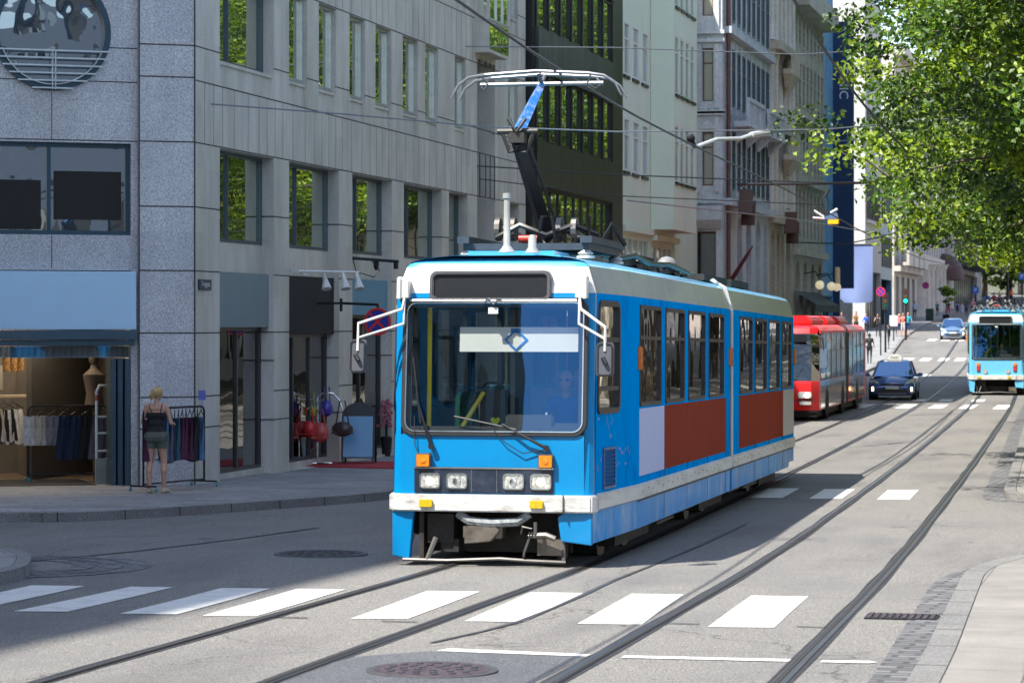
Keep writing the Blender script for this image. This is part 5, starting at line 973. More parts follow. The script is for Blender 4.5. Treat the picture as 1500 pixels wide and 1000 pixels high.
GRAF=M('faded_lavender_graffiti',(.16,.3,.66),.5,var=.25,scale=8,spec=.1); ang=math.atan2(WB-WF,YB); rg_=random.Random(5)
frc=Matrix(((math.sin(ang),-math.cos(ang),0,WF),(math.cos(ang),math.sin(ang),0,0),(0,0,1,0),(0,0,0,1)))
for k in range(16):
    u,z=rg_.uniform(.15,1.1),rg_.uniform(1.05,1.68); 
    if u>.4 and z<1.4: u=rg_.uniform(1.2,1.9)
    mb=MB(); mb.M=frc; n=9; L=rg_.uniform(.04,.16); sl_=rg_.uniform(-.6,1.2)
    up_=[(u+L*i/n,-.003,z+L*sl_*math.sin(i*.7)*.5+.012+.01*rg_.random()) for i in range(n+1)]; dn=[(x,y,zq-.012-.02*rg_.random()) for x,y,zq in up_][::-1]; mb.add(up_+dn,[(i,i+1,2*n-i,2*n+1-i) for i in range(n)]); mb.build('faded_graffiti',GRAF,TR,local=True)
for y in (4.54,6.66,8.78,10.86,12.56,14.68,16.8,19.21):
    mb=MB(); mb.box(WB+.0005,WB+.0035,y-.004,y+.004,.36,.655); mb.box(WB+.0005,WB+.0075 if 4.6<y<12 else WB+.008,y-.003,y+.003,.87,1.74); mb.build('panel_seam',RUB,TR,local=True)
for y0,y1 in ((2.6,11.3),(11.8,21)):
    mb=MB(); n=int((y1-y0)/.42)
    for k in range(n): mb.lathe([(.012,.028),(.01,.034)],(WB,y0+.42*k,.765+.03*(k%2)),'x',6)
    mb.build('rivet_row',UND,TR,local=True)
# ================================================================ OTHER VEHICLES
# far tram, seen from behind: the same type without the raised pantograph
T2o=thing('articulated_tram','blue tram coloured sunlit pale, seen from behind, driving away on the right-hand track','tram',(-5.93,115.6,G(115.6)),R(2.2),rx=.012)
for ch in kids(TR):
    n=ch.name.split('.')[0]
    if n in ('lower_arm','upper_arm','knee_joint','contact_bow','headlight','headlight_panel','turn_signal','antenna','mirror','mirror_bracket','brake_hose','wiper_arm','side_panel','air_hose','coupler','heart_sticker','schedule_board','sun_visor','ticket_cabinet','seat','washer_hose'): continue
    copy_tree(ch,T2o)
TAIL=M('red_tail_lens',(.5,.02,.015),.2,coat=.5); PALEB=M('blue_with_painted_sunlight',(.12,.45,.68),.3,coat=.3,var=.05,dirt_glint=(.2,.42,.55),damt=.4)  # far tram's blue made paler, its sunlight put into the colour
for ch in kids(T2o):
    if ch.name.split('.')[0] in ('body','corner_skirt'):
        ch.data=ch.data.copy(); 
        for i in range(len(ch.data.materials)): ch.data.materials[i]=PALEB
for x in (-.75,.75):
    mb=MB(); mb.box(x-.07,x+.07,-.06,-.01,1.02,1.22); mb.build('tail_light',TAIL,T2o,local=True,bevel=.01); mb=MB(); mb.box(x-.07,x+.07,-.06,-.01,1.23,1.36); mb.build('turn_signal',AMB,T2o,local=True,bevel=.01)
    mb=MB(); mb.lathe([(.09,-.05),(.09,-.02)],(x*.62,0,1.0),'y',12); mb.build('reversing_light',LENS,T2o,local=True)
mb=MB(); 
for k in range(9): mb.tube([(-1.0+.25*k,1+.2*(k%3),3.55),(-.9+.25*k,1.3,3.75),(-.8+.25*k,1.1,3.6)],.05,5)
mb.build('roof_cable',ALUM,T2o,local=True)
# --- red articulated bus
BRED=M('bus_red_paint',(.75,.012,.015),.35,coat=.2,var=.04); BGL=glass('bus_tinted_glass',(.012,.014,.016),.42,.004); BSIDE=M('bus_side_red_painted_reflection',(.5,.36,.34),.15,.2,coat=.6,var=.1); TYRE=M('tyre_rubber',(.015,.015,.016),.8); RIM=M('wheel_rim',(.35,.35,.36),.3,.8)  # bus side: pale reflections put into the red as pinkish grey
def wheel(x,y,r,w,parent,sx):
    mb=MB(); mb.lathe([(r*.62,-w/2),(r*.95,-w/2),(r,-w/2+.03),(r,w/2-.03),(r*.95,w/2),(r*.62,w/2)],(x,y,r),'x',22); wo=mb.build('wheel',TYRE,parent,smooth=True,local=True)
    mb=MB(); mb.lathe([(.03,sx*w*.3),(r*.25,sx*w*.32),(r*.5,sx*w*.2),(r*.63,sx*w*.42)],(x,y,r),'x',16); mb.build('rim',RIM,wo,smooth=True,local=True)
def wheel_arch(mb,sx,x,y,z,r,mi=None):
    mb.prism([(y+r*math.cos(PI*k/12),z+r*math.sin(PI*k/12)) for k in range(13)]+[(y-r,z-.3),(y+r,z-.3)],*sorted((sx*x,sx*(x+.006))),'x',mi)
bus=thing('articulated_bus','red articulated city bus waiting beside the left kerb, half hidden by the tram','bus',(-11.03,84.4,G(84.6)),R(.8))
W=1.27
def bseg(name,y0,y1,front):
    mb=MB(); P=[(-W,.34),(-W,2.72),(-W+.08,2.9),(-W+.3,2.98),(W-.3,2.98),(W-.08,2.9),(W,2.72),(W,.34)]; mb.prism(P,y0,y1,'y'); return mb.build(name,BRED,bus,smooth=True,local=True,angle=35)
mb=MB()      # front: raked, curved nose
secs=[(.34,.02),(.7,-.1),(1.15,-.13),(1.25,-.12),(2.3,.06),(2.72,.16),(2.9,.3),(2.98,.6)]
V=[]
for z,dy in secs:
    k=W-(0 if z<2.72 else (.08 if z<2.95 else .3)); V+=[(-k,.62,z),(-k,dy+.28,z),(-k+.22,dy+.06,z),(-.5,dy,z),(.5,dy,z),(k-.22,dy+.06,z),(k,dy+.28,z),(k,.62,z)]
Fc=[];Mi=[]
for i in range(len(secs)-1):
    for k in range(7): Fc.append((i*8+k,i*8+k+1,i*8+9+k,i*8+8+k)); Mi.append(1 if (i in (3,4) and 1<=k<=5) else 0)
Fc.append(tuple((len(secs)-1)*8+k for k in range(8))); Mi.append(0); mb.add(V,Fc); mb.m=Mi
mb.build('front',[BRED,clear('bus_windscreen',(.5,.55,.57),1.0,.04,.003)],bus,smooth=True,local=True,angle=25)
mb=MB(); mb.box(-1.2,1.2,.62,.7,.4,1.2); mb.box(-1.2,1.2,2.2,2.25,.4,2.9); mb.build('dashboard',RUB,bus,local=True)
mb=MB(); mb.box(-.9,.9,-.02,.01,2.46,2.68); mb.build('destination_sign',BLK,bus,local=True)
def hollow(y0,y1):
    mb=MB()
    for sx in (1,-1): mb.box(*sorted((sx*W,sx*(W-.05))),y0,y1,.34,1.25); mb.box(*sorted((sx*W,sx*(W-.05))),y0,y1,2.72,2.8); mb.box(*sorted((sx*(W-.004),sx*(W-.05))),y0,y1,1.25,2.72,1)
    mb.prism([(-W,2.8),(-W+.1,2.92),(-W+.3,2.98),(W-.3,2.98),(W-.1,2.92),(W,2.8)],y0,y1,'y'); mb.box(-W+.06,W-.06,y0,y1,.35,.42)
    return mb.build('body',[BRED,BGL],bus,local=True)
hollow(.62,9.2); hollow(10.2,16.6); mb=MB(); mb.prism([(-W,.36),(-W,2.8),(-W+.3,2.97),(W-.3,2.97),(W,2.8),(W,.36)],16.6,17.2,'y'); mb.build('rear_panel',BRED,bus,local=True,bevel=.05)
for y0,y1 in ((.66,9.15),(10.25,16.55)):
    for sx in (1,-1):
        mb=MB(); mb.box(*sorted((sx*(W+.001),sx*(W+.008))),y0,y1,.4,1.24); mb.build('side_panel',BSIDE,bus,local=True)
        n=int((y1-y0)/1.42)
        for k in range(n+1):
            y=y0+(y1-y0)*k/n; mb=MB(); mb.box(*sorted((sx*(W-.003),sx*(W+.006))),y-.04,y+.04,1.25,2.72); mb.build('window_pillar',RUB,bus,local=True)
mb=MB()
for k in range(10): e=.05 if k%2 else .0; mb.prism([(-W+e+.02,.4),(-W+e+.02,2.85),(-W+.2,2.96-e),(W-.2,2.96-e),(W-e-.02,2.85),(W-e-.02,.4)],9.2+.1*k,9.3+.1*k,'y')
mb.build('bellows',M('grey_bellows',(.09,.085,.08),.8),bus,local=True)
for y0,y1 in ((1.2,5.2),(6.2,9.0),(10.6,13.6)):
    mb=MB(); mb.prism([(-.95,2.98),(-.9,3.2),(-.7,3.28),(.7,3.28),(.9,3.2),(.95,2.98)],y0,y1,'y'); mb.build('roof_pod',BRED,bus,local=True,bevel=.06,smooth=True)
mb=MB(); mb.frus((-.75,-.55,.9,1.1),(-.68,-.62,.95,1.05),2.98,3.2); mb.build('antenna',WHITE,bus,local=True)
for y in (2.6,8.0,13.4):
    for sx in (1,-1):
        mb=MB(); wheel_arch(mb,sx,W+.008,y,.5,.56); mb.build('wheel_arch',RUB,bus,local=True); wheel(sx*(W-.13),y,.48,.3,bus,sx)
for sx in (1,-1):
    mb=MB(); mb.prism(rrect(.42,.2,.06,4,sx*.86,.82),-.14,.0,'y'); h=mb.build('headlight',LENS,bus,local=True,bevel=.01); mb=MB(); mb.lathe([(.09,-.15),(.02,-.16)],(sx*.93,0,.82),'y',12); mb.build('bulb',M('lit_bus_headlamp',(1,.85,.6),emit=(1,.8,.5),es=2),h,local=True)
    mb=MB(); mb.box(*sorted((sx*.7,sx*1.05)),-.12,.0,.52,.62); mb.build('fog_light',LENS,bus,local=True); mb=MB(); mb.box(*sorted((sx*.5,sx*1.2)),-.105,.0,.655,.68); mb.build('nose_line',RUB,bus,local=True)
    mb=MB(); mb.tube([(sx*1.1,.1,2.7),(sx*1.4,-.15,2.6),(sx*1.45,-.18,2.2)],.03,6); m_=mb.build('mirror_arm',RUB,bus,local=True); mb=MB(); mb.prism(rrect(.24,.62,.06,4,sx*1.45,1.95),-.2,-.06,'y'); mb.build('mirror_housing',M('blue_grey_mirror',(.1,.14,.2),.3),m_,local=True,bevel=.02)
mb=MB(); mb.tube([(-.9,-.13,1.2),(.1,-.1,1.35),(.9,-.05,1.3)],.02,5); mb.build('wiper',RUB,bus,local=True); mb=MB(); mb.box(-.26,.26,-.145,-.1,.46,.57); mb.build('number_plate',WHITE,bus,local=True)
mb=MB(); mb.box(-W+.1,W-.1,.5,16.8,.12,.34); mb.build('chassis',UND,bus,local=True)
# --- hatchback cars
def car(name,label,loc,rz,paint,taxi,group=None,wide=1.8,L=4.2,h=1.52):
    t=thing(name,label,'car',loc,rz); w=wide/2; GL=glass(name+'_blue_glass',(.004,.02,.06),.55,.003,rcol=(.55,.75,1)); BK=RUB
    # lower body: lofted sections (y, half width, bottom, shoulder, centre height)
    S_=[(-.02,w*.70,.30,.50,.56),(.08,w*.86,.22,.60,.68),(.30,w*.95,.18,.70,.80),(.75,w,.17,.80,.92),(1.15,w,.17,.88,1.0),(2.0,w,.17,.92,.96),(3.2,w,.18,.95,.98),(3.8,w*.97,.22,.95,.98),(L-.06,w*.9,.3,.92,.95),(L,w*.8,.4,.8,.85)]
    mb=MB(); V=[];n=11
    for y,ww,zb,zs,zc in S_: V+=[(-ww*.86,y,zb),(-ww,y,zb+.12),(-ww*1.0,y,(zb+zs)/2),(-ww*.97,y,zs-.06),(-ww*.86,y,zs),(0,y,zc),(ww*.86,y,zs),(ww*.97,y,zs-.06),(ww,y,(zb+zs)/2),(ww,y,zb+.12),(ww*.86,y,zb)]
    Fc=[(i*n+k,i*n+(k+1)%n,(i+1)*n+(k+1)%n,(i+1)*n+k) for i in range(len(S_)-1) for k in range(n)]+[tuple(range(n)),tuple((len(S_)-1)*n+k for k in range(n))]
    mb.add(V,Fc); body=mb.build('body',paint,t,smooth=True,local=True,angle=38)
    # greenhouse: glass with roof and pillars
    b=(w*.86,1.02,3.95,.93); q=(w*.66,1.95,3.55,h-.06)
    mb=MB(); mb.add([(-b[0],b[1],b[3]),(b[0],b[1],b[3]),(b[0],b[2],b[3]),(-b[0],b[2],b[3]),(-q[0],q[1],q[3]),(q[0],q[1],q[3]),(q[0],q[2],q[3]),(-q[0],q[2],q[3])],[(0,1,5,4),(1,2,6,5),(2,3,7,6),(3,0,4,7)]); mb.build('window_glass',GL,t,local=True)
    mb=MB(); mb.frus((-q[0]-.02,q[0]+.02,q[1]-.04,q[2]+.05),(-q[0]*.8,q[0]*.8,q[1]+.25,q[2]-.3),q[3]-.01,h+.02); mb.build('roof',paint,t,local=True,bevel=.03,smooth=True)
    for sx in (1,-1):
        for (y0,y1) in ((b[1],q[1]),(b[2],q[2])): mb=MB(); mb.tube([(sx*b[0],y0,b[3]),(sx*q[0],y1,q[3])],.045,6); mb.build('pillar',paint,t,local=True)
        mb=MB(); mb.tube([(sx*b[0],2.5,b[3]),(sx*(q[0]+.005),2.6,q[3])],.04,6); mb.build('pillar',BK,t,local=True)
        mb=MB(); mb.add([(sx*w*.52,.12,.62),(sx*w*.88,.3,.62),(sx*w*.97,.72,.8),(sx*w*.9,.62,.87),(sx*w*.6,.28,.73)],[(0,1,2,3,4)]); V=mb.v; mb.add([(x+sx*.015,y-.03,z+.012) for x,y,z in V],[(0,1,2,3,4)]); mb.build('headlight',LENS,t,local=True)
        mb=MB(); mb.ell((sx*(w+.12),1.2,1.0),(.12,.09,.08),10,6); mb.tube([(sx*w*.93,1.22,.93),(sx*(w+.05),1.2,.97)],.025,5); mb.build('mirror',paint,t,local=True,smooth=True)
        mb=MB(); mb.box(*sorted((sx*w*.78,sx*w*.86)),.02,.12,.36,.52); mb.build('running_light',WARM,t,local=True,bevel=.01); mb=MB(); mb.lathe([(.055,-.02),(.02,-.03)],(sx*w*.62,.03,.4),'y',10); mb.build('fog_light',LENS,t,local=True)
        for y in (.82,3.38):
            mb=MB(); wheel_arch(mb,sx,w,y,.33,.37); mb.build('wheel_arch',BK,t,local=True); wheel(sx*(w-.1),y,.315,.21,t,sx)
        mb=MB(); mb.box(*sorted((sx*w*.99,sx*(w+.012))),1.25,3.6,.3,.36); mb.box(*sorted((sx*w*.99,sx*(w+.02))),2.1,2.3,.78,.81); mb.build('side_trim',BK,t,local=True)
    mb=MB(); mb.box(-w*.5,w*.5,.0,.06,.58,.66); mb.box(-w*.62,w*.62,-.035,.05,.3,.44); mb.build('grille',BK,t,local=True,bevel=.01); mb=MB(); mb.box(-.26,.26,-.055,-.03,.44,.55); mb.build('number_plate',WHITE,t,local=True); mb=MB(); mb.box(-w*.6,w*.6,-.04,.02,.25,.28); mb.build('bumper_lip',ALUM,t,local=True)
    if taxi:
        mb=MB(); mb.frus((-.3,.3,2.15,2.4),(-.2,.2,2.2,2.35),h+.0,h+.24); ts=mb.build('roof_sign',M('taxi_sign_white',(.85,.83,.72),.4,emit=(1,.95,.8),es=.25),t,local=True,bevel=.03); text('lettering','TAXI',.15,Matrix.Translation((0,2.145,h+.1))@Matrix.Rotation(R(90),4,'X'),RUB,ts,.004,local=True)
    return t
car('taxi','dark blue taxi with a white roof sign driving down between bus and tram track',(-9.62,108.3,G(109)),R(2.5),M('dark_navy_car_paint',(.03,.08,.26),.2,.2,coat=.8,var=.03),True,wide=1.86,L=4.4,h=1.55)
car('hatchback','silver-blue hatchback coming down the slope left of the far tram',(-13.25,198,G(198.5)),R(4),M('silver_blue_car_paint',(.14,.24,.4),.22,.4,coat=1,var=.03),False)
# ================================================================ STREET FURNITURE, WIRES, SMALL THINGS
def gz(r,s): return G(s)+.13
PX=lambda x,y,dz=.13: gnd(x,y,dz)
WIRE=M('black_wire',(.015,.015,.016),.5); GREYW=M('galvanised_wire',(.22,.23,.25),.4,.6)
def wire(name,pts,r,label,mat=WIRE,group='overhead wires',cat='wire'):
    mb=MB(); mb.tube(pts,r,5); return tag(mb.build(name,mat,smooth=True),label,cat,group)
def sag(a,b,k,n=10): a,b=Vector(a),Vector(b); return [a+(b-a)*i/n-Vector((0,0,4*k*(i/n)*(1-i/n))) for i in range(n+1)]
wire('contact_wire',[(T1(s)+.12*math.sin(s/9),s,G(s)+5.83+.05*math.sin(s/7)) for s in range(6,180,3)],.018,'contact wire running over the tram roof and along the left track'); 
wire('contact_wire',[(T2(s)+.12*math.sin(s/8),s,G(s)+5.85) for s in range(6,180,3)],.018,'contact wire running through the linden leaves along the right track')
def P3(x,y,d): r,s=at(x,d); return (r,s,zz(y,d))
wire('messenger_wire',[P3(302,152,46.9),P3(500,167,48),P3(700,185,49.5),P3(905,193,51),P3(1205,190,53),P3(1500,165,55)],.014,'thin span wire anchored in the granite wall left of the tram',GREYW)
wire('span_wire',[P3(640,68,64),P3(900,70,68),P3(1170,80,72),P3(1500,60,76)],.016,'pale span wire crossing above the pantograph',GREYW)
wire('span_wire',[P3(695,243,66),P3(905,256,69),P3(1205,268,73),P3(1500,262,77)],.018,'span wire starting at the granite wall behind the pantograph arm',WIRE)
wire('span_wire',[P3(702,262,66),P3(905,287,69),P3(1205,300,73)],.014,'lower of the two dark span wires behind the pantograph arm',WIRE)
wire('span_wire',[P3(1080,270,88),P3(1205,269,89),P3(1330,267,90),P3(1500,255,92)],.045,'thick black span carrying the yellow section insulators',WIRE)
wire('span_wire',[P3(905,292,84),P3(1018,305,86),P3(1160,320,92),P3(1300,345,110)],.02,'sagging wire past the brown hanging signs',GREYW)
wire('span_wire',[P3(1150,209,116),P3(1245,206,118),P3(1400,200,120)],.03,'short pale wire beside the light blue building',GREYW)
wire('span_wire',[P3(1160,355,118),P3(1240,357,120),P3(1300,345,125),P3(1410,300,130)],.03,'dark wire behind the lilac banner top',WIRE)
def insulator(name,label,x,y,d,k=1):
    r,s=at(x,d); z=zz(y,d); t=thing(name,label,'section insulator',(r,s,z),group='yellow section insulators'); 
    mb=MB(); mb.prism([(-.3*k,.0),(.28*k,.2*k),(.34*k,-.02),(.3*k,-.1*k),(-.2*k,-.1*k)],-.06,.06,'y'); mb.M=None; mb.build('blue_plate',M('steel_blue_plate',(.08,.14,.25),.5),t,local=True)
    mb=MB(); mb.box(-.12*k,.36*k,-.07,.07,-.33*k,-.1*k); mb.build('yellow_block',M('signal_yellow',(.85,.5,.01),.4),t,local=True,bevel=.02)
    mb=MB(); mb.tube([(-.3*k,0,.0),(-.75*k,0,.3*k)],.04,6); mb.tube([(-.25*k,0,-.05),(-.8*k,0,-.02)],.04,6); mb.tube([(.0,0,.18*k),(.3*k,0,.36*k)],.05,6); mb.build('white_strut',WHITE,t,local=True)
    mb=MB(); mb.tube([(-.2*k,0,0),(-.15*k,.1,.7*k),(-.2*k,.1,1.0*k),(-.05*k,0,1.25*k)],.03,6); mb.tube([(-.3*k,0,0),(-.4*k,.1,.8*k),(-.1*k,.1,1.2*k)],.03,6); mb.build('cable',WIRE,t,local=True)
insulator('section_insulator','blue and yellow section insulator hanging left of the deep blue slab',1217,318,88,.72); insulator('section_insulator','yellow section insulator hanging in front of the linden leaves',1402,290,90,.7)
# bracket arm of the contact wire
t=thing('wire_bracket','pale curved bracket arm holding the contact wire in front of the carved stone house','bracket',P3(1018,215,62))
o=Vector(P3(1018,215,62)); mb=MB(); mb.tube([P3(1018,216,62),P3(1050,204,63),P3(1085,203,64),P3(1100,198,64.5)],.045,7); mb.build('arm',M('pale_galvanised',(.6,.62,.62),.4,.4),t,smooth=True)
mb=MB(); mb.tube([P3(1100,198,64.5),P3(1124,194,65.5)],.075,8); mb.build('insulator',WHITE,t,smooth=True); mb=MB(); mb.tube([P3(1010,200,62),P3(1014,206,62),P3(1018,216,62)],.05,6); mb.ell(P3(1012,203,62),(.1,.1,.1),8,6); mb.tube([P3(1124,194,65.5),P3(1200,190,70)],.015,5); mb.build('clamp',IRON,t)
# manhole, drains
def disc(name,label,r,s,rad,mat,sy=1):
    t=thing(name,label,'manhole cover',(r,s,G(s)+.008)); mb=MB(); mb.lathe([(rad,0),(rad,.006),(rad*.93,.008)],(0,0,0),n=36); mb.build('frame_ring',TAR,t,local=True); mb=MB(); mb.lathe([(rad*.9,.006),(rad*.88,.012)],(0,0,0),n=36); mb.build('lid',mat,t,local=True)
    mb=MB()
    for q in range(1,4):
        for k in range(int(5*q)): a=2*PI*k/(5*q); mb.box(rad*.22*q*math.cos(a)-.02,rad*.22*q*math.cos(a)+.02,rad*.22*q*math.sin(a)-.03,rad*.22*q*math.sin(a)+.03,.011,.017)
    mb.build('raised_pattern',RAIL,t,local=True)
disc('manhole_cover','round rusty manhole cover between the rails in the foreground',-4.82,18.4,.46,M('rusty_cast_iron',(.07,.05,.055),.6,.4,var=.5,scale=14)); 
r,s,_=gnd(470,812); disc('manhole_cover','dark manhole cover in the shaded road left of the tram',r,s,.55,M('dark_cast_iron',(.03,.025,.03),.6,.4))
r,s,_=gnd(1340,905); t=thing('drain_grate','rectangular iron drain grate set in the gutter stones of the right kerb','drain',(r-.1,s,G(s)+.012)); mb=MB(); mb.box(-.32,.3,-.22,.22,-.004,.004); mb.build('frame',IRON,t,local=True); mb=MB(); [mb.box(-.3+.06*k,-.265+.06*k,-.19,.19,.004,.012) for k in range(10)]; mb.build('bars',MATS['rusty_cast_iron'],t,local=True)
for x,y in ((998,914),(1195,919),(425,905),(585,911)):
    r,s,_=gnd(x,y); q=paint('joint_plate',[[(r-.16,s-.02),(r+.16,s-.02),(r+.16,s+.03),(r-.16,s+.03)]],IRON,.009)
# street name plate and no-stopping sign
t=thing('street_name_plate','small dark blue street name plate on the corner of the granite wall','sign',(-15.6,44.1,3.55)); mb=MB(); mb.box(-15.598,-15.57,43.9,44.52,3.5,3.68); mb.build('plate',M('navy_enamel',(.012,.03,.08),.3),t,bevel=.004)
text('lettering','Torggata',.125,Matrix.Translation((-15.567,44.21,3.6))@Matrix.Rotation(R(90),4,'Z')@Matrix.Rotation(R(90),4,'X'),WHITE,t,.002)
def round_sign(label,x,y,d,rad,pole_to=None,cross=True,face=-1,arm=False):
    r,s=at(x,d); z=zz(y,d); t=thing('no_stopping_sign',label,'road sign',(r,s,z)); SB=M('sign_blue',(.01,.03,.3),.35); SR=M('sign_red',(.6,.02,.02),.35)
    mb=MB(); mb.lathe([(rad,-.012),(rad,.012)],(0,0,0),'y',32); mb.build('disc',SB,t,local=True)
    mb=MB(); C=[(rad*math.cos(2*PI*k/32),rad*math.sin(2*PI*k/32)) for k in range(32)]; ring(mb,C,[(a*.83,b*.83) for a,b in C],-.018,-.013); mb.build('red_rim',SR,t,local=True)
    if cross:
        for q in (45,135): mb=MB(); mb.M=Matrix.Rotation(R(q),4,'Y'); mb.box(-rad*.84,rad*.84,-.017 if q==45 else -.0175,-.013,-rad*.09,rad*.09); mb.build('red_bar',SR,t,local=True)
    if pole_to is not None: mb=MB(); mb.tube([(0,.04,rad*.9),(0,.04,pole_to-z)],.045,8); mb.build('pole',IRON,t,local=True)
    return t
t=round_sign('round blue and red no stopping sign with a cross, left of the tram windscreen',553,471,53,.27); 
r,s=at(553,53); mb=MB(); mb.tube([(0,.05,.33),(-.75,.05,.36)],.03,6); mb.tube([(-.75,.05,.45),(-.75,.05,.2)],.03,6); mb.tube([(0,.03,.33),(0,.03,-.2)],.025,6); mb.build('bracket',IRON,t,local=True); mb=MB(); mb.tube([(-.75,.05,.36),(-16.3+.6-r,.05,.36)],.025,6); mb.build('bracket_arm',IRON,t,local=True)
round_sign('round no stopping sign on a black pole beside the lilac banner',1290,427,172,.29,pole_to=G(172)+.1); round_sign('round no stopping sign in front of the colonnade',1356,418,262,.33,pole_to=None)
# floodlights, cable arm
t=thing('floodlight_bar','white bar with three small floodlights above the black shop fascia','floodlight',P3(428,398,50.6)); 
mb=MB(); mb.tube([P3(425,397,50.3),P3(525,399,52.2)],.03,6); mb.box(*sum(([min(a,b),max(a,b)] for a,b in zip(P3(425,394,50.3),P3(440,400,50.6))),[])); mb.tube([P3(446,403,51.2),P3(446,396,51.2)],.08,8); mb.build('bar',WHITE,t)
for x in (474,502,522):
    mb=MB(); a=Vector(P3(x,400,51.4)); mb.tube([a,a+Vector((.05,-.05,-.14)),a+Vector((.09,-.1,-.3))],[.03,.05,.1],8); mb.build('lamp_head',WHITE,t,smooth=True)
t=thing('cable_arm','black wall arm with a hanging cable loop above the blue shop fascia','bracket',P3(517,379,55.6)); mb=MB(); mb.tube([P3(516,378,55.6),P3(583,383,56.5)],.035,6); mb.ell(P3(551,387,56.2),(.06,.06,.13),8,6); mb.tube([P3(580,384,56.4),P3(580,394,56.4)],.05,6); mb.build('arm',IRON,t); mb=MB(); mb.tube([P3(517,380,55.6),P3(522,398,55.8),P3(548,406,56),P3(556,396,56.1),P3(545,382,56)],.012,5); mb.build('cable',WIRE,t)
# A-board, clothes racks, bag rack, plant, red mat
r,s,_=PX(526,680); t=thing('sandwich_board','black sandwich board with a round top and a plain blue poster, beside the tram','sign',(r,s,gz(r,s)),R(10))
def board(sg,mat_p):
    tl=R(11)*sg; mb=MB(); mb.M=Matrix.Translation((0,sg*.28,0))@Matrix.Rotation(tl,4,'X'); P=[(-.33,.14),(.33,.14),(.33,.98)]+[(.33*math.cos(PI*k/12),.98+.27*math.sin(PI*k/12)) for k in range(1,12)]+[(-.33,.98)]; mb.prism(P,-.02,.02,'y')
    for x in (-.3,.3): mb.box(x-.02,x+.02,-.02,.02,0,.15)
    p=mb.build('panel',M('black_board',(.012,.014,.02),.5),t,local=True,bevel=.006); return p,mb.M
p,m4=board(-1,None); mb=MB(); mb.M=m4; mb.box(-.29,.29,-.026,-.0205,.16,.97); mb.build('poster',M('sky_blue_poster',(.12,.3,.5),.35,var=.03),p,local=True); board(1,None)
GARM={}
def garment(parent_xy,z,az,kind,mat,label,group,L=.62,wd=.36):
    """skirt / top on a hanger: pleated cloth body, hanger on top"""
    t=thing('hanging_garment',label,'garment',(parent_xy[0],parent_xy[1],z),az,group); mb=MB(); n=9; V=[];rows=6
    for j in range(rows):
        f=j/(rows-1); ww=wd*(.75+.35*f) if kind=='skirt' else wd*(1-.15*f)
        for k in range(n+1): x=-ww/2+ww*k/n; V.append((x,(.022+.02*f)*math.sin(k*2.1+j*.4),-.16-L*f+.01*math.sin(k*1.7)))
    mb.add(V,[(j*(n+1)+k,j*(n+1)+k+1,(j+1)*(n+1)+k+1,(j+1)*(n+1)+k) for j in range(rows-1) for k in range(n)]); b=[(x,y+.03,z_) for x,y,z_ in V]; mb.add(b,[(j*(n+1)+k,j*(n+1)+k+1,(j+1)*(n+1)+k+1,(j+1)*(n+1)+k) for j in range(rows-1) for k in range(n)])
    mb.build('cloth',mat,t,smooth=True,local=True); mb=MB(); mb.tube([(0,0,.02),(.02,0,.0),(0,0,-.04),(-wd*.42,0,-.14)],.008,5); mb.tube([(0,0,-.04),(wd*.42,0,-.14)],.008,5); mb.build('hanger',IRON,t,local=True); return t
def rack(label,p,q,hgt,z,mat,name='clothes_rack',wheels=True):
    p,q=Vector((*p,z)),Vector((*q,z)); t=thing(name,label,'clothes rack',tuple(p)); d=(q-p).normalized(); nn=Vector((-d.y,d.x,0)); mb=MB(); U=Vector((0,0,1))
    mb.tube([p+U*.08,p+U*(hgt-.08),p+U*(hgt-.02)+d*.03,p+U*hgt+d*.09,q+U*hgt-d*.09,q+U*(hgt-.02)-d*.03,q+U*(hgt-.08),q+U*.08],.018,7); mb.tube([p+U*.12,q+U*.12],.015,6); mb.build('rail',mat,t,smooth=True)
    for e in (p,q):
        mb=MB(); mb.tube([e+nn*-.25+U*.09,e+nn*.25+U*.09],.015,6); b=mb.build('foot',mat,t)
        for sg in (-1,1): mb=MB(); c=e+nn*.25*sg; mb.lathe([(.035,-.015),(.035,.015)],(c.x,c.y,c.z+.037),'x',10); mb.build('caster',M('teal_caster',(.05,.25,.28),.4),b)
    return t,p,q,d
CL={k:M('cloth_'+k,c,.9,var=.25,scale=14) for k,c in dict(burgundy=(.07,.012,.04),navy=(.012,.02,.05),black=(.01,.01,.012),denim=(.07,.16,.3),pale_denim=(.2,.33,.48),teal=(.02,.08,.12),cream=(.5,.43,.35),white=(.6,.58,.55),pink=(.5,.36,.33),grey=(.2,.18,.2),floral=(.1,.09,.13)).items()}
ra,rb=gnd(210,722,.13),gnd(299,715,.13); t,p,q,d=rack('black clothes rack on wheels full of skirts, against the granite corner pillar',ra[:2],rb[:2],1.32,gz(*ra[:2])+.02,IRON)
seq=[('burgundy','skirt','burgundy skirt at the left end of the pavement rack'),('burgundy','skirt','burgundy skirt second from the left end of the pavement rack'),('white','top','white top hanging beside the woman on the rack'),('black','top','black top behind the woman on the rack'),('pale_denim','top','pale denim shirt just right of the woman'),('denim','top','denim shirt third right of the woman'),('floral','top','dark patterned top between denim and navy clothes'),('navy','skirt','navy skirt left of the burgundy group'),('teal','skirt','dark teal skirt next to the navy skirt'),('burgundy','skirt','burgundy skirt, first of the group in the middle of the rack'),('burgundy','skirt','burgundy skirt, second of the group in the middle of the rack'),('burgundy','skirt','burgundy skirt, third of the group in the middle of the rack'),('black','skirt','long black skirt near the right end of the rack'),('black','top','black top with a blue tag near the right end of the rack'),('denim','top','denim shirt at the right end of the rack')]
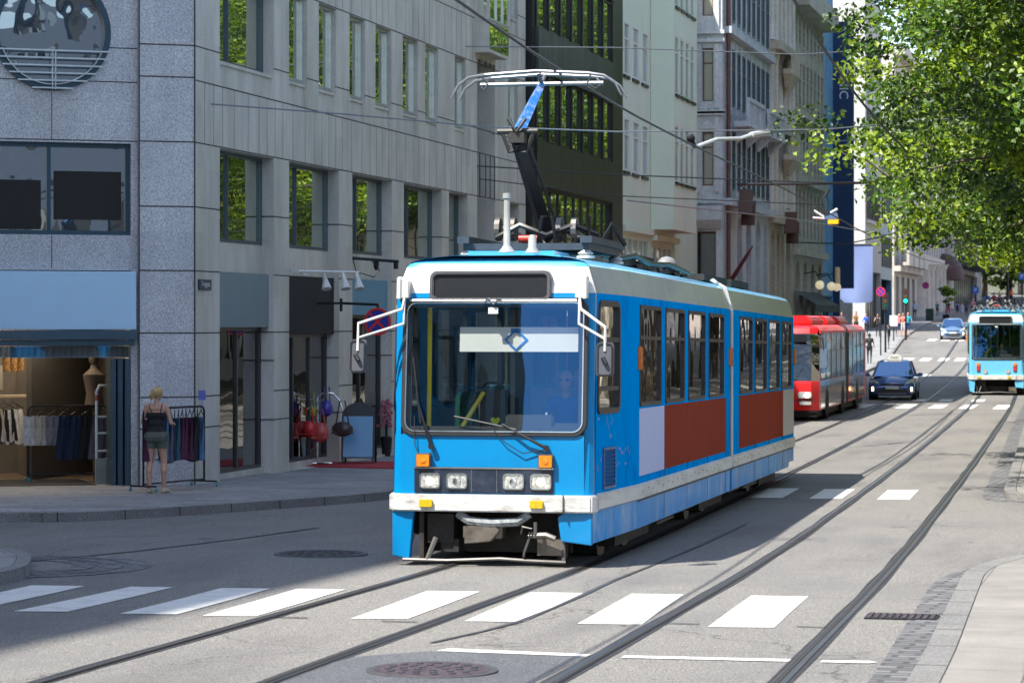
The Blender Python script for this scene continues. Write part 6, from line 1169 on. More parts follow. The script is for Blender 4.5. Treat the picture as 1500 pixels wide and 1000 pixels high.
for k,(c,kind,l) in enumerate(seq):
    e=p+(q-p)*(.06+.89*k/(len(seq)-1)); garment((e.x,e.y),p.z+1.3,math.atan2(d.y,d.x)+R(38+random.uniform(-14,14)),kind,CL[c],l,'clothes on the pavement rack',L=.62+.1*random.random(),wd=.34)
t=thing('price_card','small blue price card on the right end of the pavement rack','sign',tuple(q+Vector((0,0,1.36)))); mb=MB(); e=q-d*.06; mb.box(e.x-.06,e.x+.06,e.y-.01,e.y+.01,p.z+1.42,p.z+1.58); mb.tube([(e.x,e.y,p.z+1.33),(e.x,e.y,p.z+1.43)],.008,5); mb.build('card',M('violet_blue_card',(.12,.16,.5),.5),t)
# inside the corner shop (front facade frame)
def ffp(u,d,z=bz+.05): v=FF@Vector((u,d,z)); return (v.x,v.y)
t,p,q,d=rack('black rail of dark clothes standing inside the shop doorway',ffp(2.55,1.6),ffp(1.2,1.5),1.3,bz+.06,IRON)
for k,(c,l) in enumerate((('white','pale blouse at the left end of the inner rail'),('cream','cream blouse second on the inner rail'),('grey','grey top third on the inner rail'),('navy','long navy skirt in the middle of the inner rail'),('navy','long navy skirt right of the middle of the inner rail'),('black','long black dress near the right end of the inner rail'),('floral','dark floral skirt at the right end of the inner rail'))):
    e=p+(q-p)*(.08+.84*k/6); garment((e.x,e.y),p.z+1.28,math.atan2(d.y,d.x)+R(30),'skirt' if k>2 else 'top',CL[c],l,'clothes on the rail inside the shop',L=.75 if k>2 else .5,wd=.42)
for k,(u,dd,z,c,l,L) in enumerate(((3.02,2.9,3.05,'white','white blouse hung high on the shop back wall','.45'),(2.62,2.85,3.0,'floral','leopard patterned dress hung on the shop back wall','.75'),(3.25,2.5,2.35,'cream','cream top hung at the left of the shop opening','.6'),(3.3,1.9,1.45,'pink','pale pink dress at the left picture edge in the shop','.8'),(3.05,2.3,1.6,'cream','cream skirt hung low on the shop back wall','.55'),(2.85,2.3,1.6,'black','black skirt hung low on the shop back wall','.6'),(2.7,2.3,1.6,'white','pale skirt hung low on the shop back wall','.6'))):
    e=ffp(u,dd); mt=CL[c] if k!=1 else M('leopard_print',(.3,.17,.06),.8,var=.95,scale=26); garment(e,z,math.atan2(-.53,-.848),'top' if k<3 else 'skirt',mt,l,'clothes on the shop walls',L=float(L),wd=.42)
e=ffp(1.42,.75); t=thing('security_gate','pale ladder-shaped security gate in the shop doorway','security gate',(e[0],e[1],bz+.06)); mb=MB(); A=Vector((-.848,-.53,0))
mb.tube([(A*-.11),(A*-.11+Vector((0,0,1.55))),(A*-.06+Vector((0,0,1.66))),(A*.06+Vector((0,0,1.66))),(A*.11+Vector((0,0,1.55))),(A*.11)],.025,8); [mb.tube([A*-.11+Vector((0,0,z)),A*.11+Vector((0,0,z))],.02,6) for z in (.55,.85,1.13)]; mb.build('frame',M('pale_plastic',(.45,.5,.5),.4),t,smooth=True,local=True)
mb=MB(); mb.tube([A*-.11+Vector((0,0,1.4)),A*-.11+Vector((0,0,1.5))],.028,8); mb.build('red_band',RED,t,local=True); mb=MB(); mb.tube([A*.11+Vector((0,0,1.4)),A*.11+Vector((0,0,1.5))],.028,8); mb.build('red_band',RED,t,local=True); mb=MB(); mb.M=Matrix.Rotation(math.atan2(-.53,-.848),4,'Z'); mb.box(-.13,.13,-.03,.03,0,.42); mb.build('base_panel',M('grey_green_panel',(.2,.22,.2),.5),t,local=True)
e=ffp(2.95,2.85); t=thing('framed_picture','small framed picture standing on the shop shelf','picture',(e[0],e[1],1.75)); mb=MB(); mb.M=Matrix.Translation((e[0],e[1],0))@Matrix.Rotation(math.atan2(-.53,-.848),4,'Z'); mb.box(-.2,.2,-.02,.02,1.72,2.25); mb.build('frame',SHOPW,t); mb=MB(); mb.M=Matrix.Translation((e[0],e[1],0))@Matrix.Rotation(math.atan2(-.53,-.848),4,'Z'); mb.box(-.15,.15,.021,.03,1.77,2.2); mb.ell((0,.03,2.05),(.05,.01,.07),8,6,1); mb.frus((-.08,.08,.025,.04),(-.04,.04,.025,.04),1.8,2.0,1); mb.build('print',[M('grey_print',(.3,.27,.24),.6),M('dark_figure_print',(.03,.028,.03),.7)],t)
e=ffp(2.9,2.8); t=thing('wall_shelf','pale shelf board on the shop back wall','shelf',(e[0],e[1],1.66)); mb=MB(); mb.M=FF; mb.box(2.4,3.9,2.6,2.98,1.64,1.68); mb.build('board',M('pale_wood',(.45,.36,.25),.6),t)
# mannequin bust at the right of the opening
e=ffp(1.32,2.1); t=thing('mannequin_bust','dark dress form standing behind the security gate','mannequin',(e[0],e[1],bz)); mb=MB(); mb.lathe([(.02,1.3),(.17,1.35),(.14,1.55),(.18,1.75),(.2,1.88),(.08,1.98),(.06,2.05),(.09,2.1),(.1,2.2),(.05,2.3)],(0,0,0),n=14); mb.tube([(0,0,0),(0,0,1.35)],.02,6); mb.build('torso',M('tan_fabric',(.07,.055,.045),.8),t,smooth=True,local=True)
# bag rack with bags, plant pot, red carpet
r,s,_=PX(465,682); z0=gz(r,s); t=thing('bag_rack','chrome stand with handbags in front of the second shop door','display stand',(r,s,z0)); mb=MB(); mb.tube([(0,0,.05),(0,0,1.35)],.022,7); mb.tube([(-.26,-.12,.05),(.26,.12,.05)],.02,6); mb.tube([(-.26,.1,.05),(.26,-.1,.05)],.02,6); mb.tube([(0,0,1.3),(-.32,-.05,1.28),(-.34,-.05,1.0)],.014,6); mb.tube([(0,0,1.33),(.1,.0,1.42),(.3,.05,1.42),(.42,.05,1.3),(.5,.05,1.1)],.016,6); mb.tube([(-.34,-.12,1.02),(.15,-.12,1.3)],.014,6); mb.build('stand',CHR,t,smooth=True,local=True)
mb=MB(); mb.box(-.42,-.36,.3,.36,0,1.6); mb.build('side_post',ALUM,t,local=True)
def bag(label,dx,dy,z,sx,sz,c,hl=.25):
    t=thing('handbag',label,'handbag',(r+dx,s+dy,z0+z),group='handbags on the stand'); m_=M('leather_'+label.split()[0]+label.split()[1],c,.4,var=.3,scale=10,coat=.2); mb=MB(); mb.ell((0,0,0),(sx,.1,sz),14,8); mb.frus((-sx*.95,sx*.95,-.08,.08),(-sx*.6,sx*.6,-.05,.05),-sz*.6,sz*.8); mb.build('pouch',m_,t,smooth=True,local=True); mb=MB(); mb.tube([(-sx*.6,0,sz*.6),(-.05,0,sz+hl),(.05,0,sz+hl),(sx*.6,0,sz*.6)],.014,6); mb.build('handle',m_,t,smooth=True,local=True)
bag('bright red bag at the front of the stand',-.12,-.16,.72,.15,.17,(.55,.015,.02)); bag('salmon red bag with a wide base beside the bright red one',.1,-.14,.66,.17,.2,(.45,.06,.05)); bag('dark brown shoulder bag at the right of the stand',.5,.03,.72,.22,.15,(.04,.02,.02),.4); bag('yellow green pouch behind the red bags',-.16,.1,1.06,.12,.12,(.4,.4,.03)); bag('violet blue pouch at the top of the stand',.16,.1,1.12,.12,.16,(.05,.04,.3)); bag('plum coloured bag low on the stand',-.22,.15,.5,.13,.2,(.1,.02,.06)); bag('dusty pink pouch at the left of the stand',-.3,-.05,.78,.12,.1,(.4,.25,.3))
r2,s2,_=PX(488,671); t=thing('potted_shrub','dark leafy shrub in a pale blue pot beside the sandwich board','plant',(r2,s2,gz(r2,s2))); mb=MB(); mb.lathe([(.14,0),(.2,.3),(.22,.34),(.18,.34)],(0,0,0),n=16); mb.build('pot',M('pale_blue_pot',(.25,.38,.5),.4),t,smooth=True,local=True); mb=MB(); mb.tube([(0,0,.3),(.02,0,.7),(0,.03,1.0)],.03,6); mb.build('stem',M('brown_stem',(.15,.08,.03),.8),t,local=True)
o=bpy.data.objects.new('foliage',leaves_mesh('foliage',[(random.uniform(-.3,.35),random.uniform(-.3,.3),random.uniform(.65,1.15)) for _ in range(30)],[.2]*30,40,.09)); COL.objects.link(o); o.parent=t; o.data.materials.clear(); [o.data.materials.append(LEAF[2]) for _ in range(3)]
r3,s3,_=PX(566,668); t=thing('pink_flower_bunch','bunch of dusty pink flowers at the right edge of the sandwich board','flowers',(r3,s3,gz(r3,s3))); mb=MB()
for k in range(60): mb.ell((-.0+.13*random.gauss(0,1)*(1-k/90),.1*random.gauss(0,1),.7+.01*k-.1),(.035,.035,.035),6,4)
mb.build('petals',M('dusty_pink_petals',(.4,.12,.16),.8,var=.5,scale=30),t,local=True); mb=MB(); mb.lathe([(.09,0),(.13,.4),(.1,.42)],(0,0,0),n=12); mb.tube([(0,0,.4),(0,0,.75)],.03,6); mb.build('vase',IRON,t,local=True)
V=[gnd(x,y,.14)[:2] for x,y in ((449,677),(640,677),(640,687),(449,683))]; mb=MB(); mb.prism([tuple(v) for v in V],gz(0,V[0][1])-.02,gz(0,V[0][1])+.035); tag(mb.build('red_carpet',M('red_carpet',(.33,.02,.03),.95,var=.2,scale=20)),'red carpet strip lying in front of the handbag shop','carpet')
# lilac banner
r,s=at(1228,150); t=thing('hanging_banner','plain lilac banner hanging out over the pavement beside the deep blue slab','banner',(r,s,zz(360,150))); mb=MB(); V=[];n,m=14,14; zt_,zb_=zz(359,150),zz(444,150); xL,xR=at(1225,150)[0],at(1280,150)[0]
for j in range(m+1):
    f=j/m
    for k in range(n+1):
        g=k/n; V.append((xL+(xR-xL)*(.0+g)+ (.16*f*(1-g) if f<1 else .3*(1-g)) - .03*f*g, s+.12*math.sin(g*5+f*2)*f, zt_+(zb_-zt_)*f*(1-.03*abs(g-.5)*f)+(.12 if (k in(0,n) and j==m) else 0)))
mb.add(V,[(j*(n+1)+k,j*(n+1)+k+1,(j+1)*(n+1)+k+1,(j+1)*(n+1)+k) for j in range(m) for k in range(n)]); mb.add([(x,y+.02,z) for x,y,z in V],[(j*(n+1)+k,j*(n+1)+k+1,(j+1)*(n+1)+k+1,(j+1)*(n+1)+k) for j in range(m) for k in range(n)]); mb.build('cloth',M('lilac_cloth',(.16,.21,.4),.8,var=.04,scale=2),t,smooth=True)
mb=MB(); mb.tube([(xL-2.2,s,zt_+.02),(xR+.1,s,zt_+.02)],.05,7); mb.build('pole',IRON,t)
# traffic lights, signs, bin, far lamp posts
def tlight(x,y,d,label,green=True):
    r,s=at(x,d); zt_=zz(y,d); t=thing('traffic_light',label,'traffic light',(r,s,G(s))); mb=MB(); mb.tube([(0,0,0),(0,0,zt_-G(s))],.07,8); mb.build('pole',IRON,t,local=True); h=zt_-G(s); mb=MB(); mb.box(-.2,.2,-.2,.1,h-1.05,h+.05); mb.build('housing',RUB,t,local=True,bevel=.03)
    for k,(c,lit) in enumerate((((.08,.01,.01),0),((.08,.05,.01),0),((.0,.9,.45),green))): mb=MB(); mb.lathe([(.12,-.23),(.1,-.2)],(0,0,h-.17-.32*k),'y',12); mb.build('lamp',M('lamp_%d%d'%(k,lit),c if lit or k<2 else (.0,.06,.03),.3,emit=c if lit else None,es=3 if lit else 0),t,local=True)
tlight(1327,424,196,'traffic light showing green above the group of people'); tlight(1297,430,176,'dark traffic light seen from the side next to the black sign pole',False)
def psign(x,y,d,txt,label,w=1.3):
    r,s=at(x,d); z=zz(y,d); t=thing('parking_sign',label,'road sign',(r,s,G(s))); mb=MB(); mb.tube([(0,.06,0),(0,.06,z-G(s)+.6)],.07,6); mb.build('pole',IRON,t,local=True); mb=MB(); mb.box(-w/2,w/2,-.03,.03,z-G(s)-w/2,z-G(s)+w/2); mb.build('panel',M('traffic_blue',(.01,.1,.45),.4),t,local=True); text('lettering',txt,w*.9,Matrix.Translation((0,-.04,z-G(s)))@Matrix.Rotation(R(90),4,'X'),WHITE,t,.01,local=True)
psign(1497,405,330,'P','blue parking sign at the right picture edge uphill',.75); psign(1429,425,300,'P','blue parking sign with a white panel below, in front of the canopy',.7)
r,s,_=gnd(1362,470,.13); t=thing('litter_bin','dark green litter bin on the kerb in front of the colonnade','litter bin',(r,s,G(s)+.1)); mb=MB(); mb.frus((-.34,.34,-.3,.3),(-.38,.38,-.33,.33),0,1.1); mb.build('body',M('bin_green',(.015,.03,.028),.5),t,local=True,bevel=.06); mb=MB(); mb.box(-.4,.4,-.35,.35,1.1,1.17); mb.build('lid',IRON,t,local=True,bevel=.03)
for x,d,l in ((1476,350,'black lamp post with white globes among the people uphill'),(1380,330,'black lamp post with white globes beside the canopy')):
    r,s=at(x,d); t=thing('street_lamp',l,'street lamp',(r,s,G(s))); mb=MB(); mb.tube([(0,0,0),(0,0,7.5)],[.16,.09],8); mb.tube([(-1.1,0,7.3),(0,0,7.6),(1.1,0,7.3)],.06,6); mb.build('post',IRON,t,local=True)
    for q in (-1.1,0,1.1): mb=MB(); mb.ell((q,0,7.9 if q else 8.3),(.38,.38,.42),12,8); mb.build('globe',M('white_globe',(.75,.75,.72),.3),t,local=True,smooth=True)
r,s=at(1386,262); s-=30; t=thing('topiary_tree','small round dark green tree in front of the colonnade','plant',(r,s+30,G(s+30))); mb=MB(); mb.tube([(0,0,0),(0,0,2.2)],.06,6); mb.frus((-.28,.28,-.28,.28),(-.33,.33,-.33,.33),0,.6); mb.build('trunk',IRON,t,local=True); o=bpy.data.objects.new('crown',leaves_mesh('crown',[(random.gauss(0,.3),random.gauss(0,.3),2.7+random.gauss(0,.3)) for _ in range(25)],[.35]*25,60,.16)); COL.objects.link(o); o.parent=t
r,s=at(1309,192); t=thing('white_notice_board','white notice board standing among the people at the crossing','sign',(r,s,G(s))); mb=MB(); mb.box(-.28,.28,-.04,.04,1.15,1.9); mb.build('board',M('off_white_board',(.6,.55,.58),.6),t,local=True); mb=MB(); mb.tube([(0,.03,0),(0,.03,1.1)],.05,6); mb.build('post',IRON,t,local=True)
r,s=at(1208,128); t=thing('cafe_awning','dark green awning with stripes at the foot of the grey-beige pilaster house','awning',(-14.6,124,3.6)); mb=MB(); mb.quad((-14.55,117,4.3),(-14.55,126,4.3),(-13.6,126,3.7),(-13.6,117,3.7)); mb.quad((-13.6,117,3.7),(-13.6,126,3.7),(-13.6,126,3.4),(-13.6,117,3.4)); mb.build('fabric',M('dark_green_canvas',(.015,.035,.03),.7,var=.5,scale=4,stretch=(1,3,1)),t)
# ================================================================ PEOPLE
def seg_d(p,a,b,ra,rb):
    ab=b-a; L=ab.dot(ab); t=0 if L<1e-9 else max(0,min(1,(p-a).dot(ab)/L)); return (p-(a+ab*t)).length-(ra+(rb-ra)*t)
def blob(name,prims,voxel,mats,parent,smooth=3,cut=None):
    """one continuous surface grown over tapered limbs; faces take the material of the nearest limb"""
    mb=MB()
    for q in prims:
        if q[0]=='c': mb.cap(q[1],q[2],q[3],q[4],10)
        else: mb.ell(q[1],q[2],14,10,rot=q[4] if len(q)>4 else None)
    me=bpy.data.meshes.new(name+'_src'); me.from_pydata(mb.v,[],mb.f); o=bpy.data.objects.new(name+'_src',me); COL.objects.link(o)
    bm=bmesh.new(); bm.from_mesh(me); bmesh.ops.recalc_face_normals(bm,faces=bm.faces); bm.to_mesh(me); bm.free()
    m=o.modifiers.new('r','REMESH'); m.mode='VOXEL'; m.voxel_size=voxel
    if smooth: m=o.modifiers.new('s','SMOOTH'); m.factor=.5; m.iterations=smooth
    dg=bpy.context.evaluated_depsgraph_get(); dg.update(); out=bpy.data.meshes.new_from_object(o.evaluated_get(dg)); bpy.data.objects.remove(o); bpy.data.meshes.remove(me)
    if cut:
        bm=bmesh.new(); bm.from_mesh(out)
        for co,no in cut: bmesh.ops.bisect_plane(bm,geom=bm.verts[:]+bm.edges[:]+bm.faces[:],plane_co=co,plane_no=no,clear_outer=True)
        bm.to_mesh(out); bm.free()
    out.materials.clear()
    for k in mats: out.materials.append(k)
    if len(mats)>1:
        P=[(Vector(q[1]),Vector(q[2]),q[3],q[4],q[5]) if q[0]=='c' else (Vector(q[1]),Vector(q[1]),min(q[2])*.5+max(q[2])*.5,min(q[2])*.5+max(q[2])*.5,q[3]) for q in prims]
        for f in out.polygons: f.material_index=min(P,key=lambda s:seg_d(f.center,*s[:4]))[4]
    out.shade_smooth(); out.name=name; ob=bpy.data.objects.new(name,out); COL.objects.link(ob)
    if parent is not None: ob.parent=parent
    return ob
SK=M('light_skin',(.52,.29,.2),.5,var=.06); SKD=M('tanned_skin',(.36,.18,.11),.5,var=.06); HAIRC={k:M('hair_'+k,c,.55,var=.3,scale=40,stretch=(1,1,.2)) for k,c in dict(blonde=(.42,.28,.12),brown=(.07,.04,.02),black=(.012,.01,.01),grey=(.3,.28,.26)).items()}
CM={}
def cloth(c):
    k='cloth_%02x%02x%02x'%tuple(int(x*255) for x in c)
    return MATS.get(k) or M(k,c,.85,var=.15,scale=12)
def person(label,loc,rz,h=1.72,top=(.1,.1,.1),bot=(.02,.02,.03),hair='brown',skin=None,legs='trousers',sleeve='short',walk=.0,arms=(0,0),bag=None,voxel=.034,lean=0,group='pedestrians further up the street',parent=None):
    """front of the figure faces local +y; mats: 0 skin 1 top 2 bottom 3 shoes"""
    t=thing('person',label,'person',loc,rz,group); k=h/1.72; skin=skin or SK; v=lambda x,y,z:Vector((x*k,y*k,z*k)); pr=[]
    for sx,st in ((-1,walk),(1,-walk)):
        hip=v(.09*sx,0,.93); kn=v(.1*sx,.22*st+.02,.5-.03*abs(st)); an=v(.1*sx,.42*st-(.1*max(0,-st)),.09+.05*max(0,-st)); lt=2 if legs in('trousers','shorts','skirt') else 0
        pr.append(('c',hip,kn,.092*k,.058*k,2)); pr.append(('c',kn,an,.056*k,.038*k,2 if legs=='trousers' else 0)); pr.append(('c',an+v(0,-.03,-.045),an+v(0,.14,-.055),.038*k,.03*k,3))
        sh=v(.17*sx,lean*.3,1.42); ar=arms[0 if sx<0 else 1]; el=v(.23*sx,.04+.18*ar+lean*.2-.1*st,1.14+.06*max(0,ar)); wr=v((.25-.12*max(0,ar))*sx,.1+.36*ar-.22*st*(1-abs(ar)),.92+.36*ar)
        pr.append(('c',sh,el,.05*k,.038*k,0 if sleeve=='none' else 1)); pr.append(('c',el,wr,.037*k,.026*k,1 if sleeve=='long' else 0)); pr.append(('c',wr,wr+(wr-el).normalized()*.09*k,.03*k,.02*k,0))
    if legs=='skirt': pr.append(('c',v(0,0,.9),v(0,0,.62),.13*k,.17*k,2))
    pr += [('c',v(-.07,0,.95),v(.07,0,.95),.115*k,.115*k,2),('c',v(0,lean*.1,1.0),v(0,lean*.2,1.22),.125*k,.135*k,1),('c',v(-.085,lean*.3,1.32),v(.085,lean*.3,1.32),.105*k,.105*k,1),('c',v(-.14,lean*.3,1.41),v(.14,lean*.3,1.41),.055*k,.055*k,1),('c',v(0,lean*.35,1.42),v(0,lean*.45+.01,1.53),.055*k,.05*k,0),('e',v(0,lean*.5+.025,1.6),(.073*k,.09*k,.112*k),0),('e',v(0,lean*.5+.115,1.585),(.014*k,.02*k,.022*k),0)]
    blob('body',pr,voxel,[skin,cloth(top),cloth(bot),cloth((.03,.03,.03))],t,2)
    mb=MB(); mb.ell(v(0,lean*.5-.005,1.635),(.085*k,.098*k,.095*k),10,7); mb.ell(v(0,lean*.5-.06,1.57),(.07*k,.05*k,.09*k),8,6); mb.build('hair',HAIRC[hair],t,smooth=True,local=True)
    if bag: mb=MB(); mb.prism([(p[0]*k,p[1]*k) for p in rrect(.3,.42,.07,3,0,1.22)],-.27*k,-.13*k,'y'); mb.build('backpack',cloth(bag),t,local=True,bevel=.03)
    return t
def ped(px,py,hpx,label,face,dz=.13,**k):
    r,s,d=gnd(px,py,dz); h=max(1.45,min(1.9,hpx*d/F)); return person(label,(r,s,G(s)+dz),R(face),h=h,**k)
AW=0    # 0 = walking away from the viewer, 180 = towards
ped(1273.6,533,45,'woman in black jacket and leggings walking away behind the bus',0,top=(.012,.012,.015),bot=(.012,.012,.015),hair='black',sleeve='long',walk=.45)
ped(1259,532,48,'person in dark green shirt and khaki trousers beside the rear of the bus',0,top=(.01,.045,.03),bot=(.12,.1,.06),hair='black',walk=-.3)
ped(1302,511,36,'person in dark clothes looking down at the crossing kerb',95,top=(.015,.016,.022),bot=(.012,.013,.02),hair='black',sleeve='long',arms=(.5,.5),skin=SKD)
ped(1254,492,36,'person in black and orange vest stretching out an arm',180,top=(.16,.07,.012),bot=(.012,.012,.014),hair='black',arms=(.9,.1),sleeve='none')
ped(1269,492,33,'person in royal blue jacket and black trousers',150,top=(.01,.05,.32),bot=(.012,.012,.016),sleeve='long',arms=(.4,.4))
ped(1286,494,35,'person in black dress standing beside the sign pole',170,top=(.015,.014,.018),bot=(.015,.015,.02),sleeve='none',arms=(.6,.6),hair='black',skin=SKD)
ped(1311,493,33,'person in dark navy clothes at the left of the waiting group',180,top=(.02,.025,.05),bot=(.03,.04,.08),hair='brown',arms=(.5,.3))
ped(1317,492.5,33,'person in pink shirt and dark shorts in the waiting group',200,top=(.5,.16,.18),bot=(.03,.05,.12),legs='shorts',arms=(.5,.5),hair='blonde')
ped(1323,493,35,'person in salmon shirt and white shorts in the waiting group',160,top=(.55,.13,.1),bot=(.5,.5,.5),legs='shorts',hair='brown',arms=(.3,.3))
ped(1330,493,36,'person in turquoise shirt with blue shorts at the right of the group',200,top=(.03,.3,.38),bot=(.02,.06,.2),legs='shorts',hair='brown',bag=(.5,.52,.55),arms=(.4,.5))
ped(1340,469,28,'person in light blue shirt and jeans behind the waiting group',180,top=(.4,.5,.72),bot=(.05,.08,.16),walk=.3)
ped(1373,464,22,'person in teal shirt beside the litter bin',180,top=(.02,.13,.2),bot=(.02,.02,.03),hair='brown')
ped(1389.5,464.5,24,'woman in black top and red trousers by the round tree',180,top=(.012,.012,.012),bot=(.55,.03,.08),sleeve='none',hair='brown',skin=SKD,arms=(.3,.2))
ped(1402.5,464,22,'person in white and violet top left of the child',0,top=(.5,.45,.6),bot=(.03,.03,.05),legs='shorts',hair='black',walk=.4,bag=(.03,.03,.12))
ped(1409.5,464.5,19,'child in lilac dress walking away between two adults',0,top=(.5,.42,.5),bot=(.4,.4,.65),legs='skirt',hair='blonde',walk=.3)
ped(1415.5,464,22,'person in black and white with dark trousers, walking away beside the child',0,top=(.05,.05,.1),bot=(.012,.012,.02),hair='black',walk=-.3)
ped(1425.5,463.5,26,'person in pink checked shirt and dark shorts walking away',0,top=(.45,.18,.26),bot=(.02,.02,.04),legs='shorts',hair='blonde',walk=.4)
ped(1446.5,453,23,'person in blue jacket and white trousers walking uphill',0,top=(.01,.06,.35),bot=(.6,.6,.62),hair='brown',sleeve='long',walk=.4)
ped(1456,453,24,'person in dark red jacket and black trousers walking uphill',0,top=(.25,.015,.03),bot=(.015,.015,.02),hair='black',sleeve='long',walk=-.3)
ped(1465,455,24,'person in plum coat walking uphill beside the lamp post',0,top=(.09,.04,.08),bot=(.02,.02,.025),hair='brown',sleeve='long',walk=.3)
ped(1464,446,20,'person in tan shirt far uphill behind the lamp post',180,top=(.45,.3,.18),bot=(.12,.09,.08),hair='brown',walk=.3)
ped(1474,452,22,'person in dark coat and pale shoes uphill near the lamp post',0,top=(.02,.02,.03),bot=(.1,.1,.11),hair='black',walk=.3)
ped(1481.5,445,22,'person in bright orange shirt and black trousers far uphill',0,top=(.75,.13,.03),bot=(.012,.012,.015),hair='brown',walk=.45)
# people in front of the cafe beyond the bus roof
for x,y,hp,l,tp in ((1211,487,32,'pale haired person in turquoise shirt beyond the bus roof',(.03,.25,.42)),(1220,487,32,'person in pink shirt beyond the bus roof',(.5,.2,.22)),(1233,489,32,'person in dark clothes in the shade beyond the bus roof',(.03,.02,.03))): ped(x,y,hp,l,180,top=tp,hair='grey' if x==1211 else 'brown')
# --- the woman at the clothes rack, seen from behind
r,s,_=gnd(229,722,.13); t=thing('person','blonde woman in black strappy top and grey-green shorts browsing the pavement rack, seen from behind','person',(r,s,gz(r,s)),R(4))
WS=M('woman_skin',(.47,.27,.19),.5,var=.07,scale=5)
def hand(wr,dr,side,curl):
    """palm with five fingers closed around a hanger"""
    wr=Vector(wr); dr=Vector(dr).normalized(); up=Vector((0,0,1)); sd=dr.cross(up).normalized()*side; pl=wr+dr*.05; q=[('c',wr,pl,.026,.03,0),('c',pl-sd*.018,pl+sd*.018,.02,.02,0)]
    for i,(o_,L) in enumerate(((-.028,.062),(-.01,.074),(.01,.07),(.027,.055))):
        b=pl+sd*o_+dr*.018; m_=b+dr*L*.55-up*L*curl*.3; e=m_+dr*L*.2-up*L*.5*curl; q+=[('c',b,m_,.0095,.0088,0),('c',m_,e,.0088,.0075,0)]
    th=wr+dr*.025-sd*.028; m_=th+dr*.028-sd*.02; q+=[('c',th,m_,.013,.011,0),('c',m_,m_+dr*.028+sd*.006-up*.01,.011,.009,0)]
    return q
def leg(sx,fx,fy):
    hip=(.088*sx,.0,.9); kn=(fx*.98+.005*sx,fy*.4+.012,.49); ca=(fx+.01*sx,fy*.5-.02,.36); an=(fx,fy,.09)
    return [('c',hip,((hip[0]+kn[0])/2,(hip[1]+kn[1])/2-.005,.7),.098,.078,0),('c',((hip[0]+kn[0])/2,(hip[1]+kn[1])/2-.005,.7),kn,.078,.054,0),('c',kn,ca,.052,.056,0),('c',ca,an,.055,.034,0),('c',an,(fx,fy-.03,.045),.034,.033,0),('c',(fx,fy-.02,.045),(fx+.02*sx,fy+.16,.028),.034,.026,0)]
prm=leg(-1,-.105,-.02)+leg(1,.115,.03)
prm+=[('c',(-.075,-.03,.9),(.075,-.03,.9),.108,.108,0),('c',(-.05,0,1.0),(.05,0,1.0),.1,.1,0),('c',(-.035,0,1.1),(.035,0,1.1),.092,.092,0),('c',(-.075,.01,1.24),(.075,.01,1.24),.09,.09,0),('c',(-.1,0,1.34),(.1,0,1.34),.068,.068,0),('c',(-.135,0,1.385),(.135,0,1.385),.046,.046,0),('c',(0,-.005,1.4),(.01,.012,1.5),.047,.042,0),('e',(.02,.035,1.575),(.07,.086,.104),0),('e',(.035,.122,1.56),(.013,.018,.018),0),('e',(.092,.03,1.56),(.012,.02,.028),0),('e',(-.052,.035,1.56),(.012,.02,.028),0)]
prm+=[('c',(-.165,.0,1.375),(-.225,.0,1.13),.044,.036,0),('c',(-.225,.0,1.13),(-.2,.19,1.06),.036,.026,0),('c',(.165,.0,1.375),(.235,.02,1.12),.044,.036,0),('c',(.235,.02,1.12),(.2,.22,1.09),.036,.026,0)]+hand((-.2,.19,1.06),(.1,.9,.15),-1,.8)+hand((.2,.22,1.09),(-.1,.9,.1),1,.8)
blob('body',prm,.0085,[WS],t,4)
inf=lambda L,e:[('c',q[1],q[2],q[3]+e,q[4]+e,0) for q in L]
tor=[('c',(-.05,0,1.0),(.05,0,1.0),.1,.1,0),('c',(-.035,0,1.1),(.035,0,1.1),.092,.092,0),('c',(-.075,.01,1.24),(.075,.01,1.24),.09,.09,0),('c',(-.06,-.02,.95),(.06,-.02,.95),.105,.105,0)]
blob('strappy_top',inf(tor,.013),.009,[cloth((.009,.009,.011))],t,3,cut=[((0,0,1.285),(0,0,1)),((0,0,.985),(0,0,-1))])
sh=[('c',(-.075,-.03,.9),(.075,-.03,.9),.108,.108,0),('c',(-.05,0,1.0),(.05,0,1.0),.1,.1,0),('c',(-.088,0,.9),(-.1,.0,.68),.1,.085,0),('c',(.088,0,.9),(.105,.01,.68),.1,.085,0)]
blob('shorts',inf(sh,.014),.009,[M('grey_green_cotton',(.085,.1,.085),.85,var=.2,scale=9,bump=.4)],t,3,cut=[((0,0,1.01),(0,0,1)),((0,0,.715),(0,0,-1))])
mb=MB()
for sx in (-1,1): mb.tube([(sx*.09 if sx>0 else -.03,-.098,1.27),(sx*.105,-.06,1.38),(sx*.1,.0,1.435),(sx*.09,.06,1.38)],.0075,5)
mb.build('shoulder_strap',cloth((.009,.009,.011)),t,local=True,smooth=True)
blob('hair',[('e',(.015,.01,1.61),(.088,.098,.09),0),('e',(-.015,-.055,1.6),(.065,.06,.075),0),('c',(-.035,-.075,1.58),(-.055,-.085,1.5),.05,.022,0),('c',(-.02,-.09,1.62),(-.06,-.1,1.55),.04,.03,0)],.012,[HAIRC['blonde']],t,2)
for sx,fx,fy in ((-1,-.105,-.02),(1,.115,.03)):
    blob('shoe',[('c',(fx,fy-.03,.04),(fx+.012*sx,fy+.08,.036),.043,.044,0),('c',(fx+.012*sx,fy+.08,.034),(fx+.025*sx,fy+.19,.028),.043,.03,0)],.009,[M('beige_canvas_shoe',(.45,.38,.26),.8)],t,2,cut=[((0,0,.006),(0,0,-1)),((0,fy-.02,.075),(0,-.25,1))])
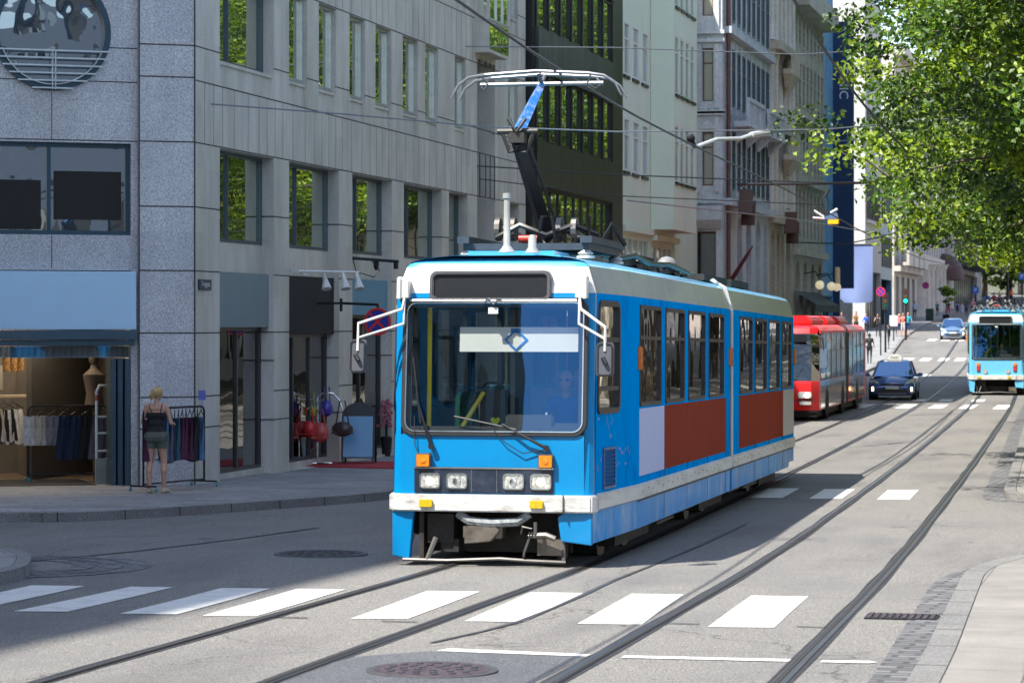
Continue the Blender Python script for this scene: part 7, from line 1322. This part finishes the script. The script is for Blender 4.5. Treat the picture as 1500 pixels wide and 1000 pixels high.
# --- drivers
def driver(name_label,host,loc,shirt,skin,hair,glasses=True,group=None):
    l=Vector(loc); w=host.matrix_world if False else (Matrix.Translation(host.location)@host.rotation_euler.to_matrix().to_4x4()); p=w@l
    t=thing('person',name_label,'person',tuple(p),host.rotation_euler.z+PI); pr=[('c',(-.08,0,.1),(.08,0,.1),.13,.13,1),('c',(0,0,.2),(0,.02,.4),.14,.15,1),('c',(-.13,.02,.5),(.13,.02,.5),.07,.07,1),('c',(0,.02,.52),(0,.05,.64),.05,.05,0),('e',(0,.07,.73),(.075,.09,.115),0),('e',(0,.16,.715),(.014,.02,.02),0)]
    for sx in (-1,1): pr+=[('c',(.18*sx,.02,.5),(.25*sx,.12,.26),.05,.042,1),('c',(.25*sx,.12,.26),(.16*sx,.38,.24),.04,.03,0),('c',(.16*sx,.38,.24),(.14*sx,.47,.25),.034,.024,0),('c',(.09*sx,.0,.06),(.12*sx,.42,.06),.09,.07,2),('c',(.12*sx,.42,.06),(.12*sx,.45,-.35),.06,.045,2)]
    blob('body',pr,.018,[skin,cloth(shirt),cloth((.02,.02,.03))],t,2); mb=MB(); mb.ell((0,.035,.765),(.085,.1,.095),10,7); mb.build('hair',HAIRC[hair],t,smooth=True,local=True)
    if glasses: mb=MB(); [mb.ell((sx*.034,.15,.745),(.028,.012,.02),8,5) for sx in (-1,1)]; mb.tube([(-.07,.1,.75),(-.06,.152,.75),(.06,.152,.75),(.07,.1,.75)],.004,4); mb.build('sunglasses',BLK,t,local=True)
driver('tram driver in a blue shirt and sunglasses behind the windscreen of the near tram',TR,(.62,1.15,1.35),(.015,.06,.3),SKD,'grey')
driver('bus driver in a pale shirt behind the red bus windscreen',bus,(.55,1.5,1.15),(.3,.38,.38),SKD,'black',False)
driver('passenger in a grey shirt behind the rear window of the far tram',T2o,(.2,1.3,1.3),(.3,.32,.4),SK,'brown',False)
for i,(x,y,c,l) in enumerate(((.86,5.1,(.05,.08,.12),'passenger in dark blue jacket behind the second side window'),(.86,9.5,(.02,.02,.025),'passenger in black behind the fourth side window'),(.4,3.6,(.25,.26,.3),'standing-height grey passenger behind the first side window'))): driver('tram '+l,TR,(x,y-.3,1.36),c,SK,'brown',False)
mb=MB(); mb.box(.98,1.06,.45,1.05,1.78,1.96); mb.M=None; o=mb.build('striped_cloth',M('red_blue_stripes',(.35,.05,.06),.8,var=.6,scale=6),TR,local=True)
